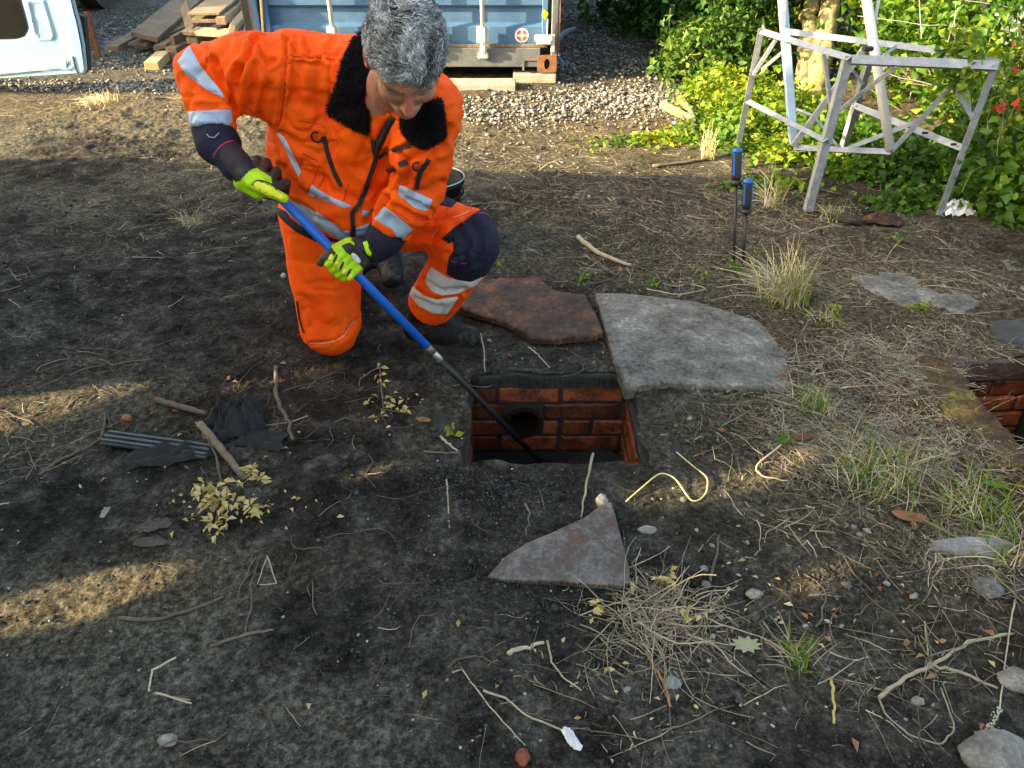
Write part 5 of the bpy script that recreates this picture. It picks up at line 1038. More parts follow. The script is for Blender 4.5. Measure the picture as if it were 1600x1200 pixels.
# ================================================================== PERSON
def J(px, py, zc, rpx=None): return (D(px, py, zc),) if rpx is None else (D(px, py, zc), rpx * zc / FPX)
def rcone(P, a, ra, b, rb):
    ba = b - a; t = np.clip(((P - a) @ ba) / (ba @ ba), 0, 1); return np.linalg.norm(P - a - t[..., None] * ba, axis=-1) - (ra + (rb - ra) * t)
def ell(P, c, M, r):
    q_ = (P - c) @ M.T / r; k = np.linalg.norm(q_, axis=-1); return (k - 1) * min(r)
def smin(a, b, k):
    h = np.clip(.5 + .5 * (b - a) / k, 0, 1); return b + (a - b) * h - k * h * (1 - h)
def surfnet(f, lo, hi, res):
    lo = np.array(lo); hi = np.array(hi); n = np.ceil((hi - lo) / res).astype(int) + 1
    ax = [lo[i] + res * np.arange(n[i]) for i in range(3)]; P = np.stack(np.meshgrid(*ax, indexing='ij'), -1); F_ = f(P.reshape(-1, 3)).reshape(n)
    s = F_ < 0; c = np.zeros(n - 1, np.int8)
    for i in (0, 1):
        for j in (0, 1):
            for k in (0, 1): c += s[i:n[0] - 1 + i, j:n[1] - 1 + j, k:n[2] - 1 + k]
    act = (c > 0) & (c < 8); ia = np.argwhere(act); idx = np.full(act.shape, -1); idx[act] = np.arange(len(ia)); acc = np.zeros((len(ia), 3)); cnt = np.zeros(len(ia))
    offs = [(i, j, k) for i in (0, 1) for j in (0, 1) for k in (0, 1)]
    for a in offs:
        for d in range(3):
            if a[d]: continue
            b = list(a); b[d] = 1; fa = F_[ia[:, 0] + a[0], ia[:, 1] + a[1], ia[:, 2] + a[2]]; fb = F_[ia[:, 0] + b[0], ia[:, 1] + b[1], ia[:, 2] + b[2]]
            m = (fa < 0) != (fb < 0); t = fa[m] / (fa[m] - fb[m]); p = np.tile(np.array(a, float), (m.sum(), 1)); p[:, d] = t; acc[m] += p; cnt[m] += 1
    V = lo + res * (ia + acc / cnt[:, None]); Q_ = []
    for d in range(3):
        e = [1, 2] if d == 0 else ([2, 0] if d == 1 else [0, 1]); sl0 = [slice(None)] * 3; sl1 = [slice(None)] * 3; sl0[d] = slice(0, -1); sl1[d] = slice(1, None)
        ch_ = s[tuple(sl0)] != s[tuple(sl1)]; ed = np.argwhere(ch_); ed = ed[(ed[:, e[0]] > 0) & (ed[:, e[1]] > 0) & (ed[:, e[0]] < n[e[0]] - 1) & (ed[:, e[1]] < n[e[1]] - 1)]
        ins = s[tuple(ed.T)]; q_ = []
        for (p_, r_) in ((1, 1), (0, 1), (0, 0), (1, 0)):
            c_ = ed.copy(); c_[:, e[0]] -= p_; c_[:, e[1]] -= r_; q_.append(idx[tuple(c_.T)])
        q_ = np.stack(q_, 1); q_[~ins] = q_[~ins][:, ::-1]; Q_.append(q_)
    Q_ = np.concatenate(Q_); return V, Q_[(Q_ >= 0).all(1)]
def relax(V, T, it=2, lam=.5):
    E = np.concatenate([T[:, [0, 1]], T[:, [1, 2]], T[:, [2, 0]]]); E = np.concatenate([E, E[:, ::-1]]); deg = np.bincount(E[:, 0], minlength=len(V))[:, None] + 1e-9
    for _ in range(it):
        m = np.stack([np.bincount(E[:, 0], V[E[:, 1], k], len(V)) for k in range(3)], 1) / deg; V = V + lam * (m - V)
    return V
def facing(V, Nn): return (Nn * nrm(np.array([0, 0, CH]) - V)).sum(1)
def crease_disp(V, Nn, lines):
    px, py = proj(V); w = np.zeros(len(V)); fc = np.clip(facing(V, Nn) * 3, 0, 1)
    for pts, a, s in lines:
        d = line_d(px, py, pts); w += a * 1.7 * (-np.exp(-(d / s) ** 2) + .55 * np.exp(-((d - 2.4 * s) / (1.4 * s)) ** 2))
    return V + Nn * (w * fc)[:, None]
class Skin:
    "a garment surface to drape parts on"
    def __init__(s, name, V, Qd, mat_, parent):
        s.V = V; s.T = tri(Qd); s.N = vnormals(V, s.T)
        if True:
            s.o = put(name, V, Qd, mat_, parent, True)
        s.px, s.py = proj(V); s.f = facing(V, s.N); s.bvh = BVHTree.FromPolygons([Vector(v) for v in V], s.T.tolist())
    def patch(s, name, poly, mat_, off=.0018, parent=None, facelim=.02, extra=None):
        sd = np.minimum(poly_sd(s.px, s.py, poly) if poly is not None else 1e3, (s.f - facelim) * 30)
        if extra is not None: sd = np.minimum(sd, extra(s.V) * 500)
        if not (sd > 0).any(): return None
        V_, T_, ex = clip(s.V, s.T, sd, {'n': s.N, 'sd': sd}); V_, T_, ex = biggest(V_, T_, ex); e = np.clip(ex['sd'] / 1.5, 0, 1)
        return put(name, V_ + nrm(ex['n']) * (off * (.35 + .65 * e))[:, None], T_, mat_, parent or s.o, True)
    def band(s, name, fn, mat_, off=.0018, parent=None):
        sd = fn(s.V); V_, T_, ex = clip(s.V, s.T, sd, {'n': s.N}); return put(name, V_ + nrm(ex['n']) * off, T_, mat_, parent or s.o, True)
    def hit(s, px, py, zf=None):
        o_ = np.array([0, 0, CH]); d = nrm(D(px, py, 1.0) - o_); h = s.bvh.ray_cast(Vector(o_), Vector(d))
        if h[0] is None: return (D(px, py, zf), -d) if zf else (None, None)
        return np.array(h[0]), np.array(h[1])
    def ribbon(s, name, pts, wpx, mat_, off=.003, th=.0025, parent=None, step=4, ridges=False):
        P = [];
        for a, b in zip(pts[:-1], pts[1:]):
            k = max(2, int(math.hypot(b[0] - a[0], b[1] - a[1]) / step))
            for t in np.arange(k) / k: P.append((a[0] + (b[0] - a[0]) * t, a[1] + (b[1] - a[1]) * t))
        P.append(pts[-1][:2]); C_ = []; Nn = []
        for a, b in P:
            p, n_ = s.hit(a, b)
            if p is None: continue
            C_.append(p); Nn.append(n_)
        C_ = np.array(C_); Nn = np.array(Nn)
        for _ in range(3): C_[1:-1] = (C_[:-2] + C_[1:-1] * 2 + C_[2:]) / 4; Nn[1:-1] = (Nn[:-2] + Nn[1:-1] * 2 + Nn[2:]) / 4
        Nn = nrm(Nn); T_ = nrm(np.gradient(C_, axis=0)); S_ = nrm(np.cross(T_, Nn)); w_ = wpx * np.median(C_[:, 1] * CP + (CH - C_[:, 2]) * SP) / FPX / 2
        A = C_ + Nn * (off + th); V = np.stack([A - S_ * w_, A + S_ * w_, A + S_ * w_ - Nn * th * 1.6, A - S_ * w_ - Nn * th * 1.6], 1).reshape(-1, 3); F = []
        for i in range(len(C_) - 1):
            for j in range(4): F.append((4 * i + j, 4 * i + (j + 1) % 4, 4 * i + 4 + (j + 1) % 4, 4 * i + 4 + j))
        F += [(0, 3, 2, 1), tuple(4 * (len(C_) - 1) + j for j in range(4))]
        return put(name, V, F, mat_, parent or s.o)
def ridged(nt, sc, co):
    n = nt.nodes.new('ShaderNodeTexNoise'); n.noise_type = 'RIDGED_MULTIFRACTAL'; n.inputs['Scale'].default_value = sc; n.inputs['Detail'].default_value = 2; n.inputs['Distortion'].default_value = 1.2; nt.links.new(co, n.inputs['Vector']); return math_(nt, 'MULTIPLY', n.outputs[0], -.35)
def wrinkle(V, Nn, fr, amp, seed, sharp=.10):
    'sharp valleys along the zero lines of a stretched noise, fading in and out'
    Q_ = V * np.array(fr); Q_ = Q_ + 1.3 * np.stack([vn3(V * 9, seed), vn3(V * 9 + 5, seed + 1), vn3(V * 9 + 9, seed + 2)], 1); n = vn3(Q_, seed + 3); m = np.clip(.5 + 2.2 * vn3(V * 6, seed + 4), 0, 1)
    return V + Nn * (-amp * np.clip(1 - np.abs(n) / sharp, 0, 1) ** 1.2 * m)[:, None]
def fabric(name, col, dark, sc=900, rough=.75, sheen=.0, bd=.0012, bs_=.35, soil=.0):
    m, nt, b = newmat(name); co = nt.nodes.new('ShaderNodeTexCoord').outputs['Object']; n1 = noise(nt, 9, 6, .6, co)
    c = ramp(nt, n1, [(.3, dark), (.6, col)])
    if soil:
        n2 = noise(nt, 7, 8, .7, co); mk = ramp(nt, n2, [(.56, (0,) * 3), (.72, (soil,) * 3)]); c = mixc(nt, mk, c, (.10, .05, .03))
    nt.links.new(c, b.inputs['Base Color']); b.inputs['Roughness'].default_value = rough; b.inputs['Sheen Weight'].default_value = sheen; b.inputs['Specular IOR Level'].default_value = .25
    p = bump(nt, b, ridged(nt, 13, co), .8, .010); p = bump(nt, b, noise(nt, 60, 5, .65, co, .8), bs_, .004, p); bump(nt, b, noise(nt, sc, 2, .5, co), .25, bd, p); return m
ORG = fabric('hi_vis_orange', (1.0, .115, .0015), (1.0, .075, .001)); ORT = fabric('hi_vis_orange_trousers', (1.0, .105, .0015), (.98, .072, .001), soil=.25)
NAVY = fabric('navy_fabric', (.017, .017, .038), (.010, .010, .023), soil=.0); REFL = mat('reflective_tape', [(.3, (.30, .37, .48)), (.5, (.39, .48, .62)), (.75, (.46, .55, .70))], 9, .38, bs_=.25, bd=.002, spec=.6)
BLK = mat('black_zip_tape', S(g(.010, 1, 1.15), g(.020, 1, 1.15)), 50, .65, bs_=.3); PINK = mat('pink_binding', S((.42, .02, .09), (.5, .03, .12)), 20, .7, bs_=0)
SEAM = mat('orange_seam', S((.45, .03, .002), (.55, .045, .002)), 30, .8, bs_=0)
pe = thing('person', 'kneeling grey-haired worker in orange hi-vis jacket and trousers holding a blue pole', 'person')
# ---------------- jacket
sR, eR, wR = (468, 113, 2.08), (324, 113, 2.06), (333, 214, 2.04)
sL, eL, wL = (672, 172, 1.93), (655, 292, 2.08), (597, 378, 2.17)
prims = [(J(468, 113, 2.10, 56), J(575, 118, 2.06, 58)), (J(575, 118, 2.04, 60), J(672, 170, 1.96, 52)), (J(505, 170, 2.18, 84), J(512, 250, 2.32, 88)), (J(600, 190, 2.10, 70), J(560, 260, 2.28, 80)), (J(512, 250, 2.32, 88), J(520, 300, 2.42, 78)),
         (J(480, 275, 2.30, 48), J(545, 322, 2.28, 50)), (J(560, 300, 2.26, 52), J(552, 330, 2.28, 44)), (J(468, 113, 2.08, 57), J(390, 114, 2.07, 56)), (J(392, 112, 2.07, 54), J(322, 116, 2.06, 42)), (J(430, 150, 2.10, 38), J(380, 130, 2.08, 40)), (J(320, 114, 2.06, 42), J(332, 200, 2.04, 33)), (J(660, 170, 1.97, 52), J(660, 210, 2.0, 48))]
armL = [(J(672, 172, 1.93, 50), J(660, 240, 2.0, 46)), (J(660, 240, 2.0, 45), J(652, 296, 2.08, 42)), (J(650, 296, 2.08, 40), J(600, 372, 2.165, 33))]
cutR = (D(333, 206, 2.04), nrm(D(333, 206, 2.04) - D(322, 116, 2.06))); cutL = (D(612, 357, 2.15), nrm(D(604, 368, 2.16) - D(652, 296, 2.08)))
hemn = nrm(D(517, 330, 2.44) - D(560, 170, 2.10)); 
def f_jacket(P):
    d = None
    for (a, b) in prims:
        v = rcone(P, a[0], a[1], b[0], b[1]); d = v if d is None else smin(d, v, .03)
    d = smin(d, 9, .001); e = None
    for (a, b) in armL:
        v = rcone(P, a[0], a[1], b[0], b[1]); e = v if e is None else smin(e, v, .02)
    e = np.maximum(e, (P - cutL[0]) @ cutL[1])
    fr_ = np.clip(((P - D(332, 190, 2.04)) @ cutR[1]) * 0, 0, 1)
    dr = (P - cutR[0]) @ cutR[1]; near = np.linalg.norm(P - cutR[0], axis=1) < .16; d = np.where(near, np.maximum(d, dr), d)
    d = smin(d, e, .012)
    hem = D(470, 338, 2.3); pl = np.array([0, 0, 1.])
    q1, q2 = proj(P); hl = np.interp(q1, [420, 440, 470, 500, 530, 560, 590, 620], [318, 334, 352, 364, 374, 379, 378, 372]); zcP = P[:, 1] * CP + (CH - P[:, 2]) * SP
    torso = (q1 < 628) & (q2 > 290); d = np.where(torso & (d < .05), np.maximum(d, (q2 - hl) * zcP / FPX * .9), d)
    m = np.abs(d) < .03; Pm = P[m]; d[m] += .006 * vn3(Pm * np.array([11, 11, 6]), 2) + .0035 * vn3(Pm * 24 + 3, 5)
    return d
Vj, Qj = surfnet(f_jacket, (-.99, 1.62, .38), (-.02, 2.72, 1.20), .0058); Tj = tri(Qj); Vj = relax(Vj, Tj, 2)
Nj = vnormals(Vj, Tj)
CR = [([(334, 96), (345, 118), (358, 150), (364, 168)], .010, 4.5), ([(396, 64), (390, 86), (376, 108), (370, 118)], .008, 4), ([(402, 62), (410, 86), (420, 100), (428, 96)], .006, 3.5), ([(374, 108), (366, 140), (362, 166)], .009, 5), ([(397, 100), (399, 130), (392, 165)], .005, 5),
      ([(420, 130), (410, 160), (405, 180)], .005, 5), ([(446, 56), (447, 90), (445, 130), (441, 170), (436, 197)], .006, 2.5), ([(448, 90), (490, 91), (530, 95), (556, 99)], .0018, 1.8), ([(464, 58), (462, 74), (466, 88)], .004, 3), ([(476, 60), (482, 76), (486, 90)], .004, 3), ([(522, 60), (514, 74), (516, 92)], .004, 4),
      ([(470, 100), (462, 130), (464, 160)], .004, 5), ([(500, 105), (496, 140), (500, 170)], .003, 6), ([(424, 200), (440, 235), (470, 262), (505, 285)], .005, 6), ([(440, 205), (470, 230), (500, 240)], .004, 5), ([(445, 262), (470, 300), (520, 322)], .006, 6), ([(480, 250), (520, 300), (560, 312)], .004, 6),
      ([(430, 280), (450, 310), (490, 336)], .006, 5), ([(600, 240), (590, 280), (575, 300)], .006, 5), ([(618, 268), (600, 290), (585, 312)], .007, 5), ([(690, 230), (660, 238), (640, 250)], .006, 5), ([(700, 200), (690, 225), (672, 242)], .005, 5), ([(628, 238), (640, 262), (634, 286)], .008, 4),
      ([(640, 312), (660, 322), (672, 328)], .006, 3.5), ([(620, 322), (640, 336), (662, 342)], .006, 4), ([(606, 312), (590, 330), (575, 345)], .010, 5), ([(690, 285), (670, 300), (655, 300)], .005, 5), ([(288, 118), (310, 140), (350, 160)], .004, 4), ([(305, 165), (330, 168), (356, 164)], .004, 3), ([(360, 62), (352, 80), (340, 96)], .004, 5), ([(500, 340), (520, 352), (540, 372)], .004, 3), ([(468, 222), (520, 222), (521, 240)], .002, 2), ([(475, 258), (505, 262), (508, 285)], .002, 2)]
Vj = crease_disp(Vj, Nj, CR); Nj = vnormals(Vj, Tj)
wj = .008 * vn3(np.stack([Vj[:, 0] * 14 + Vj[:, 2] * 9, Vj[:, 1] * 12, Vj[:, 2] * 30], 1), 7) + .004 * vn3(Vj * 42, 8); Vj = Vj + Nj * wj[:, None]; Vj = wrinkle(Vj, Nj, (16, 14, 8), .009, 51); Vj = wrinkle(Vj, Nj, (9, 12, 22), .008, 61)
JK = Skin('jacket', Vj, Qj, ORG, pe)
bn = 'reflective_band'
JK.patch(bn, [(296, 72), (287, 82), (277, 96), (290, 116), (322, 140), (353, 155), (344, 140), (314, 104)], REFL, facelim=-.3)
JK.patch(bn, [(292, 174), (361, 171), (364, 190), (346, 206), (326, 214), (300, 208), (290, 200)], REFL, facelim=-.5)
JK.patch(bn, [(430, 199), (447, 219), (459, 243), (474, 275), (495, 295), (522, 310), (553, 322), (538, 325), (510, 315), (483, 305), (470, 283), (455, 255), (440, 221), (434, 211)], REFL)
JK.patch(bn, [(446, 310), (478, 322), (504, 337), (528, 354), (536, 361), (547, 360), (547, 376), (530, 374), (511, 364), (485, 350), (459, 339), (440, 327)], REFL, facelim=-.2)
JK.patch(bn, [(415, 243), (432, 258), (446, 282), (458, 300), (451, 307), (434, 288), (424, 266), (410, 252)], REFL, facelim=-.3)
JK.patch(bn, [(556, 356), (573, 350), (590, 346), (590, 362), (568, 376), (556, 377)], REFL); JK.patch(bn, [(566, 328), (580, 330), (573, 338), (566, 336)], REFL)
JK.patch(bn, [(624, 288), (646, 298), (676, 312), (668, 330), (648, 325), (622, 304)], REFL); JK.patch(bn, [(600, 322), (620, 337), (645, 358), (626, 378), (612, 358), (584, 342)], REFL, facelim=-.3)
zt = JK.ribbon('zip', [(583, 218), (588, 246), (578, 276), (560, 324), (549, 328), (551, 346), (552, 374)], 7, BLK, th=.003)
JK.ribbon('zip', [(590, 247), (600, 238), (620, 234), (642, 228)], 5, BLK); JK.ribbon('zip_seam', [(556, 201), (575, 208), (583, 220)], 2.5, SEAM)
JK.ribbon('pocket_zip', [(506, 212), (513, 240), (523, 270), (534, 291)], 6.5, BLK, th=.003); JK.ribbon('pocket_zip', [(607, 265), (620, 260), (634, 254)], 8, BLK, off=.006, th=.004); JK.ribbon('pocket_zip', [(669, 250), (655, 268), (650, 294)], 7, BLK, th=.003)
for pts in ([(468, 188), (509, 196), (507, 214)], [(474, 240), (500, 254), (482, 300)], [(508, 272), (492, 310)], [(446, 60), (447, 100), (444, 150), (436, 195)], [(449, 88), (500, 90), (552, 98)], [(474, 240), (468, 262)], [(545, 285), (535, 320)], [(610, 296), (640, 285)], [(640, 345), (610, 325), (598, 318)]): JK.ribbon('seam', pts, 1.3, SEAM, off=.0006, th=.0008)
def ringpath(s, c, r0, r1, n=14, a0=0, a1=6.28):
    p, nn = s.hit(*c); u = np.array([1., 0, 0]); v = nrm(np.cross(nn, u)); return [p + nn * .007 + u * r0 * math.cos(a) + v * r1 * math.sin(a) for a in np.linspace(a0, a1, n)]
MB().tube(ringpath(JK, (495, 212), .014, .016, 14, 1.0, 6.2), .0028, 6).build('d_ring', BLK, JK.o, True); MB().tube(ringpath(JK, (651, 258), .011, .012, 14, 1.0, 6.2), .0026, 6).build('d_ring', BLK, JK.o, True)
JK.patch('strap_tab', [(488, 196), (510, 202), (507, 222), (496, 220)], ORG, .005); JK.patch('strap_tab', [(645, 244), (660, 248), (656, 262), (646, 256)], ORG, .005)
JK.patch('pocket_flap', [(476, 243), (501, 256), (482, 302), (464, 286), (470, 268)], ORG, .0045)
# navy cuffs
def tubeSDF(name, chain, mat_, parent, lo_pad=.05, res=.004, k=.01, amp=.004, cuts=(), fq=26):
    P_ = [c[0] for c in chain]; pad = max(c[1] for c in chain) + lo_pad * .3
    def f(P):
        d = None
        for a, b in zip(chain[:-1], chain[1:]):
            v = rcone(P, a[0], a[1], b[0], b[1]); d = v if d is None else smin(d, v, k)
        for c, n_ in cuts: d = np.maximum(d, (P - c) @ n_)
        return d + amp * vn3(P * fq, 3)
    V, Q_ = surfnet(f, np.min(P_, 0) - pad, np.max(P_, 0) + pad, res); V = relax(V, tri(Q_), 2); return Skin(name, V, Q_, mat_, parent)
CF = tubeSDF('cuff', [J(332, 202, 2.04, 31), J(342, 226, 2.04, 33), J(354, 242, 2.03, 24)], NAVY, JK.o)
tubeSDF('cuff', [J(353, 240, 2.03, 24), J(366, 262, 2.03, 21)], NAVY, JK.o, amp=.002)
tubeSDF('cuff', [J(618, 350, 2.15, 29), J(600, 372, 2.165, 29), J(588, 386, 2.18, 24)], NAVY, JK.o)
MB().tube([CF.hit(324, 209)[0] + (0, -.004, 0), CF.hit(328, 213)[0] + (0, -.006, 0), CF.hit(336, 214)[0] + (0, -.006, 0), CF.hit(343, 207)[0] + (0, -.004, 0)], .0012, 5).build('elastic_thread', mat('pale_thread', S((.5, .35, .3), (.6, .4, .35)), 9, .8, bs_=0), JK.o)
# shirt and inner storm flap in the open neck
def drape(name, poly, mat_, zfun, th, parent, step=3.0, puff=.006, seed=0):
    "padded panel: polygon in the picture of the garment, given its own depth and thickness"
    poly = np.array(poly, float); x0, y0 = poly.min(0) - 1; x1, y1 = poly.max(0) + 1; X_, Y_ = np.meshgrid(np.arange(x0, x1 + step, step), np.arange(y0, y1 + step, step), indexing='ij')
    I = np.arange(X_.size).reshape(X_.shape); Qd = np.stack([I[:-1, :-1], I[:-1, 1:], I[1:, 1:], I[1:, :-1]], -1).reshape(-1, 4); sd = poly_sd(X_, Y_, poly).ravel()
    V0 = np.stack([X_.ravel(), Y_.ravel(), np.zeros(X_.size)], 1); V1, T1, ex = clip(V0, tri(Qd), sd, {'sd': sd}); zc = np.array([zfun(a, b) for a, b in V1[:, :2]]); e = np.clip(ex['sd'] / 5, 0, 1)
    edge_ = th * np.sqrt(1 - (1 - e) ** 2) + puff * vn(V1[:, 0] * .07, V1[:, 1] * .07, seed)
    Vf = np.array([D(a, b, z - t) for (a, b), z, t in zip(V1[:, :2], zc, edge_)]); Vb = np.array([D(a, b, z + .004) for (a, b), z in zip(V1[:, :2], zc)])
    n = len(Vf); E = np.concatenate([T1[:, [0, 1]], T1[:, [1, 2]], T1[:, [2, 0]]]); Es = np.sort(E, 1); key = Es[:, 0].astype(np.int64) * (n + 1) + Es[:, 1]; u_, inv, cnt = np.unique(key, return_inverse=True, return_counts=True); B = E[cnt[inv.ravel()] == 1]
    F = [tuple(t) for t in T1.tolist()] + [tuple(n + i for i in t[::-1]) for t in T1.tolist()] + [(b, a, n + a, n + b) for a, b in B.tolist()]
    return put(name, np.concatenate([Vf, Vb]), F, mat_, parent, True), Vf, T1
def jz(dflt, off=0.0):
    def z(a, b):
        p, n_ = JK.hit(a, b)
        return (dflt if p is None else min(p[1] * CP + (CH - p[2]) * SP, dflt + .05)) + off
    return z
drape('shirt', [(573, 150), (600, 165), (612, 182), (598, 200), (586, 222), (576, 206)], ORG, jz(2.0, -.004), .010, pe)
drape('inner_flap', [(604, 181), (620, 184), (606, 208), (592, 240), (586, 244), (587, 222)], BLK, jz(2.0, -.004), .014, pe)
drape('storm_flap', [(619, 184), (632, 190), (630, 210), (640, 222), (600, 238), (590, 244), (605, 210)], ORG, jz(2.0, -.004), .012, JK.o)
# fur collar
FUR = mat('navy_fur', [(.3, (.006, .0035, .005)), (.7, (.020, .013, .016))], 60, .8, bs_=.5, tint=.6, spec=.2)
la, Va, Ta = drape('collar_lapel', [(566, 50), (572, 80), (577, 120), (575, 150), (576, 206), (560, 202), (535, 188), (513, 176), (520, 152), (528, 133), (537, 96), (552, 64)], FUR, jz(2.0, -.002), .026, JK.o)
lb, Vb_, Tb = drape('collar_lapel', [(655, 168), (672, 162), (687, 155), (691, 178), (694, 212), (678, 222), (665, 229), (640, 218), (630, 199), (628, 186), (640, 176)], FUR, jz(1.97, -.002), .026, JK.o)
ring_ = tubeSDF('collar_back', [J(566, 70, 2.0, 13), J(585, 62, 2.03, 17), J(630, 70, 2.06, 18), J(668, 105, 1.98, 17), J(690, 152, 1.92, 10)], FUR, JK.o, amp=.004)
def fur(name, V, T_, n, L, rad, mat_, parent, seed, out=None, droop=(0, 0, -.4)):
    rr = np.random.default_rng(seed); a, b, c = V[T_[:, 0]], V[T_[:, 1]], V[T_[:, 2]]; ar = np.linalg.norm(np.cross(b - a, c - a), axis=1); k = rr.choice(len(T_), n, p=ar / ar.sum())
    u_ = rr.random((n, 1)); v_ = rr.random((n, 1)); m = (u_ + v_) > 1; u_ = np.where(m, 1 - u_, u_); v_ = np.where(m, 1 - v_, v_); P = a[k] + u_ * (b - a)[k] + v_ * (c - a)[k]; Nn = nrm(np.cross(b - a, c - a))[k]
    d = nrm(Nn + rr.normal(0, .45, (n, 3)) + np.array(droop)); L_ = L * (.5 + rr.random((n, 1))); s = nrm(np.cross(d, rr.normal(0, 1, (n, 3)))); w_ = rad
    mid = P + d * L_ * .55 + s * L_ * .0; tip = P + nrm(d + np.array(droop) * .6 + rr.normal(0, .2, (n, 3))) * L_; t2 = np.cross(d, s)
    V_ = np.stack([P + s * w_, P - s * w_ * .5 + t2 * w_, P - s * w_ * .5 - t2 * w_, mid + s * w_ * .7, mid - s * w_ * .35 + t2 * w_ * .6, mid - s * w_ * .35 - t2 * w_ * .6, tip], 1).reshape(-1, 3); o_ = (np.arange(n) * 7)[:, None, None]
    F = np.array([(0, 1, 4), (0, 4, 3), (1, 2, 5), (1, 5, 4), (2, 0, 3), (2, 3, 5), (3, 4, 6), (4, 5, 6), (5, 3, 6)])[None] + o_
    q_ = put(name, V_, F.reshape(-1, 3), mat_, parent, False, {'tint': np.repeat(rr.random(n), 7)}); q_['kind'] = 'stuff'; return q_
fur('fur_pile', Va, Ta, 5000, .012, .0010, FUR, la, 1); fur('fur_pile', Vb_, Tb, 3500, .012, .0010, FUR, lb, 2); fur('fur_pile', ring_.V, ring_.T, 2500, .012, .0010, FUR, ring_.o, 3)
# ---------------- trousers
tp = [(J(500, 340, 2.50, 62), J(508, 420, 2.60, 54)), (J(508, 420, 2.60, 54), J(517, 508, 2.69, 47)), (J(498, 330, 2.52, 58), J(580, 345, 2.46, 50)), (J(580, 345, 2.46, 48), J(690, 352, 2.40, 40)), (J(690, 352, 2.40, 40), J(731, 376, 2.36, 49)), (J(731, 378, 2.37, 48), J(722, 400, 2.45, 46)), (J(722, 402, 2.45, 44), J(668, 484, 2.74, 37))]
tb = [(J(517, 505, 2.76, 36), J(548, 425, 3.14, 20))]
cutT = (D(671, 482, 2.70), nrm(D(668, 484, 2.74) - D(722, 402, 2.45)))
def f_tr(P):
    d = None
    for a, b in tp:
        v = rcone(P, a[0], a[1], b[0], b[1])
        if b is tp[-1][1]: v = np.maximum(v, (P - cutT[0]) @ cutT[1])
        d = v if d is None else smin(d, v, .03)
    for a, b in tb: d = smin(d, rcone(P, a[0], a[1], b[0], b[1]), .03)
    d = np.maximum(d, .004 - P[:, 2]); q1, q2 = proj(P); 
    d = np.maximum(d, (P[:, 2] - .66))
    m = np.abs(d) < .03; Pm = P[m]; d[m] += .006 * vn3(Pm * np.array([10, 10, 6]), 12) + .0035 * vn3(Pm * 22, 15); return d
Vt, Qt = surfnet(f_tr, (-.92, 1.98, -.01), (.03, 2.98, .72), .006); Tt = tri(Qt); Vt = relax(Vt, Tt, 2); Nt = vnormals(Vt, Tt)
CT = [([(640, 330), (680, 345), (730, 338)], .003, 4), ([(640, 372), (660, 368), (700, 376)], .004, 4), ([(600, 350), (640, 360), (680, 364)], .004, 6), ([(700, 398), (712, 402), (722, 398)], .005, 4), ([(664, 440), (690, 455), (725, 452)], .006, 4), ([(655, 455), (680, 466), (715, 462)], .005, 3), ([(690, 480), (672, 474), (652, 466)], .003, 4),
      ([(484, 538), (515, 536), (540, 524), (555, 500)], .003, 3), ([(470, 380), (500, 420), (510, 470)], .003, 9), ([(540, 380), (530, 420), (545, 470)], .003, 8), ([(480, 470), (500, 505), (530, 515)], .003, 7), ([(730, 345), (750, 370), (745, 410)], .004, 7), ([(712, 350), (730, 380), (725, 420)], .004, 6)]
Vt = crease_disp(Vt, Nt, CT); Nt = vnormals(Vt, Tt); Vt = Vt + Nt * (.0035 * vn3(np.stack([Vt[:, 0] * 22, Vt[:, 1] * 16, Vt[:, 2] * 18], 1), 9))[:, None]; Vt = wrinkle(Vt, Nt, (18, 16, 7), .007, 71); Vt = wrinkle(Vt, Nt, (8, 10, 20), .006, 81, .08)
TR = Skin('trousers', Vt, Qt, ORT, pe)
TR.patch('knee_panel', [(753, 326), (732, 339), (710, 355), (690, 373), (701, 381), (708, 377), (709, 392), (702, 401), (697, 428), (715, 438), (735, 440), (757, 432), (778, 414), (792, 395), (798, 360), (788, 332), (768, 320)], NAVY, facelim=-.5)
TR.ribbon('knee_seam', [(706, 408), (722, 412), (740, 408)], 1.3, PINK, off=.002, th=.001); TR.ribbon('knee_seam', [(716, 352), (740, 336), (757, 332), (775, 348), (781, 360)], 1.2, PINK, off=.002, th=.001)
STR = mat('striped_white_tape', [(.3, (.50, .48, .50)), (.55, (.66, .64, .66)), (.8, (.72, .70, .72))], 12, .55, bs_=.5, bd=.003)
TR.patch(bn, [(674, 417), (700, 434), (735, 441), (757, 430), (745, 445), (714, 459), (692, 462), (675, 455), (664, 440), (668, 427)], STR, facelim=-.4)
TR.patch(bn, [(645, 447), (662, 462), (682, 468), (717, 463), (706, 480), (698, 491), (677, 490), (654, 478), (640, 460)], STR, facelim=-.4)
TR.patch('waist_panel', [(425, 318), (462, 339), (485, 352), (511, 366), (536, 374), (530, 378), (494, 378), (466, 364), (447, 350), (436, 338)], NAVY, facelim=-.4)
TR.patch('pocket_panel', [(686, 303), (718, 312), (706, 324), (670, 318)], NAVY, facelim=-.4)
TR.patch('knee_panel', [(568, 505), (572, 540), (550, 566), (500, 568), (508, 560), (538, 556), (552, 540), (560, 520)], NAVY, facelim=-.6)
for pts in ([(484, 536), (510, 536), (535, 528), (553, 500)], [(741, 325), (722, 336), (708, 340)], [(684, 358), (676, 368)]): TR.ribbon('piping', pts, 1.6, mat('pale_piping', S((.75, .30, .22), (.85, .4, .3)), 9, .6, bs_=0), off=.001, th=.001)
TR.ribbon('leg_zip', [(465, 470), (469, 500), (476, 520)], 2.2, BLK)
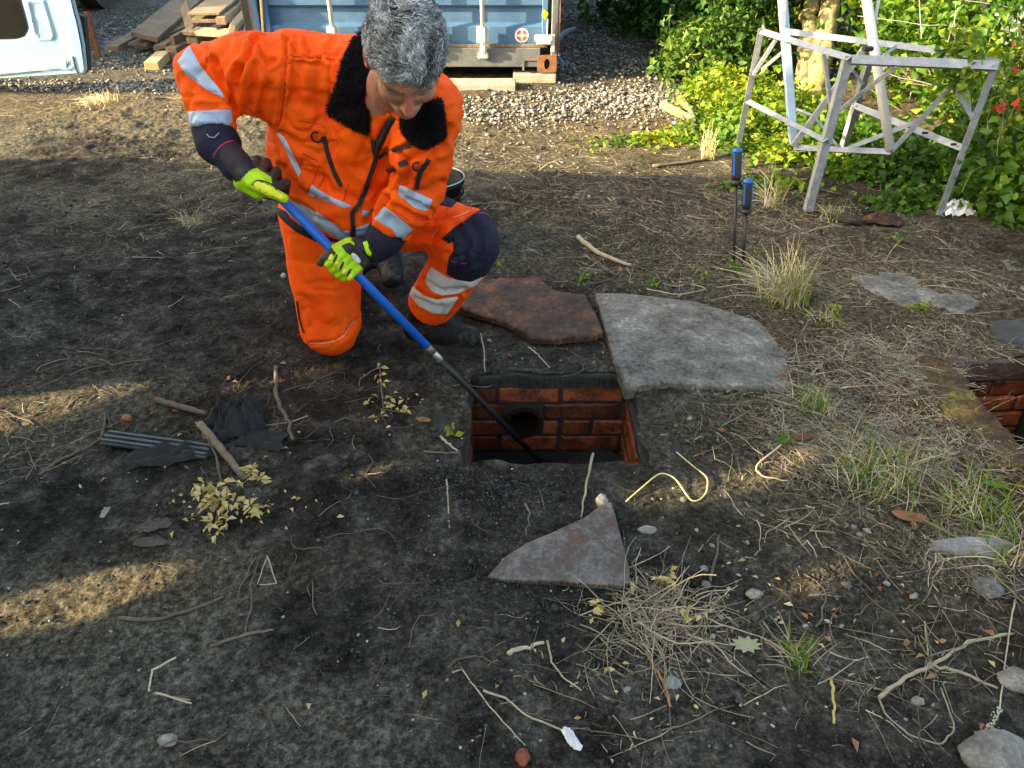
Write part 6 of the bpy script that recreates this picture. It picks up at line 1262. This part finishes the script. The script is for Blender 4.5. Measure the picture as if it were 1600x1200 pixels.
# ---------------- boots
BOOT = mat('black_leather', [(.36, g(.004)), (.52, g(.010, 1, 1.0)), (.62, g(.055, 1.1, .86))], 9, .62, bs_=.7, bd=.003, spec=.2)
SOLE = mat('boot_sole', S(g(.008), g(.03, 1.1, .9)), 30, .8, bs_=.6)
hl_ = D(650, 508, 2.80); to_ = D(733, 533, 2.77); hl_[2] = .055; to_[2] = .045
def f_b(P):
    d = smin(rcone(P, hl_, .046, (hl_ + to_) / 2 + (0, 0, .008), .052), rcone(P, (hl_ + to_) / 2 + (0, 0, .008), .052, to_, .043), .02); d = smin(d, rcone(P, hl_ + (.012, 0, 0), .05, D(668, 484, 2.74) + (0, 0, .05), .058), .03)
    return np.maximum(d, .016 - P[:, 2]) + .003 * vn3(P * 30, 4)
Vb2, Qb2 = surfnet(f_b, np.minimum(hl_, to_) - (.12, .12, .06), np.maximum(hl_, to_) + (.12, .12, .20), .0045); BT = Skin('boot', relax(Vb2, tri(Qb2), 1), Qb2, BOOT, pe)
ax = nrm((to_ - hl_) * (1, 1, 0)); sd_ = np.array([-ax[1], ax[0], 0]); mb = MB(); outl_ = []
for t, w_ in ((-.052, .022), (-.04, .038), (0, .045), (.06, .042), (.12, .050), (.17, .050), (.21, .040), (.232, .018)): outl_.append((t, w_))
P = [hl_ + ax * t + sd_ * w_ for t, w_ in outl_] + [hl_ + ax * t - sd_ * w_ for t, w_ in outl_[::-1]]; V, F = prism([(p[0], p[1]) for p in P][::-1], .001, .022); mb.add(V, F); mb.build('sole', SOLE, BT.o)
B2 = tubeSDF('boot', [J(612, 434, 3.10, 17), J(604, 402, 3.14, 19), J(570, 400, 3.16, 20), J(552, 420, 3.14, 19)], BOOT, pe, amp=.002)
mb = MB(); mb.bar(D(618, 442, 3.13), D(612, 384, 3.16), .085, .02, up=(-.1, 1, 0), bev=.005); mb.build('sole', SOLE, B2.o)
# ---------------- head
cR = np.array([1., 0, 0]); cU = np.array([0, SP, CP]); cT = np.array([0, -CP, SP])
def cv(a): return a[0] * cR + a[1] * cU + a[2] * cT
HC = D(634, 88, 1.70); hf = nrm(cv((.08, -.975, .12))); hr = cv((-.90, -.33, .2)); hr = nrm(hr - hf * (hr @ hf)); hu = np.cross(hr, hf)
HM = np.stack([hr, hf, hu])
def L2W(a): return HC + np.asarray(a, float) @ HM
NB = D(604, 150, 1.98)
def lc(P): return (P - HC) @ HM.T
def E3(q_, c, r): k = np.linalg.norm((q_ - np.array(c)) / np.array(r), axis=-1); return (k - 1) * min(r)
def C3(q_, a, ra, b, rb): return rcone(q_, np.array(a, float), ra, np.array(b, float), rb)
def f_head(P):
    q_ = lc(P); d = E3(q_, (0, -.012, .030), (.072, .096, .086)); d = smin(d, E3(q_, (0, .030, -.020), (.060, .066, .075)), .03)
    d = smin(d, C3(q_, (-.035, .020, -.075), .028, (0, .066, -.094), .022), .03); d = smin(d, C3(q_, (.035, .020, -.075), .028, (0, .066, -.094), .022), .03)
    m = np.abs(q_ * np.array([1, 0, 0])).sum(1); qs = q_.copy(); qs[:, 0] = m
    d = smin(d, E3(qs, (.040, .066, -.030), (.022, .020, .024)), .02)                       # cheekbones
    d = smin(d, C3(qs, (.008, .088, .018), .010, (.045, .074, .020), .010), .012)           # brow
    d = -smin(-d, E3(qs, (.031, .098, .000), (.017, .014, .011)), .012)                     # socket
    d = smin(d, E3(qs, (.031, .077, -.001), (.0145, .0125, .0115)), .003)                     # lid
    d = np.maximum(d, -C3(qs, (.020, .092, -.005), .0012, (.043, .086, -.007), .0012))        # lid line
    d = smin(d, C3(q_, (0, .094, .006), .008, (0, .118, -.030), .0112), .010); d = smin(d, E3(qs, (.011, .105, -.036), (.0075, .009, .007)), .006); d = np.maximum(d, -E3(qs, (.007, .112, -.044), (.004, .006, .004)))
    d = smin(d, E3(q_, (0, .088, -.068), (.026, .013, .010)), .010); d = np.maximum(d, -C3(qs, (0, .101, -.067), .0014, (.020, .091, -.070), .0010))
    d = smin(d, E3(q_, (0, .082, -.096), (.016, .014, .013)), .012)
    d = np.maximum(d, -C3(qs, (.021, .100, -.040), .0012, (.034, .082, -.068), .0012))        # nasolabial fold
    ear = np.maximum(E3(qs, (.083, -.004, -.010), (.012, .022, .034)), -E3(qs, (.092, .004, -.008), (.007, .011, .021))); d = smin(d, ear, .006); d = smin(d, E3(qs, (.077, .004, -.036), (.006, .008, .009)), .004)
    nb = (NB - HC) @ HM.T; d = smin(d, rcone(q_, np.array([0, -.02, -.04]), .060, nb, .062), .025)
    d = smin(d, rcone(q_, nb, .06, ((D(560, 220, 2.2) - HC) @ HM.T), .09), .03)
    return d
Vh, Qh = surfnet(f_head, HC - (.20, .17, .24), HC + (.17, .34, .14), .0026); Th = tri(Qh); Vh, Th, _ = biggest(Vh, Th); Qh = Th; Vh = relax(Vh, Th, 1, .4)
def skin_mat():
    m, nt, b = newmat('weathered_skin'); co = nt.nodes.new('ShaderNodeTexCoord').outputs['Object']; n1 = noise(nt, 28, 6, .65, co); c = ramp(nt, n1, [(.3, (.36, .16, .11)), (.5, (.50, .25, .17)), (.7, (.58, .32, .23))]); c = mixc(nt, attr(nt, 'flush').outputs['Fac'], c, (.50, .13, .09))
    nt.links.new(c, b.inputs['Base Color']); b.inputs['Roughness'].default_value = .48; b.inputs['Subsurface Weight'].default_value = .12; b.inputs['Subsurface Radius'].default_value = (.012, .005, .003); b.inputs['Subsurface Scale'].default_value = .5; bump(nt, b, noise(nt, 240, 5, .7, co), .5, .0015); return m
qh = lc(Vh); fl = np.clip(.8 * np.exp(-((qh[:, 1] - .115) / .02) ** 2) * (np.abs(qh[:, 0]) < .02) + .6 * (np.abs(qh[:, 0]) > .078) + .3 * np.exp(-((np.abs(qh[:, 0]) - .04) / .02) ** 2 - ((qh[:, 2] + .03) / .02) ** 2), 0, 1)
hd_ = put('body', Vh, Qh, skin_mat(), pe, True, {'flush': fl})
BROW = mat('grey_brow_hair', S(g(.10, 1.1, .9), g(.24, 1.1, .9)), 60, .7, bs_=0)
# hair: lumpy scalp layer and thousands of short curls
HAIR = mat('grey_hair', [(.34, (.07, .07, .07)), (.5, (.34, .34, .345)), (.64, (.66, .66, .66))], 40, .55, bs_=.3, tint=.85, spec=.5)
def hair_region(q_):
    a = q_[:, 2] - np.interp(q_[:, 1], [-.12, -.06, -.035, -.02, .015, .04, .06, .09], [-.075, -.06, -.030, .022, .026, .026, .038, .052]); return a
def f_hair(P):
    q_ = lc(P); d = E3(q_, (0, -.016, .036), (.074, .099, .088)); d = np.maximum(d, -hair_region(q_) * .9); m = np.abs(d) < .03; Pm = P[m]; d[m] += .012 * vn3(Pm * 34, 21) + .006 * vn3(Pm * 70, 22); return d
Vc, Qc = surfnet(f_hair, HC - (.15, .15, .15), HC + (.15, .17, .16), .0042); HR = put('hair', Vc, Qc, HAIR, pe, True, {'tint': np.full(len(Vc), .05)})
def curls(n, seed):
    rr = np.random.default_rng(seed); d = nrm(rr.normal(0, 1, (n * 3, 3))); q_ = d * np.array([.075, .100, .089]) + np.array([0, -.016, .038]); q_ = q_[hair_region(q_) > .002][:n]; n = len(q_); nl_ = nrm((q_ - np.array([0, -.016, .038])) / np.array([.075, .1, .089]) ** 2)
    back = np.array([.35, -.2, 0]) ; flow = nrm(np.stack([vn3(q_ * 22, 31), vn3(q_ * 22 + 7, 32), vn3(q_ * 22 + 13, 33)], 1) * 2.6 + np.array([0, .22, -.25]) * (1 - nl_[:, 2:3]) + np.array([.0, .35, 0]) * (nl_[:, 1:2] > 0)); flow = nrm(flow - nl_ * (flow * nl_).sum(1, keepdims=True)); side = np.cross(nl_, flow)
    m = 9; t = np.linspace(0, 1, m)[None, :, None]; L_ = (.020 + .026 * rr.random((n, 1, 1))); ph = rr.random((n, 1, 1)) * 6.28; fq = 2.2 + 2.6 * rr.random((n, 1, 1)); am = .0055 * (.5 + rr.random((n, 1, 1)))
    C_ = q_[:, None] + nl_[:, None] * (.001 + .011 * np.sin(t * 2.4) * (.5 + .8 * rr.random((n, 1, 1)))) + flow[:, None] * L_ * t + side[:, None] * am * np.sin(ph + fq * t * 3) + nl_[:, None] * am * .9 * np.cos(ph + fq * t * 3) * t
    T_ = nrm(np.gradient(C_, axis=1)); u_ = nrm(np.cross(T_, nl_[:, None] + 1e-4)); v_ = np.cross(u_, T_); r_ = (.00115 * (.7 + .6 * rr.random((n, 1, 1)))) * np.linspace(1.15, .35, m)[None, :, None]
    V = np.stack([C_ + u_ * r_, C_ - u_ * r_ * .5 + v_ * r_ * .87, C_ - u_ * r_ * .5 - v_ * r_ * .87], 2).reshape(-1, 3); i = np.arange(n * m * 3).reshape(n, m, 3); F = np.concatenate([np.stack([i[:, :-1, j], i[:, :-1, (j + 1) % 3], i[:, 1:, (j + 1) % 3], i[:, 1:, j]], -1).reshape(-1, 4) for j in range(3)])
    base = np.clip(.55 + 1.1 * vn3(q_ * 40, 41) + rr.normal(0, .33, n), 0, 1) * np.clip(.55 + (q_[:, 2] + .06) * 8, .45, 1); return HC + V @ HM, F, np.repeat(base, m * 3)
V, F, A = curls(6500, 5); put('curls', V, F, HAIR, HR, True, {'tint': A})['kind'] = 'stuff'
rr = np.random.default_rng(9); mb = MB()
for sx in (-1, 1):
    mb = MB()
    for k in range(26):
        a = np.array([sx * (.012 + .036 * rr.random()), .0, .019 + rr.normal(0, .003)]); a[1] = .099 - 8 * (abs(a[0]) - .01) ** 2 * 1.3; mb.tube([L2W(a), L2W(a + (sx * .007, .002, .003))], .0006, 3)
    mb.build('eyebrow', BROW, pe)['kind'] = 'stuff'
pass
# ---------------- pole (a thing of its own)
PB = mat('blue_pole_paint', S((.006, .11, .52), (.008, .15, .66)), 5, .38, bs_=.05); BR = mat('brass_ferrule', S((.16, .12, .07), (.34, .27, .17)), 30, .4, metal=.6); STL = mat('steel_ferrule', S(g(.45), g(.62)), 30, .3, metal=.8); ROD = mat('black_rod', S(g(.010), g(.022)), 30, .45)
pt = D(412, 283, 2.005); pb_ = np.array([.115, 2.125, -.345])
q0 = D(848, 725, 2.77); pb_ = q0; ptop = D(430, 300, 2.03); pd = nrm(pb_ - ptop); ptop = ptop - pd * .035
def onp(px):
    lo_, hi_ = 0., 1.
    for _ in range(40):
        m_ = (lo_ + hi_) / 2; x_ = proj(ptop + (pb_ - ptop) * m_)[0]
        if x_ < px: lo_ = m_
        else: hi_ = m_
    return ptop + (pb_ - ptop) * lo_
po = thing('drain_rod', 'blue pole with black rod tip held by the worker, reaching down into the open chamber', 'pole')
a_ = onp(667); b_ = onp(677); c_ = onp(689)
MB().tube([ptop, a_], .0135, 16).build('pole', PB, po, True); MB().tube([a_ - pd * .002, b_], .0125, 14).build('ferrule', BR, po, True)
MB().tube([b_, b_ + pd * .006, c_ - pd * .004, c_], [.0100, .0112, .0112, .009], 14).build('ferrule', STL, po, True); MB().tube([c_ - pd * .005, onp(720), pb_], [.0098, .0105, .0105], 12).build('rod', ROD, po, True)
# ---------------- gloves
NEON = (.50, .82, .010); GBK = (.012, .012, .014); GBR = (.055, .028, .020)
def glove_mat():
    m, nt, b = newmat('glove_fabric'); co = nt.nodes.new('ShaderNodeTexCoord').outputs['Object']; c = mixc(nt, ramp(nt, noise(nt, 60, 4, .6, co), [(.35, (.72,) * 3), (.6, (1,) * 3)]), (0, 0, 0), attr(nt, 'col').outputs['Color']); nt.links.new(c, b.inputs['Base Color']); b.inputs['Roughness'].default_value = .6; bump(nt, b, noise(nt, 350, 3, .6, co), .5, .0015); return m
GM = glove_mat(); mat('yellow_guard', S((.72, .74, .02), (.82, .82, .04)), 20, .45, bs_=0); NEONM = mat('neon_rubber', S((.50, .80, .012), (.60, .88, .02)), 20, .45, bs_=.1); GBKM = mat('glove_black', S(g(.010), g(.02)), 30, .6); MARO = mat('glove_maroon_neoprene', S((.022, .010, .016), (.045, .02, .03)), 30, .7)
def glove(name, parts, parent, res=.0026, k=.006):
    pts = np.array([p for a, ra, b, rb, c in parts for p in (a, b)])
    def f(P):
        d = None
        for a, ra, b, rb, c in parts: v = rcone(P, a, ra, b, rb); d = v if d is None else smin(d, v, k)
        return d
    V, Q_ = surfnet(f, pts.min(0) - .04, pts.max(0) + .04, res); V = relax(V, tri(Q_), 1, .4)
    ds = np.stack([rcone(V, a, ra, b, rb) for a, ra, b, rb, c in parts], 1); kk = ds.argmin(1); col = np.array([tuple(p[4]) + (1,) for p in parts])[kk]
    s = Skin.__new__(Skin); me = make_mesh(name, V, Q_, {'col': col}, True); s.o = ob(name, me, GM, parent); s.V = V; s.T = tri(Q_); s.N = vnormals(V, s.T); s.px, s.py = proj(V); s.f = facing(V, s.N); s.bvh = BVHTree.FromPolygons([Vector(v) for v in V], s.T.tolist()); return s
# lower hand closed on the pole, back of the hand to the viewer
pc = onp(537); tv = nrm(np.array([0, 0, CH]) - pc); tv = nrm(tv - pd * (tv @ pd)); bb = np.cross(pd, tv); bb = bb if (bb @ cR) < 0 else -bb    # bb: towards lower left in the picture
def PL(s, b, t): return pc + pd * s + bb * b + tv * t
W_ = D(588, 386, 2.175); parts = [(W_, .034, PL(-.008, -.062, .020), .030, GBK)]
fl_ = [1.0, 1.06, 1.03, .88]
for k in range(4):
    s = (-.030, -.0095, .011, .030)[k]; mcp = PL(s, -.030, .034); pip = PL(s * 1.02, .016, .0335); dip = PL(s, .036 * fl_[k], .012); tip = PL(s, .022, -.018)
    parts += [(W_ * .45 + PL(s * .9, -.045, .022) * .55, .018, PL(s * .95, -.040, .034), .015, GBK), (PL(s * .95, -.042, .034), .0155, mcp, .0155, NEON), (mcp, .0125, pip, .0112, NEON), (pip, .0112, dip, .0105, NEON), (dip, .0105, tip, .0095, GBR)]
parts += [(PL(-.030, -.045, .012), .020, PL(-.046, -.010, .012), .0145, NEON), (PL(-.046, -.010, .012), .0135, PL(-.047, .030, .006), .0125, GBR), (PL(-.047, .030, .006), .0125, PL(-.044, .050, .000), .0105, GBR)]
print('EAR', proj(L2W((.08, -.006, -.008))), 'NOSE', proj(L2W((0, .125, -.03))), 'TOP', proj(L2W((0, -.016, .13))), 'FRINGE', proj(L2W((0, .088, .055))))
GL = glove('glove', parts, pe)
tubeSDF('glove_cuff', [(W_ + nrm(D(612, 372, 2.16) - W_) * .012, .037), (W_ - nrm(D(612, 372, 2.16) - W_) * .018, .034)], MARO, GL.o, amp=.0, res=.003)
def rg(c, n_, r_, m_, nm, parent, w_=.0025):
    u_ = nrm(np.cross(n_, (0, 0, 1))); v_ = np.cross(n_, u_); MB().tube([c + (u_ * math.cos(a) + v_ * math.sin(a)) * r_ for a in np.linspace(0, 2 * math.pi, 25)], w_, 5).build(nm, m_, parent, True)
ud = nrm(D(606, 375, 2.165) - W_); rg(W_ + ud * .030, ud, .034, PINK, 'cuff_binding', GL.o)
GL.patch('back_panel', [(533, 384), (546, 379), (560, 388), (574, 402), (586, 424), (578, 432), (566, 418), (552, 402), (540, 393)], GBKM, .0022, facelim=-.2)
WHP = mat('white_print', S(g(.62), g(.72)), 10, .5, bs_=0)
def opoly(cx, cy, a, b, rot): return [(cx + a * math.cos(t) * math.cos(rot) - b * math.sin(t) * math.sin(rot), cy + a * math.cos(t) * math.sin(rot) + b * math.sin(t) * math.cos(rot)) for t in np.linspace(0, 6.28, 17)[:-1]]
GL.patch('logo_print', opoly(556, 403, 10.5, 4.6, .85), WHP, .0050); 
for dx in (-4.5, 0, 4.5): GL.patch('logo_stroke', [(556 + dx * .66 - 1.6, 403 + dx * .75 + 1.4), (556 + dx * .66 + .9, 403 + dx * .75 - 2.8), (556 + dx * .66 + 2.2, 403 + dx * .75 - 1.8), (556 + dx * .66 - .2, 403 + dx * .75 + 2.4)], GBKM, .0066)
GL.patch('cuff_label', [(567, 379), (578, 374), (592, 392), (584, 405), (572, 396)], NEONM, .004, facelim=-.3); GL.patch('logo_print', opoly(580, 389, 8, 3.6, .95), GBKM, .0056, facelim=-.3); GL.patch('logo_stroke', opoly(580, 389, 5, 1.3, .95), NEONM, .0070, facelim=-.3)
for cx, cy in ((524, 404), (534, 415), (545, 426)): GL.patch('finger_slot', opoly(cx, cy, 7.5, 2.1, 2.05), GBKM, .0024, facelim=-.3)
for cx, cy in ((517, 402), (526, 413), (537, 424), (547, 433)):
    GL.patch('finger_pad', opoly(cx, cy, 6, 3.6, 2.1), MATS['yellow_guard'] if 'yellow_guard' in MATS else NEONM, .0035, facelim=-.3)
for pts in ():
    try: GL.ribbon('glove_piping', pts, 2.0, NEONM, off=.001, th=.001)
    except Exception: pass
# upper hand, thumb along the pole
def H(px, py, z): return D(px, py, z)
W2 = H(372, 258, 2.025); parts = [(W2, .034, H(386, 274, 2.02), .034, GBK), (H(386, 276, 2.02), .032, H(412, 290, 2.015), .029, NEON), (H(378, 285, 2.03), .022, H(404, 300, 2.03), .020, NEON),
    (H(396, 286, 1.995), .018, H(424, 300, 1.995), .0155, NEON), (H(424, 300, 1.995), .0155, H(444, 310, 2.00), .0125, NEON)]
for (a, b, c, d_) in (((398, 262, 2.02), (402, 250, 2.06), (412, 262, 2.10), 0), ((410, 268, 2.02), (416, 254, 2.06), (424, 268, 2.10), 1), ((424, 278, 2.02), (432, 268, 2.05), (436, 284, 2.09), 2), ((436, 292, 2.02), (447, 286, 2.04), (446, 300, 2.08), 3)):
    parts += [(H(*a), .013, H(*b), .012, GBR), (H(*b), .012, H(*c), .011, GBR)]
parts += [(H(398, 276, 2.02), .022, H(430, 292, 2.02), .019, GBK), (H(400, 296, 2.03), .018, H(430, 306, 2.03), .014, GBR)]
GR = glove('glove', parts, pe)
cfd = nrm(H(352, 238, 2.03) - W2); tubeSDF('glove_cuff', [(W2 + cfd * .040, .042), (W2 + cfd * .0, .036), (W2 - cfd * .02, .033)], MARO, GR.o, amp=0, res=.003, cuts=[(W2 + cfd * .045, cfd)])
rg(W2 + cfd * .046, cfd, .0415, PINK, 'cuff_binding', GR.o, .003)
GR.patch('thumb_guard', [(396, 285), (403, 283), (418, 288), (432, 297), (447, 310), (440, 313), (424, 307), (404, 299), (396, 292)], mat('yellow_guard', S((.72, .74, .02), (.82, .82, .04)), 20, .45, bs_=0), .0035)
for pts in ([(395, 289), (396, 284), (404, 282), (420, 287), (434, 297)], [(408, 285), (407, 297)], [(418, 289), (417, 301)], [(430, 296), (427, 306)]):
    GR.ribbon('guard_line', pts, 1.6, GBKM, off=.003, th=.0015)
# black bucket behind the worker
bk = thing('bucket', 'black bucket with a thin metal handle behind the worker on the right', 'bucket'); bc = GP(677, 372); BP = mat('black_plastic', S(g(.005), g(.009)), 10, .65, bs_=.1, spec=.2)
def lathe(prof_, n=36): 
    V = [(r_ * math.cos(a), r_ * math.sin(a), z_) for r_, z_ in prof_ for a in np.arange(n) * 2 * math.pi / n]; F = [(i * n + j, i * n + (j + 1) % n, (i + 1) * n + (j + 1) % n, (i + 1) * n + j) for i in range(len(prof_) - 1) for j in range(n)]; return np.array(V), F
V, F = lathe([(.001, .0), (.115, .0), (.145, .27), (.157, .272), (.157, .288), (.150, .292), (.143, .290), (.112, .008), (.001, .008)]); MB().add(V + bc, F).build('body', BP, bk, True)
V, F = lathe([(.147, .225), (.156, .226), (.156, .232), (.147, .233)]); MB().add(V + bc, F).build('rim_ridge', BP, bk, True)
P = [bc + (.158 * math.cos(a), .158 * math.sin(a), .285 + .05 * math.sin((a + 1.3) / 2.6 * math.pi) * 0 + .012) for a in np.linspace(-1.3, 1.1, 18)]; MB().tube(P, .0028, 6).build('handle', STL, bk, True)
